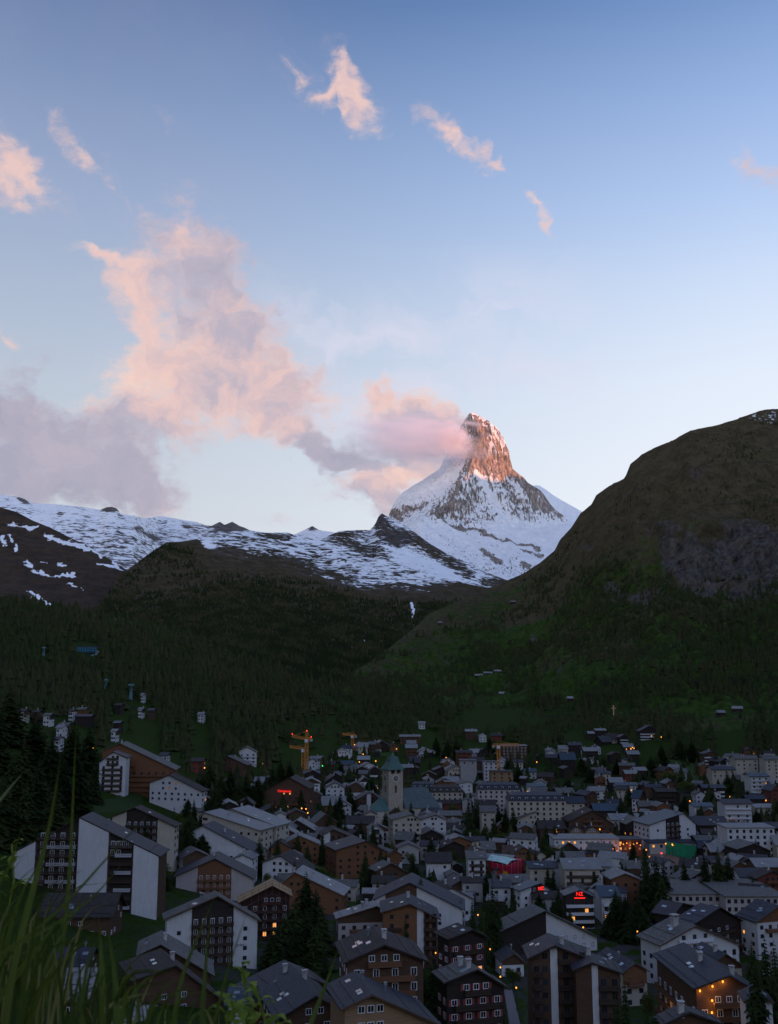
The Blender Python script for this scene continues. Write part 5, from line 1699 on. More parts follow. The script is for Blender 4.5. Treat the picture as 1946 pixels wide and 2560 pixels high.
# station hall and the stalls beside it
HALL = HF(8, -30, 440, 1072, 9, 15, 'W', 'l', floors=2, cat='C', sp=3.0, lit=.55, win='w')
tag(HALL.root, 'long white hall with pale flat roof and glowing windows beside the square', 'hall')
THINGS.pop()
point('hall_light', HALL.root, (HALL.W * .40, -HALL.D / 2 - 2.0, 3.5), 420, (1, .22, .12), .4)
point('hall_light', HALL.root, (HALL.W * .05, -HALL.D / 2 - 2.0, 3.5), 150, (1, .55, .25), .4)
st = HF(8, 452, 625, 1075, 8, 9, 'R', 's', floors=2, cat='C', sp=2.2, lit=.75)
tag(st.root, 'small red market pavilion with strings of yellow lights next to the hall', 'pavilion')
THINGS.pop()
point('pavilion_light', st.root, (0, -st.D / 2 - 2.5, 5.5), 220, (1, .5, .2), .4)
for k in range(7):
    put('lamp', LAMPM, st.root, (-st.W / 2 + st.W * (k + .5) / 7, -st.D / 2 - .5, 6.0 + (k % 3) * .5), 0, (1.3, 1.3, .9))
HS(8, 160, 1150, 305, 1150, 1165, 6, 8, 'O', 's', 'plain', 'C', sky=0)
HF(8, 700, 1040, 1100, 6, 9, 'G', 's', floors=1, cat='C', sp=4, lit=.4)

# ------------------------------------------------------------------ building wrapped in red netting
Yc = solve(1271, 2166, 9.5)
p0 = np.array([float(v) for v in at(1271, 2166, Yc)])


pl, pr_ = on_level(1207, 2151, p0[2]), on_level(1309, 2150, p0[2])
pl = p0 + (pl - p0) / np.linalg.norm(pl - p0) * min(22, np.linalg.norm(pl - p0))
pr_ = p0 + (pr_ - p0) / np.linalg.norm(pr_ - p0) * min(20, np.linalg.norm(pr_ - p0))
pb = pl + pr_ - p0
zg = float(min(G(q[0], q[1]) for q in (p0, pl, pr_, pb))) - .5
org = (p0 + pb) / 2
rw = empty('wrapped_building', (org[0], org[1], zg))
tag(rw, 'building site wrapped in crimson netting under a pale green tarpaulin', 'building')
M_NET = surf('crimson scaffold netting', (.46, .016, .045), 'plaster', .85, .3)
M_TARP = surf('pale tarpaulin', (.42, .60, .54), 'plaster', .6, .15)
M_YEL = surf('yellow site board', (.62, .38, .02), 'plain', .6, .1)
qs = [q - org for q in (p0, pr_, pb, pl)]
H1 = p0[2] - zg
V = [(q[0], q[1], 0) for q in qs] + [(q[0], q[1], H1 + (.35 * math.sin(i * 1.7))) for i, q in enumerate(qs)]
mesh('netting', V, [(0, 3, 2, 1), (4, 5, 6, 7), (0, 1, 5, 4), (1, 2, 6, 5), (2, 3, 7, 6), (3, 0, 4, 7)], M_NET, rw)
n = 9
V, F = [], []
for i in range(n):
    for j in range(n):
        a, b = .06 + .86 * i / (n - 1), .05 + .76 * j / (n - 1)
        q = qs[0] * (1 - a) * (1 - b) + qs[1] * b * (1 - a) + qs[2] * a * b + qs[3] * a * (1 - b)
        V.append((q[0], q[1], H1 + .5 + 1.0 * min(j, n - 1 - j) / 4 + .5 * float(fbm(q[0] / 2, q[1] / 2, 0, 3))))
F = [(i * n + j, i * n + j + 1, (i + 1) * n + j + 1, (i + 1) * n + j) for i in range(n - 1) for j in range(n - 1)]
mesh('tarpaulin', V, [f[::-1] for f in F], M_TARP, rw)
tl = (qs[3] - qs[0]) / np.linalg.norm(qs[3] - qs[0])
nl_ = np.array([tl[1], -tl[0], 0])
if nl_[1] > 0:
    nl_ = -nl_
ln_ = np.linalg.norm(qs[3] - qs[0])


def board(f0, f1, z0, z1, m, nm):
    a, b = qs[0] + tl * ln_ * f0 + nl_ * .12, qs[0] + tl * ln_ * f1 + nl_ * .12
    V = [(a[0], a[1], z0), (b[0], b[1], z0), (b[0], b[1], z1), (a[0], a[1], z1)]
    V += [(v[0] - nl_[0] * .08, v[1] - nl_[1] * .08, v[2]) for v in V]
    mesh(nm, V, [(0, 1, 2, 3), (7, 6, 5, 4), (0, 4, 5, 1), (1, 5, 6, 2), (2, 6, 7, 3), (3, 7, 4, 0)], m, rw)


board(.02, .20, H1 - 5.0, H1 - 2.4, M_YEL, 'site_board')
board(.48, .55, H1 - 7.6, H1 - 4.4, M_YEL, 'rubble_chute')
board(.40, .45, H1 - 7.0, H1 - 5.0, M_RAILW, 'banner')
board(.12, .18, H1 - 7.2, H1 - 5.8, M_RAILW, 'banner')
sc_ = []
for q0, q1 in ((qs[0], qs[1]), (qs[0], qs[3])):
    for k in range(6):
        q = q0 * (1 - k / 5) + q1 * (k / 5)
        q = q * 1.03
        sc_.append(((q[0], q[1], 0), (q[0], q[1], H1 + 1.4), .12))
mesh('scaffold_pole', *bars(sc_), M_METAL, rw)


# ------------------------------------------------------------------ cranes
M_CRANE = surf('orange crane steel', (.62, .25, .05), 'plain', .5, .15)


def lattice(p, q, w_, n, tb, td, up=Vector((0, 0, 1))):
    p, q = Vector(p), Vector(q)
    d = (q - p).normalized()
    u = d.cross(up if abs(d.dot(up)) < .9 else Vector((1, 0, 0))).normalized() * w_ / 2
    v = d.cross(u).normalized() * w_ / 2
    c = [u + v, u - v, -u - v, -u + v]
    L_ = [(p + k, q + k, tb) for k in c]
    for i in range(n):
        a, b = p.lerp(q, i / n), p.lerp(q, (i + 1) / n)
        for j in range(4):
            L_.append((a + c[j], b + c[(j + 1) % 4], td))
            L_.append((b + c[j], b + c[(j + 1) % 4], td))
    return L_


def crane(label, base, top, jib_l, jib_r, deckpy, bh, apex=None, lamps=()):
    """base, top, jib ends as points of the print"""
    Yb = solve(base[0], base[1], bh)
    bx, by, bz = (float(v) for v in at(base[0], base[1], Yb))
    gz = float(G(bx, by))
    o = empty('tower_crane', (bx, by, gz))
    tag(o, label, 'crane', 'orange tower cranes')
    Zt = lambda py: float(at(base[0], py, Yb)[2]) - gz
    Xl = lambda p: (p[0] - base[0]) / FOC * Yb
    mesh('mast', *bars(lattice((0, 0, 0), (0, 0, Zt(top)), 2.4, max(5, int(Zt(top) / 3)), .42, .26)), M_CRANE, o)
    zj = Zt(deckpy)
    jl = Vector((Xl(jib_l), -4, Zt(jib_l[1])))
    jr = Vector((Xl(jib_r), 2, Zt(jib_r[1])))
    mesh('jib', *bars(lattice((0, 0, zj), jl, 1.8, 8, .36, .24)), M_CRANE, o)
    mesh('counter_jib', *bars(lattice((0, 0, zj), jr, 1.8, 3, .36, .24)), M_CRANE, o)
    mesh('counterweight', *boxes([(jr.x - 1.2, jr.x + 1.2, jr.y - 1, jr.y + 1, jr.z - 2.2, jr.z - .1)]), M_CHIM, o)
    mesh('cab', *boxes([(-1.6, 1.0, -2.6, -1.3, zj - 2.8, zj - .3)]), M_RAILW, o)
    zap = Zt(apex) if apex else zj + 3
    if apex:
        mesh('apex', *bars(lattice((0, 0, Zt(top)), (0, 0, zap), 1.6, 4, .36, .22)), M_CRANE, o)
    mesh('stay', *bars([((0, 0, zap), tuple(jl), .16), ((0, 0, zap), tuple(jr), .16)]), M_CRANE, o)
    for k, p in enumerate(((0, -1, zap + .5), (jl.x, jl.y, jl.z + 1.6), (jr.x, jr.y, jr.z + 1.4))):
        if k in lamps:
            q = put('warning_lamp', LAMPM_R, o, p, 0, (1.3, 1.3, 1.3))
    return o


LAMPM_R = LAMPM.copy()
LAMPM_R.materials.clear()
LAMPM_R.materials.append(M_REDL)
LAMPM_G = LAMPM.copy()
LAMPM_G.materials.clear()
LAMPM_G.materials.append(M_GREENL)
crane('tallest orange tower crane on the green meadow with red lamps at its tips', cp(6, 1063, 590), cp(6, 1063, 330)[1], cp(6, 947, 300), cp(6, 1098, 326), cp(6, 0, 326)[1], 2, cp(6, 0, 262)[1], (0, 1, 2))
crane('lower orange tower crane close in front of the tallest crane', cp(6, 1036, 590), cp(6, 1036, 400)[1], cp(6, 930, 388), cp(6, 1062, 412), cp(6, 0, 408)[1], 1)
crane('small dim orange crane at the upper edge of the village below the wood', cp(6, 1450, 380), cp(6, 1450, 295)[1], cp(6, 1372, 284), cp(6, 1475, 298), cp(6, 0, 294)[1], 5)
crane('orange crane with a level jib above the half built tan block', cp(7, 1170, 690), cp(7, 1170, 380)[1], cp(7, 1330, 374), cp(7, 1132, 380), cp(7, 0, 378)[1], 3)

# ------------------------------------------------------------------ things on the mountain sides
def on_sheet(S, px, py, vmax=9):
    d = (S[0] - px) ** 2 + (S[1] - py) ** 2 + 1e6 * (S[5] > vmax)
    k = np.unravel_index(np.argmin(d), d.shape)
    return float(S[2][k]), float(S[3][k]), float(S[4][k])


def on_hill(px, py):
    """ground or hill, whichever the ray meets first"""
    Yg = solve(px, py, 0)
    h = on_sheet(MIDHILL, px, py, 2.9)
    if Yg and Yg < h[1]:
        x, y, z = at(px, py, Yg)
        return float(x), float(y), float(G(x, y))
    return h


x, y, z = on_sheet(RIGHT, 1534, 1794, .9)
s = y / FOC
crs = mesh('wooden_cross', *boxes([(-.09 * 8, .09 * 8, -.3, .3, -2, 24 * s), (-4.6 * s, 4.6 * s, -.28, .28, 15.5 * s, 18 * s)]), surf('pale cross timber', (.60, .34, .20), 'wood', .7, .15), None, (x, y, z))
tag(crs, 'tall pale wooden cross standing alone on the green slope above the village', 'cross')

barns = [(1197, 1690, 20, 'first'), (1221, 1688, 22, ''), (1243, 1686, 20, ''), (1257, 1762, 18, ''), (1425, 1759, 15, ''), (1802, 1798, 20, ''), (1844, 1786, 26, ''), (1283, 1501, 14, ''), (1100, 1560, 10, '')]
for (bx_, by_, wpx, _) in barns:
    x, y, z = on_sheet(RIGHT, bx_, by_, .95)
    wd = max(7, min(14, wpx * y / FOC * .9))
    o = empty('barn', (x, y, z - .8), R(random.uniform(-25, 25)))
    tag(o, None, 'barn', 'hay barns on the right slope')
    mesh('wall', *boxes([(-wd / 2, wd / 2, -3.5, 3.5, -2, 4.6)]), WALL['K'], o)
    V = [(-wd / 2 - .6, -4.2, 4.4), (wd / 2 + .6, -4.2, 4.4), (wd / 2 + .6, 4.2, 4.4), (-wd / 2 - .6, 4.2, 4.4), (-wd / 2 - .6, 0, 7.2), (wd / 2 + .6, 0, 7.2)]
    mesh('roof', V, [(0, 3, 2, 1), (0, 1, 5, 4), (1, 2, 5), (2, 3, 4, 5), (3, 0, 4)], ROOF['l'], o)
    mesh('barn_door', *boxes([(-.9, .9, -3.56, -3.504, -.2, 2.4)]), WALL['B'], o)
    THINGS.append([o, bx_, by_, 'weathered hay barn', 'on the slope'])

M_TEAL = surf('teal lift steel', (.14, .27, .29), 'plain', .5, .1)
x, y, z = on_hill(217, 1634)
s = y / FOC
ls = empty('lift_station', (x, y, z - 2))
tag(ls, 'blue framed cable car station on the wooded hill at the left', 'lift station')
wd, hh = 46 * s, 22 * s
mesh('wall', *boxes([(-wd / 2, wd / 2, 0, 14, 0, hh * .55)]), WALL['G'], ls)
mesh('roof', *boxes([(-wd / 2 - 1, wd / 2 + 1, -1, 15, hh * .9, hh)]), ROOF['u'], ls)
fb = []
for k in range(8):
    fb.append(((-wd / 2 + wd * k / 7, -.6, hh * .3), (-wd / 2 + wd * k / 7, -.6, hh * .92), 1.2))
for f in (.5, .72):
    fb.append(((-wd / 2, -.6, hh * f), (wd / 2, -.6, hh * f), .8))
mesh('steel_frame', *bars(fb), surf('blue lift frame', (.05, .18, .28), 'plain', .5, .1), ls)
mesh('window', *boxes([(-wd / 2 + 1, wd / 2 - 1, -.05, -.004, hh * .58 - 6, hh * .5)]), M_PANE, ls)
for (bx_, by_, hp, lab) in ((109, 1640, 19, 'slim teal lift pylon left of the blue cable car station'), (231, 1657, 17, 'teal lift pylon just below the blue cable car station'),
                            (265, 1722, 20, 'teal lift pylon standing alone in the dark wood'), (327, 1749, 34, 'largest teal lift pylon, lowest on the wooded slope')):
    x, y, z = on_hill(bx_, by_)
    s = y / FOC
    H_p = hp * s
    o = empty('lift_pylon', (x, y, z))
    tag(o, lab, 'pylon', 'cable car pylons')
    mesh('mast', *bars([((-.22 * H_p * .4, 0, -3), (0, 0, H_p), 1.3), ((.22 * H_p * .4, 0, -3), (0, 0, H_p), 1.3)] + [((-.05 * H_p, 0, H_p * f), (.05 * H_p, 0, H_p * f), .6) for f in (.3, .55, .8)]), M_TEAL, o)
    mesh('cross_arm', *boxes([(-.2 * H_p, .2 * H_p, -.6, .6, H_p - .2, H_p + 1.4)]), M_TEAL, o)


# ------------------------------------------------------------------ laid surfaces
def drape(name, c, quad, col, n=14, off=.4, rough=.95):
    m = surf(name + ' surface %.3f %.3f' % (col[0], col[1]), col, 'plain', rough, .3)
    q = [np.array(cp(c, *p)) for p in quad]
    V = []
    for i in range(n):
        for j in range(n):
            a, b = i / (n - 1), j / (n - 1)
            p = q[0] * (1 - a) * (1 - b) + q[1] * a * (1 - b) + q[2] * a * b + q[3] * (1 - a) * b
            Yd = solve(p[0], p[1], off) or 300
            x, y, z = (float(v) for v in at(p[0], p[1], Yd))
            V.append((x, y, float(G(x, y)) + (off if 0 < i < n - 1 and 0 < j < n - 1 else -.5)))
    F = [(i * n + j, (i + 1) * n + j, (i + 1) * n + j + 1, i * n + j + 1) for i in range(n - 1) for j in range(n - 1)]
    o = mesh(name, V, [f[::-1] for f in F], m)
    o['kind'] = 'structure'
    return o


GRASS = (.034, .066, .007)
drape('meadow', 2, [(560, 290), (700, 330), (1115, 690), (840, 720)], GRASS)
drape('meadow', 5, [(760, 1020), (1210, 930), (1240, 1090), (760, 1130)], (.022, .042, .006))
drape('lawn', 3, [(935, 1710), (1690, 1800), (1690, 1880), (920, 1880)], (.017, .034, .006))
drape('lawn', 7, [(130, 440), (300, 435), (310, 470), (120, 470)], GRASS)
drape('lawn', 7, [(250, 1190), (470, 1190), (450, 1245), (270, 1240)], GRASS)
drape('meadow', 8, [(740, 470), (1020, 400), (1080, 620), (860, 650)], (.026, .052, .007))
drape('road', 3, [(775, 1520), (860, 1520), (950, 1880), (830, 1880)], (.17, .145, .145))
drape('pavement', 4, [(-40, 245), (480, 240), (470, 345), (-40, 345)], (.15, .13, .13))
drape('pavement', 4, [(500, 240), (720, 235), (990, 330), (740, 350)], (.20, .12, .085))
drape('playing_field', 4, [(180, 312), (425, 318), (405, 338), (240, 336)], (.42, .10, .11), off=.6)
drape('playing_field', 4, [(365, 378), (470, 374), (440, 408), (380, 404)], (.03, .20, .42), off=.6)
# green windbreak at the end of the sports ground
a, b = cp(4, 730, 262), cp(4, 992, 302)
pa, pb_ = on_hill(*a), on_hill(*b)
hgt = 9.5
V = [(pa[0], pa[1], pa[2] - .5), (pb_[0], pb_[1], pb_[2] - .5), (pb_[0], pb_[1], pb_[2] + hgt * .7), (pa[0], pa[1], pa[2] + hgt * .7)]
V += [(v[0] + .1, v[1] + .25, v[2]) for v in V]
sf = mesh('windbreak_fence', V, [(0, 1, 2, 3), (7, 6, 5, 4), (0, 4, 5, 1), (1, 5, 6, 2), (2, 6, 7, 3), (3, 7, 4, 0)], surf('green windbreak mesh', (.02, .22, .11), 'plaster', .8, .2))
tag(sf, 'bright green windbreak fence along the sandy sports ground', 'fence')

# ------------------------------------------------------------------ trees
def leafmat(name, a, b_, patch=False):
    m, t, b, out = newmat(name)
    g = t.n('ShaderNodeNewGeometry').outputs['Position']
    oi = t.n('ShaderNodeObjectInfo').outputs['Random']
    f = t.math('MULTIPLY_ADD', oi, .5, t.math('MULTIPLY', t.noise(g, .9, 3), .6))
    t.put(b.inputs['Base Color'], t.mix(t.smooth(f, .2, .9), a, b_))
    b.inputs['Roughness'].default_value = .75
    b.inputs['Specular IOR Level'].default_value = .04
    if patch:
        bn = t.noise(g, .012, 4, .6)
        bn2 = t.noise(g, .05, 3, .6)
        c = t.mix(t.smooth(bn, .45, .62), t.mix(t.smooth(f, .2, .9), a, b_), (.050, .050, .020))
        c = t.mix(t.smooth(bn2, .52, .68, 0, .7), c, (.022, .024, .016))
        t.put(b.inputs['Base Color'], c)
    else:
        tr = t.n('ShaderNodeBsdfTranslucent')
        t.put(tr.inputs['Color'], t.mix(t.smooth(f, .2, .9), a, b_))
        ms = t.n('ShaderNodeMixShader')
        ms.inputs[0].default_value = .35
        t.t.links.new(b.outputs[0], ms.inputs[1])
        t.t.links.new(tr.outputs[0], ms.inputs[2])
        t.t.links.new(ms.outputs[0], out.inputs['Surface'])
    return m


M_SPRUCE = leafmat('spruce needles', (.020, .032, .011), (.050, .070, .022))
M_LEAF = leafmat('broad leaves', (.045, .065, .016), (.095, .115, .030))
M_BARK = surf('bark', (.06, .045, .035), 'wood', .9, .3)
M_FOREST = leafmat('forest needles', (.015, .024, .008), (.037, .050, .016), True)


def conifer_mesh(seed, Rr=.19, layers=30):
    rng = random.Random(seed)
    V, F = [], []

    def tri(*p):
        b = len(V)
        V.extend(p)
        F.append(tuple(range(b, b + len(p))))
    lean = rng.uniform(-.02, .02)
    for i in range(layers):
        f = i / (layers - 1)
        z = .07 + .91 * f
        r = Rr * (1 - f) ** .8 * rng.uniform(.78, 1.12) + .008
        nb = max(6, int(15 * (1 - f * .6)))
        off = rng.uniform(0, 6.28)
        for k in range(nb):
            a = off + 2 * math.pi * k / nb + rng.uniform(-.22, .22)
            rl_ = r * rng.uniform(.55, 1.18)
            dr = rng.uniform(.15, .5) * rl_
            ca, sa = math.cos(a), math.sin(a)
            wv = rl_ * rng.uniform(.30, .48)
            px_, py_ = -sa * wv, ca * wv
            tip = (ca * rl_ + lean * z, sa * rl_, z - dr)
            mid_ = (ca * rl_ * .55, sa * rl_ * .55, z - dr * .35 + .012)
            tri((0, 0, z + .012), (mid_[0] + px_, mid_[1] + py_, mid_[2] - wv * .35), tip)
            tri((0, 0, z + .012), tip, (mid_[0] - px_, mid_[1] - py_, mid_[2] - wv * .35))
            # hanging twigs
            tri(mid_, (tip[0] + px_ * .5, tip[1] + py_ * .5, tip[2] - rl_ * .22), (tip[0] - px_ * .2, tip[1] - py_ * .2, tip[2] - rl_ * .08))
            tri((mid_[0] * .7, mid_[1] * .7, mid_[2]), (mid_[0] + px_ * .8, mid_[1] + py_ * .8, mid_[2] - rl_ * .28), (mid_[0] - px_ * .5, mid_[1] - py_ * .5, mid_[2] - rl_ * .20))
    tri((-.006, 0, .95), (.006, 0, .95), (0, 0, 1.02))
    me = bpy.data.meshes.new('crown')
    me.from_pydata(V, [], F)
    me.materials.append(M_SPRUCE)
    return me


def leafy_mesh(seed, n=1500):
    rng = np.random.RandomState(seed)
    cs = [(rng.uniform(-.2, .2), rng.uniform(-.2, .2), rng.uniform(.42, .82), rng.uniform(.14, .24)) for _ in range(11)]
    V, F = [], []
    for k in range(n):
        c = cs[k % 11]
        d = rng.normal(size=3)
        d /= np.linalg.norm(d)
        p = np.array(c[:3]) + d * c[3] * rng.uniform(.55, 1.05)
        u = rng.normal(size=3)
        u /= np.linalg.norm(u)
        v = np.cross(u, rng.normal(size=3))
        v /= np.linalg.norm(v)
        s_ = rng.uniform(.015, .034)
        b = len(V)
        V += [tuple(p - u * s_), tuple(p + v * s_ * .6), tuple(p + u * s_), tuple(p - v * s_ * .6)]
        F.append((b, b + 1, b + 2, b + 3))
    me = bpy.data.meshes.new('crown')
    me.from_pydata(V, [], F)
    me.materials.append(M_LEAF)
    return me


CON = [conifer_mesh(i) for i in range(5)]
LEA = [leafy_mesh(i) for i in range(3)]
TRV, TRF = lathe([(.022, -.06), (.016, .12), (.010, .5), (.004, .9)], 7)
TRM = bpy.data.meshes.new('trunk')
TRM.from_pydata(TRV, [], TRF)
TRM.materials.append(M_BARK)
LTV, LTF = bars([((0, 0, -.06), (0, 0, .45), .05), ((0, 0, .3), (.16, .05, .68), .03), ((0, 0, .35), (-.14, .1, .7), .028), ((0, 0, .38), (.02, -.15, .74), .028)])
LTM = bpy.data.meshes.new('trunk')
LTM.from_pydata(LTV, [], LTF)
LTM.materials.append(M_BARK)
TN = [0]


def tree(c, X, YT, Wp, h, kind='c', Yd=None):
    q = cp(c, X, YT)
    Yd = Yd or solve(q[0], q[1], h) or 300
    x, y, z = (float(v) for v in at(q[0], q[1], Yd))
    gz = float(G(x, y)) - .3
    H_t = z - gz
    wd = Wp / CROPS[c][2] / FOC * Yd
    TN[0] += 1
    con = kind == 'c'
    o = empty('spruce_tree' if con else 'leafy_tree', (x, y, gz), random.uniform(0, 6.28))
    tag(o, None, 'tree', 'spruces in the village' if con else 'leafy trees in the village')
    k = wd / (.30 if con else .60)
    put('crown', (CON if con else LEA)[TN[0] % (5 if con else 3)], o, (0, 0, 0), 0, (k, k, H_t))
    put('trunk', TRM if con else LTM, o, (0, 0, 0), 0, (H_t * .9, H_t * .9, H_t))
    size = 'tall' if H_t > 21 else ('young' if H_t < 11 else '')
    THINGS.append([o, q[0], q[1], f"{size + ' ' if size else ''}{'dark spruce' if con else 'leafy green tree'}", ''])


for (c, X, YT, Wp, h) in (
        (5, 95, 45, 330, 34), (5, 300, 265, 300, 30), (5, 10, 230, 260, 32), (5, 630, 330, 250, 30), (5, 760, 370, 210, 26), (5, 450, 420, 220, 28), (5, 210, 480, 260, 30), (5, 120, 620, 280, 28), (5, 340, 640, 260, 28), (5, 540, 600, 220, 26), (5, 680, 690, 240, 24),
        (5, 40, 800, 280, 26), (5, 230, 850, 260, 24), (5, 470, 860, 240, 22), (5, 810, 620, 120, 24),
        (1, 1235, 190, 210, 18), (1, 1310, 320, 160, 12), (1, 1160, 330, 110, 13), (1, 945, 230, 90, 18), (1, 1222, 88, 90, 10), (1, 1065, 540, 80, 8), (1, 1130, 150, 120, 22), (1, 1420, 20, 150, 24), (1, 1340, 60, 130, 22),
        (2, 560, 395, 230, 22), (2, 640, 540, 230, 19), (2, 470, 600, 230, 18), (2, 380, 740, 240, 15), (2, 290, 860, 210, 13), (2, 560, 720, 250, 17), (2, 690, 700, 190, 15), (2, 640, 830, 250, 14), (2, 480, 850, 250, 13),
        (2, 1610, 1130, 200, 15), (2, 1550, 1240, 180, 12), (2, 325, 118, 100, 18), (2, 1395, 790, 130, 16), (2, 1340, 800, 100, 14), (2, 640, 340, 110, 12), (2, 1490, 330, 130, 14), (2, 720, 990, 150, 18),
        (3, 675, 510, 170, 27), (3, 790, 700, 130, 13), (3, 870, 720, 120, 13), (3, 575, 700, 140, 22), (3, 490, 690, 130, 20), (3, 385, 690, 80, 12), (3, 1290, 555, 130, 17), (3, 1110, 625, 160, 11), (3, 1240, 690, 110, 11), (3, 1400, 800, 120, 9), (3, 720, 640, 120, 20),
        (3, 150, 1230, 190, 16), (3, 225, 1330, 150, 12), (3, 790, 1690, 170, 14), (3, 10, 470, 170, 20), (3, 870, 560, 90, 14), (3, 640, 640, 140, 20), (3, 1160, 670, 120, 14),
        (4, 545, 150, 130, 25), (4, 640, 270, 210, 22), (4, 570, 330, 200, 20), (4, 705, 300, 150, 20), (4, 690, 420, 180, 18), (4, 1050, 205, 130, 22), (4, 1165, 195, 170, 22), (4, 1250, 230, 150, 20), (4, 870, 305, 90, 14), (4, 810, 330, 80, 12),
        (4, 300, 540, 190, 16), (4, 380, 590, 220, 15), (4, 480, 610, 200, 15), (4, 540, 680, 150, 13), (4, 420, 720, 200, 11), (4, 265, 690, 160, 11), (4, 375, 1280, 220, 20), (4, 310, 1420, 200, 16), (4, 1480, 1090, 230, 20), (4, 1560, 940, 220, 22), (4, 1640, 980, 200, 22), (4, 1450, 980, 160, 18),
        (4, 640, 1560, 220, 14), (4, 560, 1480, 150, 14),
        (6, 260, 520, 150, 20), (6, 430, 560, 150, 20), (6, 350, 600, 150, 18), (6, 560, 600, 150, 20), (6, 660, 610, 140, 20), (6, 720, 640, 120, 18), (6, 500, 660, 150, 16), (6, 300, 680, 130, 16), (6, 850, 470, 110, 22), (6, 925, 495, 120, 22), (6, 780, 540, 110, 20), (6, 620, 690, 130, 14),
        (6, 1350, 515, 90, 14), (6, 1430, 715, 110, 16), (6, 1620, 640, 110, 18), (6, 1055, 735, 80, 16), (6, 200, 600, 120, 16), (6, 820, 1150, 100, 14), (6, 90, 1000, 170, 18),
        (7, 82, 630, 130, 18), (7, 912, 800, 95, 26), (7, 975, 850, 70, 16), (7, 1125, 975, 70, 14), (7, 1220, 875, 110, 20), (7, 1290, 900, 110, 18), (7, 1360, 880, 120, 16), (7, 1040, 1070, 90, 10), (7, 600, 1125, 110, 14), (7, 1160, 870, 100, 16), (7, 300, 430, 90, 14), (7, 1090, 300, 90, 16), (7, 1450, 850, 90, 12),
        (7, 740, 320, 120, 20), (7, 640, 290, 100, 20), (7, 810, 310, 110, 20), (7, 1240, 480, 90, 14), (7, 690, 590, 80, 12), (7, 1330, 560, 100, 12),
        (8, 160, 400, 95, 20), (8, 230, 500, 90, 14), (8, 330, 430, 90, 14), (8, 60, 590, 130, 16), (8, 1285, 545, 100, 16), (8, 530, 640, 80, 16), (8, 1440, 440, 70, 14), (8, 640, 560, 110, 14), (8, 820, 640, 120, 14), (8, 960, 720, 130, 14), (8, 1180, 700, 110, 12), (8, 700, 420, 120, 18), (8, 780, 330, 110, 20), (8, 920, 280, 120, 20), (8, 1010, 300, 120, 20), (8, 440, 440, 90, 14), (8, 1510, 830, 120, 12), (8, 1600, 600, 110, 16)):
    tree(c, X, YT, Wp, h)
for (c, X, YT, Wp, h) in ((7, 280, 735, 115, 12), (3, 1250, 190, 210, 10), (2, 660, 320, 110, 7), (3, 870, 1330, 150, 6), (4, 1210, 890, 110, 7), (7, 1110, 1085, 150, 6), (7, 1240, 1090, 140, 6), (8, 850, 545, 170, 12), (8, 960, 600, 150, 11), (6, 1420, 620, 130, 7), (2, 1010, 640, 90, 4), (7, 640, 195, 110, 8), (8, 1480, 690, 160, 7), (4, 560, 1400, 120, 8), (1, 1070, 470, 90, 10), (8, 1240, 640, 130, 8), (3, 760, 80, 160, 7), (4, 620, 1600, 200, 8)):
    tree(c, X, YT, Wp, h, 'l')

# ------------------------------------------------------------------ street lamps
LPV, LPF = lathe([(.09, 0), (.07, .96), (.05, 1.0)], 6)
POLE = bpy.data.meshes.new('pole')
POLE.from_pydata(LPV, [], LPF)
POLE.materials.append(M_DARKM)
for (c, pts) in ((1, [(823, 318)]), (5, [(783, 568), (497, 632), (637, 271)]),
                 (6, [(208, 570), (700, 535), (1327, 450), (1540, 455), (1508, 520), (1468, 375), (1024, 910), (1060, 915), (1075, 948), (1645, 513)]),
                 (7, [(28, 455), (135, 513), (308, 411), (725, 484), (562, 630), (215, 950), (340, 1125), (269, 1153), (1420, 775), (1410, 770), (1487, 521), (1650, 1105), (1650, 1090)]),
                 (8, [(558, 365), (571, 371), (545, 374), (780, 285), (548, 694), (682, 800), (72, 537), (1000, 778), (1310, 745), (1585, 772), (1327, 937), (1330, 942), (1162, 580), (1308, 553), (1460, 693), (1555, 675), (1562, 1058), (1518, 1087), (455, 1080), (488, 1068), (445, 1118), (431, 1118), (815, 1105), (833, 1082), (865, 1110), (868, 1116), (860, 1104), (628, 1007), (622, 1002), (308, 962), (308, 995), (235, 962), (665, 1152), (690, 1207), (1043, 1128)]),
                 (3, [(543, 848), (520, 977), (656, 1168), (752, 1338), (900, 1528), (148, 1203), (752, 1425), (1523, 965), (1275, 75)]),
                 (4, [(1550, 115), (1500, 148), (487, 910), (30, 875), (1575, 1370), (520, 60)]), (2, [(1645, 1082), (1277, 113), (1348, 83)])):
    for (X, Y_) in pts:
        q = cp(c, X, Y_)
        Yd = solve(q[0], q[1], 6.0) or 300
        x, y, z = (float(v) for v in at(q[0], q[1], Yd))
        gz = float(G(x, y))
        o = empty('street_lamp', (x, y, gz))
        tag(o, None, 'street lamp', 'orange street lamps')
        put('pole', POLE, o, (0, 0, -.2), 0, (1, 1, z - gz - .1))
        k = max(1.0, min(2.2, Yd / 330))
        k *= .85
        put('lamp_head', LAMPM, o, (0, 0, z - gz), 0, (k * 1.1, k * 1.1, k * 1.1))
        THINGS.append([o, q[0], q[1], 'orange street lamp', ''])
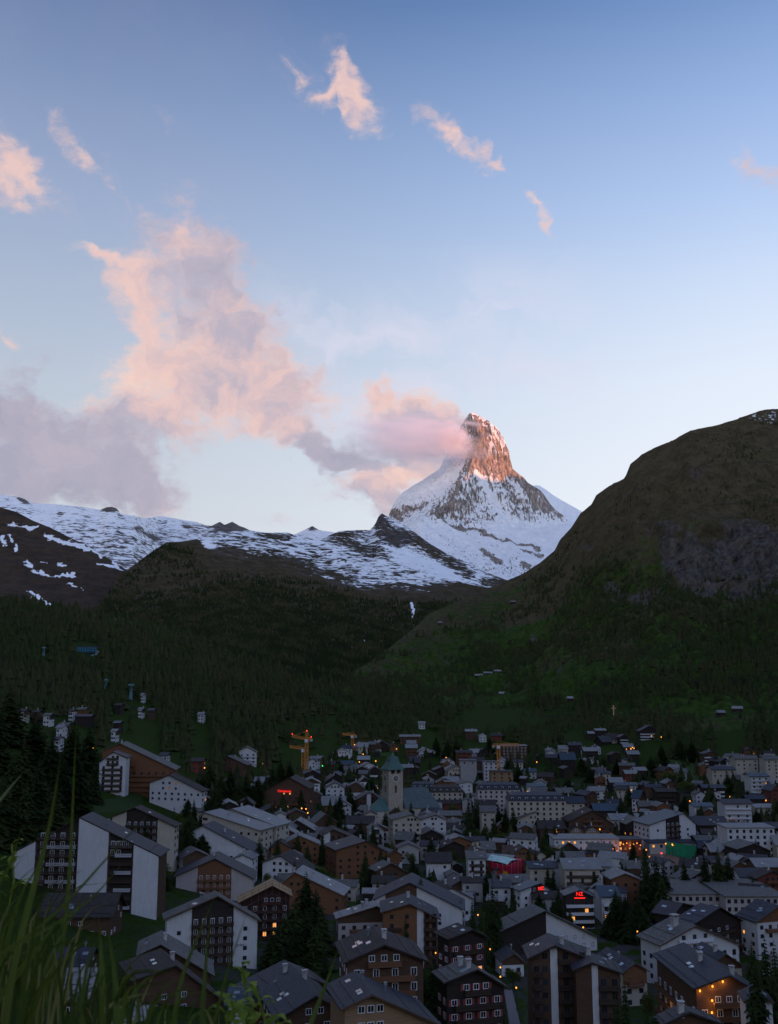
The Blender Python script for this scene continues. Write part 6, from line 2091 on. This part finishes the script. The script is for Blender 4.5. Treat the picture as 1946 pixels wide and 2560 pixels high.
for (c, X, Y_, me, lab) in ((6, 1198, 553, LAMPM_G, 'small green signal lamp at the foot of the crane meadow'), (8, 782, 1180, LAMPM_R, 'red signal lamp at the corner of the sports ground'), (8, 557, 1053, LAMPM_R, 'red signal lamp above the lit market pavilion'),
                            (8, 1270, 468, LAMPM_G, 'yellow green lamp among the apartment blocks on the right slope')):
    q = cp(c, X, Y_)
    Yd = solve(q[0], q[1], 6.0) or 300
    x, y, z = (float(v) for v in at(q[0], q[1], Yd))
    gz = float(G(x, y))
    o = empty('signal_lamp', (x, y, gz))
    tag(o, lab, 'lamp')
    put('pole', POLE, o, (0, 0, -.2), 0, (1, 1, z - gz - .1))
    put('lamp_head', me, o, (0, 0, z - gz), 0, (1.6, 1.6, 1.6))
# ------------------------------------------------------------------ small chalets and trees crowding the gaps
frng = random.Random(21)
keep = [(982, 1930, 40), (1470, 2095, 75), (1258, 2175, 36), (1700, 2140, 60), (1640, 2130, 60), (764, 1870, 30), (850, 2215, 60), (1285, 2520, 45), (715, 1985, 30), (1534, 1780, 30)]
pos = [(t[0].location.x, t[0].location.y) for t in THINGS]
made = 0
tries = 0
while made < 118 and tries < 6000:
    tries += 1
    a, b = frng.uniform(470, 1946), frng.uniform(1890, 2290)
    if b < np.interp(a, [470, 650, 760, 860, 1000, 1150, 1400, 1500, 1620, 1700, 1946], [2000, 1945, 1942, 1868, 1850, 1850, 1875, 1885, 1945, 1915, 1890]):
        continue
    if any(math.hypot(a - kx, (b - ky)) < kr for kx, ky, kr in keep):
        continue
    Yg = solve(a, b, 0)
    if not Yg or Yg < 405:
        continue
    x, y, z = (float(v) for v in at(a, b, Yg))
    if min(math.hypot(x - q[0], y - q[1]) for q in pos) < 10.8:
        continue
    pos.append((x, y))
    wd = frng.uniform(8.5, 13)
    h = frng.uniform(8, 11.5)
    za = float(G(x, y)) + h
    zz = za - wd / 2 * frng.uniform(.42, .55)
    wk = frng.choice('KKKBBWWWCOG')
    rk = frng.choice('ggglllbbmmsu')
    rr_ = frng.choice((frng.uniform(-15, 30), frng.uniform(60, 100)))
    st_ = frng.choice(('plain', 'plain', 'win', 'bal'))
    o = gable_house(np.array([x, y, za]), R(rr_), -wd / 2, zz, wd / 2, zz, frng.uniform(10, 15), wk, rk, st_, 'chalet', {'lit': frng.choice((0, 0, 0, .12))})
    ax, ay = proj(x, y, za)
    describe(o.root, wk, rk, st_, 'small' if wd < 9.5 else '', 0, float(ax), float(ay))
    made += 1
made, tries = [0, 0], 0
while sum(made) < 125 and tries < 9000:
    tries += 1
    a, b = frng.uniform(470, 1946), frng.uniform(1885, 2300)
    if b < np.interp(a, [470, 650, 760, 860, 1000, 1150, 1400, 1500, 1620, 1700, 1946], [1990, 1940, 1940, 1862, 1840, 1836, 1862, 1872, 1930, 1900, 1880]):
        continue
    if any(math.hypot(a - kx, (b - ky)) < kr for kx, ky, kr in keep):
        continue
    Yg = solve(a, b, 0)
    if not Yg or Yg < 405:
        continue
    x, y, z = (float(v) for v in at(a, b, Yg))
    if min(math.hypot(x - q[0], y - q[1]) for q in pos) < 8.2:
        continue
    pos.append((x, y))
    hut = frng.random() < .6
    wd = frng.uniform(5.2, 7.2) if hut else frng.uniform(6.5, 8.8)
    h = frng.uniform(5.5, 7.5) if hut else frng.uniform(7.5, 10)
    za = float(G(x, y)) + h
    zz = za - wd / 2 * frng.uniform(.45, .6)
    wk = frng.choice('KKKB') if hut else frng.choice('WWWCCGO')
    rk = frng.choice('gglb') if hut else frng.choice('ggllbms')
    rr_ = frng.choice((frng.uniform(-20, 40), frng.uniform(55, 100)))
    o = gable_house(np.array([x, y, za]), R(rr_), -wd / 2, zz, wd / 2, zz, frng.uniform(6, 9) if hut else frng.uniform(8, 12), wk, rk, 'plain', 'barn' if hut else 'house', {'sky': 0, 'chim': 0 if hut else 1})
    ax, ay = proj(x, y, za)
    describe(o.root, wk, rk, 'plain', '', 0, float(ax), float(ay))
    made[hut] += 1
cand = []
tries = 0
while len(cand) < 520 and tries < 6000:
    tries += 1
    a, b = frng.uniform(440, 1946), frng.uniform(1890, 2420)
    if b < np.interp(a, [440, 650, 760, 860, 1000, 1150, 1400, 1500, 1620, 1700, 1946], [1960, 1930, 1940, 1870, 1860, 1870, 1890, 1895, 1930, 1910, 1890]):
        continue
    if any(math.hypot(a - kx, (b - ky)) < kr for kx, ky, kr in keep):
        continue
    Yg = solve(a, b, 0)
    if not Yg or Yg < 405:
        continue
    x, y, z = (float(v) for v in at(a, b, Yg))
    if min(math.hypot(x - q[0], y - q[1]) for q in pos) < 8.5:
        continue
    pos.append((x, y))
    con = frng.random() < .70
    cand.append(((frng.uniform(7, 17) if con else frng.uniform(4.5, 8.5)), con, x, y))
cand.sort(key=lambda q: -q[0] / q[3])
rest, nc_t, nl_t = [], 0, 0
for (hh, con, x, y) in cand:
    if (con and nc_t < 70) or (not con and nl_t < 80):
        nc_t, nl_t = nc_t + con, nl_t + (not con)
        qx, qy = proj(x, y, float(G(x, y)) + hh)
        tree(0, float(qx), float(qy), hh * frng.uniform(.34, .46) * (1 if con else 1.7) * FOC / y, hh, 'c' if con else 'l', Yd=y)
    else:
        rest.append((x, y, float(G(x, y)), hh if con else hh * .8))
rest = np.array(rest)

# ------------------------------------------------------------------ woods on the slopes
def lowtree(rng, ns=7):
    V, F = [], []
    for (z0, z1, r) in ((.06, .52, .21), (.30, .78, .155), (.56, 1.0, .095)):
        b = len(V)
        a0 = rng.uniform(0, 6.28)
        for k in range(ns):
            a = a0 + 2 * math.pi * k / ns
            q = r * rng.uniform(.68, 1.25)
            V.append((q * math.cos(a), q * math.sin(a), z0 + rng.uniform(-.05, .05)))
        V.append((0, 0, z1))
        F += [(b + k, b + (k + 1) % ns, b + ns) for k in range(ns)]
    return np.array(V), np.array(F)


LOW = [lowtree(random.Random(i)) for i in range(8)]


def forest(name, pts, hs, seed, label, mat):
    rng = np.random.RandomState(seed)
    n = len(pts)
    VV, FF, off = [], [], 0
    pick = rng.randint(0, len(LOW), n)
    for k in range(len(LOW)):
        idx = np.where(pick == k)[0]
        if len(idx) == 0:
            continue
        v, f = LOW[k]
        a = rng.uniform(0, 6.28, len(idx))
        s = hs[idx]
        wd = s * rng.uniform(1.0, 1.9, len(idx))
        x = (v[None, :, 0] * np.cos(a)[:, None] - v[None, :, 1] * np.sin(a)[:, None]) * wd[:, None] + pts[idx, 0][:, None]
        y = (v[None, :, 0] * np.sin(a)[:, None] + v[None, :, 1] * np.cos(a)[:, None]) * wd[:, None] + pts[idx, 1][:, None]
        z = v[None, :, 2] * s[:, None] + pts[idx, 2][:, None] - .6
        VV.append(np.stack([x, y, z], -1).reshape(-1, 3))
        FF.append((f[None] + (np.arange(len(idx)) * len(v))[:, None, None] + off).reshape(-1, 3))
        off += len(idx) * len(v)
    o = put(name, npmesh(name, np.concatenate(VV), np.concatenate(FF), mat, smooth=False))
    tag(o, label, 'forest', None, 'stuff')
    return o


rng = np.random.RandomState(5)
PXr, PYr, Xr, Yr, Zr, Vr, rk_, gr_ = RIGHT
ii, jj = np.where((Vr > .02) & (Vr < .97))
dens = fbm(Xr / 200, Yr / 200, Zr / 120, 4) * 2.2 + .7 * fbm(Xr / 70, Yr / 70, Zr / 70, 2)
p = np.interp(PYr, [1300, 1380, 1450, 1560, 1800, 1900], [0, .03, .26, .36, .36, .34]) + dens * .75 - .9 * np.clip(rk_, 0, 1) - .9 * gauss(PXr, PYr, 760, 1850, 85, 36) - .6 * gauss(PXr, PYr, 1260, 1830, 60, 30) - .5 * gauss(PXr, PYr, 1220, 1700, 50, 22) - .5 * gauss(PXr, PYr, 1560, 1790, 50, 24) - .5 * gauss(PXr, PYr, 1830, 1800, 50, 20) - .5 * gauss(PXr, PYr, 1690, 1960, 50, 40) + .5 * gauss(PXr, PYr, 1440, 1640, 110, 60) + .5 * gauss(PXr, PYr, 1780, 1620, 130, 50) + .4 * gauss(PXr, PYr, 900, 1720, 140, 60) + .35 * gauss(PXr, PYr, 1480, 1440, 80, 40)
for (bx_, by_, wpx, _) in barns:
    p = p - 1.5 * gauss(PXr, PYr, bx_, by_ - 3, 18, 10)
p = p - 1.5 * gauss(PXr, PYr, 1534, 1785, 12, 16)
pp = np.clip(p[ii, jj], 0, 1)
sel = rng.rand(len(ii)) < pp * .24
sel &= PXr[ii, jj] < 2050
pts = np.stack([Xr[ii, jj], Yr[ii, jj], Zr[ii, jj]], -1)[sel]
hs = rng.uniform(5, 13, len(pts)) * np.where(PYr[ii, jj][sel] < 1420, .7, 1)
forest('forest', pts, hs, 1, 'dark spruce wood scattered over the steep right hand mountainside', M_FOREST)

PXm, PYm, Xm, Ym, Zm, Vm, ln_m = MIDHILL
ii, jj = np.where((Vm > .05) & (Vm < 2.95))
dens = fbm(Xm / 300, Ym / 300, Zm / 300, 4)
below = np.clip((PYm - ln_m - 8) / 40, 0, 1)
knoll = gauss(PXm, PYm, 400, 1430, 170, 60)
p = below * (.95 + .5 * dens) - 1.1 * knoll - 1.2 * gauss(PXm, PYm, 220, 1600, 36, 20) - 1.5 * gauss(PXm, PYm, 217, 1625, 32, 14) - .6 * gauss(PXm, PYm, 1031, 1525, 8, 25) - .5 * gauss(PXm, PYm, 913, 1594, 5, 12)
pp = np.clip(p[ii, jj], 0, 1)
sel = rng.rand(len(ii)) < pp * .40
sel &= (PXm[ii, jj] > -60) & (PXm[ii, jj] < 1300)
pts = np.stack([Xm[ii, jj], Ym[ii, jj], Zm[ii, jj]], -1)[sel]
hs = rng.uniform(8, 17, len(pts))
forest('forest', pts, hs, 2, 'unbroken dark forest on the hill below the snow patches', M_FOREST)

roots = np.array([[t[0].location.x, t[0].location.y] for t in THINGS])
gp_ = []
for (x0, x1, y0, y1, n, dn) in ((-60, 700, 1480, 1720, 3600, .98), (-60, 500, 1640, 1800, 500, 1), (560, 760, 1690, 1800, 420, 1), (760, 1100, 1690, 1790, 520, .85), (840, 1120, 1780, 1850, 90, .8), (1080, 1560, 1730, 1860, 240, .62), (690, 860, 1790, 1880, 40, .6), (-60, 270, 1650, 1790, 420, 1), (250, 560, 1700, 1885, 620, 1), (540, 690, 1770, 1905, 260, 1), (-60, 130, 1780, 1950, 200, 1), (455, 680, 1885, 1960, 170, .8), (1150, 1420, 1850, 1920, 110, .7), (1560, 1960, 1830, 1890, 190, .8), (1650, 1800, 1880, 1990, 90, .5), (860, 1140, 1800, 1860, 70, .8), (1480, 1640, 1870, 1960, 70, .6), (560, 700, 1880, 1930, 50, .7)):
    for _ in range(n):
        a, b = rng.uniform(x0, x1), rng.uniform(y0, y1)
        if abs(a - 217) < 32 and 1606 < b < 1660 or any(abs(a - q) < 13 and r_ - 6 < b < r_ + 34 for q, r_ in ((109, 1640), (231, 1657), (265, 1722), (327, 1749))):
            continue
        Yg = solve(a, b, 0, lo=250, hi=3200, step=4.0)
        if Yg is None or Yg > 3100 :
            continue
        x, y, z = (float(v) for v in at(a, b, Yg))
        if float(vnoise(x / 60, y / 60, 3.3)) > dn * .95:
            continue
        # keep clear of the houses and of the sight line onto them
        d = roots - np.array([x, y])
        if np.min(np.hypot(d[:, 0], d[:, 1])) < 11:
            continue
        f = (roots @ np.array([x, y])) / (x * x + y * y)
        lat = np.abs(roots[:, 0] * y - roots[:, 1] * x) / math.hypot(x, y)
        if np.any((f > 1) & (f < 1.3) & (lat < 9)):
            continue
        gp_.append((x, y, float(G(x, y))))
gp_ = np.array(gp_)
forest('forest', gp_, rng.uniform(9, 19, len(gp_)) * (.6 + .6 * rng.rand(len(gp_))), 3, 'dark spruce wood between and behind the houses at the village edge', M_FOREST)

forest('trees', rest[:, :3], rest[:, 3], 4, 'small dark trees and bushes filling the gaps between the village houses', M_FOREST)

# ------------------------------------------------------------------ cloud hanging on the summit
def cloud(center, radii, dens_, seed, label, rot=0):
    V, F = lathe([(.05, -1), (.6, -.8), (1, -.2), (1, .2), (.6, .8), (.05, 1)], 16)
    m = bpy.data.materials.new('cloud vapour')
    m.use_nodes = True
    t = NT(m.node_tree)
    out = t.n('ShaderNodeOutputMaterial')
    pv = t.n('ShaderNodeVolumePrincipled')
    pv.inputs['Color'].default_value = (.98, .97, .99, 1)
    pv.inputs['Anisotropy'].default_value = .2
    oc = t.n('ShaderNodeTexCoord').outputs['Object']
    sx_ = t.n('ShaderNodeSeparateXYZ')
    t.put(sx_.inputs[0], oc)
    wn = t.n('ShaderNodeVectorMath', operation='MULTIPLY_ADD')
    sb = t.n('ShaderNodeVectorMath', operation='SUBTRACT')
    t.put(sb.inputs[0], t.noise(t.mapping(oc, loc=(seed, 0, 0)), 1.6, 3, .6, col=True))
    sb.inputs[1].default_value = (.5, .5, .5)
    t.put(wn.inputs[0], sb.outputs[0])
    wn.inputs[1].default_value = (.75, .5, .75)
    t.put(wn.inputs[2], oc)
    ln = t.n('ShaderNodeVectorMath', operation='LENGTH')
    t.put(ln.inputs[0], wn.outputs[0])
    f = t.math('SUBTRACT', 1.0, ln.outputs['Value'], clamp=True)
    nz_ = t.noise(t.mapping(oc, loc=(seed, 3, 0), scale=(1.0, 1, 1.6)), 2.6, 5, .62)
    d = t.math('MULTIPLY', t.smooth(t.math('MULTIPLY_ADD', f, 1.7, t.math('ADD', t.math('MULTIPLY', t.math('SUBTRACT', nz_, .64), 2.0), t.math('MULTIPLY', t.math('SUBTRACT', t.noise(t.mapping(oc, loc=(seed, 9, 0)), 1.1, 2), .5), 1.2))), 0, .6), t.math('MULTIPLY', t.smooth(sx_.outputs[0], -.95, .55, .18, 1.0), dens_))
    t.put(pv.inputs['Density'], d)
    t.t.links.new(pv.outputs[0], out.inputs['Volume'])
    o = mesh('cloud', V, F, m, None, center)
    o.scale = radii
    o.rotation_euler = (0, rot, 0)
    tag(o, label, 'cloud', None, 'stuff')
    return o


cloud(tuple(float(v) for v in at(1035, 1092, 9230)), (920, 340, 320), 0.0085, 1.0, 'pink banner cloud hanging on the left side of the summit', R(6))

cloud(tuple(float(v) for v in at(1122, 1090, 9170)), (240, 140, 200), .019, 4.0, 'thin wisp of cloud wrapped round the ridge just below the summit', R(10))

# ------------------------------------------------------------------ grass and weeds right in front of the lens
gmats = []
for nm, c1, c2 in (('grass blade', (.06, .085, .012), (.155, .20, .034)), ('dry grass stem', (.24, .22, .06), (.36, .32, .11)), ('dark grass blade', (.035, .055, .008), (.09, .13, .02))):
    m, t, b, out = newmat(nm)
    g = t.n('ShaderNodeNewGeometry').outputs['Position']
    t.put(b.inputs['Base Color'], t.mix(t.noise(g, 9.0, 4, .6), c1, c2))
    b.inputs['Roughness'].default_value = .55
    b.inputs['Specular IOR Level'].default_value = .25
    tr = t.n('ShaderNodeBsdfTranslucent')
    tr.inputs['Color'].default_value = (*c2, 1)
    ms = t.n('ShaderNodeMixShader')
    ms.inputs[0].default_value = .45
    t.t.links.new(b.outputs[0], ms.inputs[1])
    t.t.links.new(tr.outputs[0], ms.inputs[2])
    t.t.links.new(ms.outputs[0], out.inputs['Surface'])
    gmats.append(m)
GV, GF, GM = [], [], []


def blade(pts, wpx, Y0, Y1, mi=0, taper=1.0, twist=.4):
    """ribbon along print points, from the root to the tip"""
    pts = np.array(pts, float)
    d = np.concatenate([[0], np.cumsum(np.hypot(*np.diff(pts, axis=0).T))])
    n = 12
    s = np.linspace(0, d[-1], n)
    px_ = np.interp(s, d, pts[:, 0])
    py_ = np.interp(s, d, pts[:, 1])
    for _ in range(2):
        px_[1:-1] = (px_[:-2] + 2 * px_[1:-1] + px_[2:]) / 4
        py_[1:-1] = (py_[:-2] + 2 * py_[1:-1] + py_[2:]) / 4
    tx, ty = np.gradient(px_), np.gradient(py_)
    L_ = np.hypot(tx, ty) + 1e-6
    nx, ny = -ty / L_, tx / L_
    b0 = len(GV)
    for i in range(n):
        f = i / (n - 1)
        wv = wpx * .95 * (.75 + .35 * math.sin(f * 2.4)) * (1 - f ** 2.2 * taper) * .5 + .3
        Yv = Y0 + (Y1 - Y0) * f
        for sg, dy_ in ((-1, -twist * .004), (0, .004), (1, 0)):
            GV.append(tuple(float(v) for v in at(px_[i] + nx[i] * wv * sg, py_[i] + ny[i] * wv * sg, Yv + dy_)))
    for i in range(n - 1):
        for k in (0, 1):
            a = b0 + i * 3 + k
            GF.append((a, a + 1, a + 4, a + 3))
            GM.append(mi)


LONG = [([(-10, 2760), (30, 2420), (92, 2190), (130, 2060), (152, 1890)], 20), ([(100, 2740), (158, 2360), (176, 2200), (184, 1960), (192, 1800)], 12), ([(-80, 2440), (130, 2300), (215, 2205), (330, 2075), (368, 2040)], 8),
        ([(-60, 2420), (160, 2300), (240, 2242), (305, 2160)], 10), ([(255, 2780), (256, 2420), (248, 2292)], 26), ([(300, 2780), (290, 2440), (268, 2310)], 22), ([(425, 2780), (440, 2480), (482, 2370), (540, 2238)], 13), ([(490, 2780), (515, 2400), (528, 2270)], 14),
        ([(480, 2780), (570, 2420), (617, 2285)], 8), ([(740, 2760), (773, 2560), (805, 2492), (832, 2417), (848, 2366)], 15), ([(250, 2760), (325, 2480), (380, 2432), (432, 2414)], 14), ([(180, 2760), (255, 2515), (320, 2490), (395, 2482)], 14),
        ([(-60, 2300), (30, 2160), (50, 2080), (55, 2070)], 7), ([(-30, 2040), (20, 1975), (60, 1930)], 7), ([(40, 2760), (90, 2480), (180, 2380), (255, 2320)], 16), ([(-80, 2600), (40, 2440), (150, 2300), (170, 2270)], 18), ([(340, 2790), (350, 2500), (320, 2390)], 14),
        ([(300, 2790), (330, 2560), (400, 2400)], 10), ([(-40, 2700), (10, 2380), (60, 2200), (125, 2130)], 14), ([(60, 2760), (80, 2500), (140, 2360), (215, 2230)], 14)]
rg = random.Random(3)
for pts, wpx in LONG:
    y0 = rg.uniform(.95, 1.4)
    blade(pts, wpx, y0, y0 + rg.uniform(-.1, .25), 0 if rg.random() < .9 else 1)
for k in range(330):
    bx_ = rg.uniform(-160, 420) ** 1 if rg.random() < .8 else rg.uniform(300, 640)
    top = np.interp(bx_, [-160, 0, 100, 200, 320, 420, 640], [2140, 2180, 2250, 2350, 2470, 2520, 2550])
    ty_ = top + rg.uniform(-40, 260)
    ln_b = rg.uniform(-60, 150)
    mx_ = bx_ + ln_b * .35
    droop = rg.uniform(0, 60) if rg.random() < .4 else 0
    pts = [(bx_, 2820), (mx_, (2820 + ty_) / 2), (bx_ + ln_b * .8, ty_), (bx_ + ln_b * 1.25 + droop, ty_ + droop * .5)]
    y0 = rg.uniform(.9, 2.0)
    blade(pts, rg.uniform(8, 19) / y0, y0, y0 + rg.uniform(-.1, .3), rg.choice((0, 0, 0, 2, 2, 2, 2, 1)))
me = bpy.data.meshes.new('grass')
me.from_pydata(GV, [], GF)
for m in gmats:
    me.materials.append(m)
me.polygons.foreach_set('material_index', GM)
me.polygons.foreach_set('use_smooth', [True] * len(GF))
gr = put('grass', me)
tag(gr, 'long green grass blades close to the lens at the lower left', 'grass', None, 'stuff')

wl = leafmat('weed leaf', (.11, .16, .02), (.24, .30, .05))


def weed(base, top, n, ln_, Y, seed, label):
    rr = random.Random(seed)
    bx, by, bz = (float(v) for v in at(base[0], base[1], Y))
    tx, ty, tz = (float(v) for v in at(top[0], top[1], Y))
    o = empty('weed_plant', (bx, by, bz))
    tag(o, label, 'weed', 'leafy weeds')
    d = Vector((tx - bx, ty - by, tz - bz))
    mesh('stem', *bars([(Vector((0, 0, 0)), d * .5 + Vector((.01, 0, 0)), .004), (d * .5 + Vector((.01, 0, 0)), d, .003)]), wl, o)
    for k in range(n):
        f = .25 + .75 * k / (n - 1)
        p = d * f
        a = rr.uniform(0, 6.28)
        u = Vector((math.cos(a), math.sin(a), rr.uniform(.1, .9))).normalized()
        L_ = ln_ * rr.uniform(.6, 1.1) * (1.15 - .5 * f)
        s_ = u.cross(Vector((0, 0, 1))).normalized() * L_ * .22
        q1, q2, q3 = p + u * L_ * .4 + Vector((0, 0, .004)), p + u * L_ * .75, p + u * L_ - Vector((0, 0, L_ * .25))
        V = [p, q1 + s_, q1, q1 - s_, q2 + s_ * .7, q2, q2 - s_ * .7, q3]
        mesh('leaf', V, [(0, 2, 1), (0, 3, 2), (1, 2, 5, 4), (2, 3, 6, 5), (4, 5, 7), (5, 6, 7)], wl, o)


weed((612, 2640), (606, 2415), 13, .052, 1.7, 1, 'tallest leafy weed right of the grass clump')
weed((655, 2640), (640, 2470), 11, .050, 1.6, 2, 'bushy leafy weed at the bottom edge right of the tallest weed')
weed((560, 2640), (580, 2500), 11, .050, 1.5, 3, 'low leafy weed between the grass and the tallest weed')
weed((700, 2660), (690, 2540), 9, .045, 1.7, 4, 'smallest leafy weed, farthest right along the bottom edge')
weed((20, 2290), (30, 2110), 12, .060, 2.4, 5, 'yellow green leafy shoot rising behind the long grass blades')

# ------------------------------------------------------------------ every thing gets a label of its own, tied to landmarks
LAND = [('the green church spire', 982, 1910), ('the red wrapped building', 1255, 2180), ('the twin orange cranes', 764, 1870), ('the tan block under the crane', 1247, 1930), ('the big timber hotel', 310, 1870),
        ('the hillside cross', 1534, 1785), ('the tall white fin block', 235, 2110), ('the chalet with wall lettering', 545, 2260), ('the bare plywood roof', 682, 2215), ('the lamplit corner hotel', 1800, 2440),
        ('the left red NZ sign', 1352, 2225), ('the right red NZ sign', 1449, 2237), ('the flat roofed school', 1760, 2240), ('the green windbreak fence', 1705, 2140), ('the long mansard hotel', 1350, 1992),
        ('the glowing white hall', 1470, 2100), ('the red hotel lettering', 712, 1977), ('the blue cable car station', 217, 1622), ('the big stone apartment rows', 1860, 1890), ('the white fascia block', 1880, 2075), ('the sandy path', 1285, 2510), ('the bright green meadow', 850, 2215)]
ORD = ['nearest', 'second nearest', 'third nearest', 'fourth nearest', 'fifth nearest', 'sixth nearest', 'seventh nearest', 'eighth nearest', 'ninth nearest', 'tenth nearest', 'eleventh nearest', 'twelfth nearest']
special = {id(HT.root): 'tall white fin apartment block with dark balconies below a long slate roof', id(HLET.root): 'white chalet with dark timber middle and lettering on its right wall',
           id(HPLY.root): 'dark chalet under a bare yellow plywood roof behind scaffold rails', id(HLIT.root): 'brown timber corner hotel lit by orange wall lamps under a slate roof',
           id(HN1.root): 'white hotel with a red NZ sign half hidden by spruces', id(HN2.root): 'dark hotel with white balcony bands under a red NZ sign', id(HSIGN.root): 'brown hotel with lit windows and red Christiania lettering',
           id(HSCH.root): 'low pinkish school wing with a grey flat roof left of the larger wing', id(HGR2.root): 'long cream hotel with a slate mansard roof, the larger of the pair', id(HGR1.root): 'long pinkish hotel with a slate mansard roof behind the cream one', id(hg.root): 'big orange brown timber hotel on the left slope'}
buckets = {}
for t in THINGS:
    o, sx, sy, body, tail = t
    if id(o) in special:
        o['label'] = special[id(o)]
        continue
    best = None
    for nm, lx, ly in LAND:
        dx_, dy_ = sx - lx, (sy - ly) * 1.3
        d = math.hypot(dx_, dy_)
        if best is None or d < best[0]:
            best = (d, nm, dx_, dy_)
    d, nm, dx_, dy_ = best
    sd = ('left of' if dx_ < 0 else 'right of') if abs(dx_) > abs(dy_) else ('above' if dy_ < 0 else 'below')
    buckets.setdefault((body, tail, sd, nm), []).append((d, o))
for (body, tail, sd, nm), lst in buckets.items():
    lst.sort(key=lambda q: q[0])
    for k, (d, o) in enumerate(lst):
        core = (body + ' ' + tail).strip()
        if len(lst) == 1:
            lab = f"{core} {sd} {nm}"
        else:
            lab = f"{core}, {ORD[min(k, 11)]} {sd} {nm}"
        if len(lab.split()) > 16:
            lab = lab.replace('red brown', 'russet').replace('orange brown', 'russet orange').replace('blue grey', 'bluish').replace('blackened timber', 'blackened').replace('brown timber', 'brown')
        if len(lab.split()) > 16:
            lab = lab.replace('apartment block', 'block').replace('flat roofed ', 'flat ').replace(' with rows of windows', '').replace(' timber', '', 1)
        if len(lab.split()) > 16:
            lab = lab.replace(' ' + tail, '', 1)
        o['label'] = lab
        if o['category'] in ('chalet', 'hotel', 'apartment block', 'building', 'barn') and not o.get('group'):
            o['group'] = o['category'] + 's of the village'
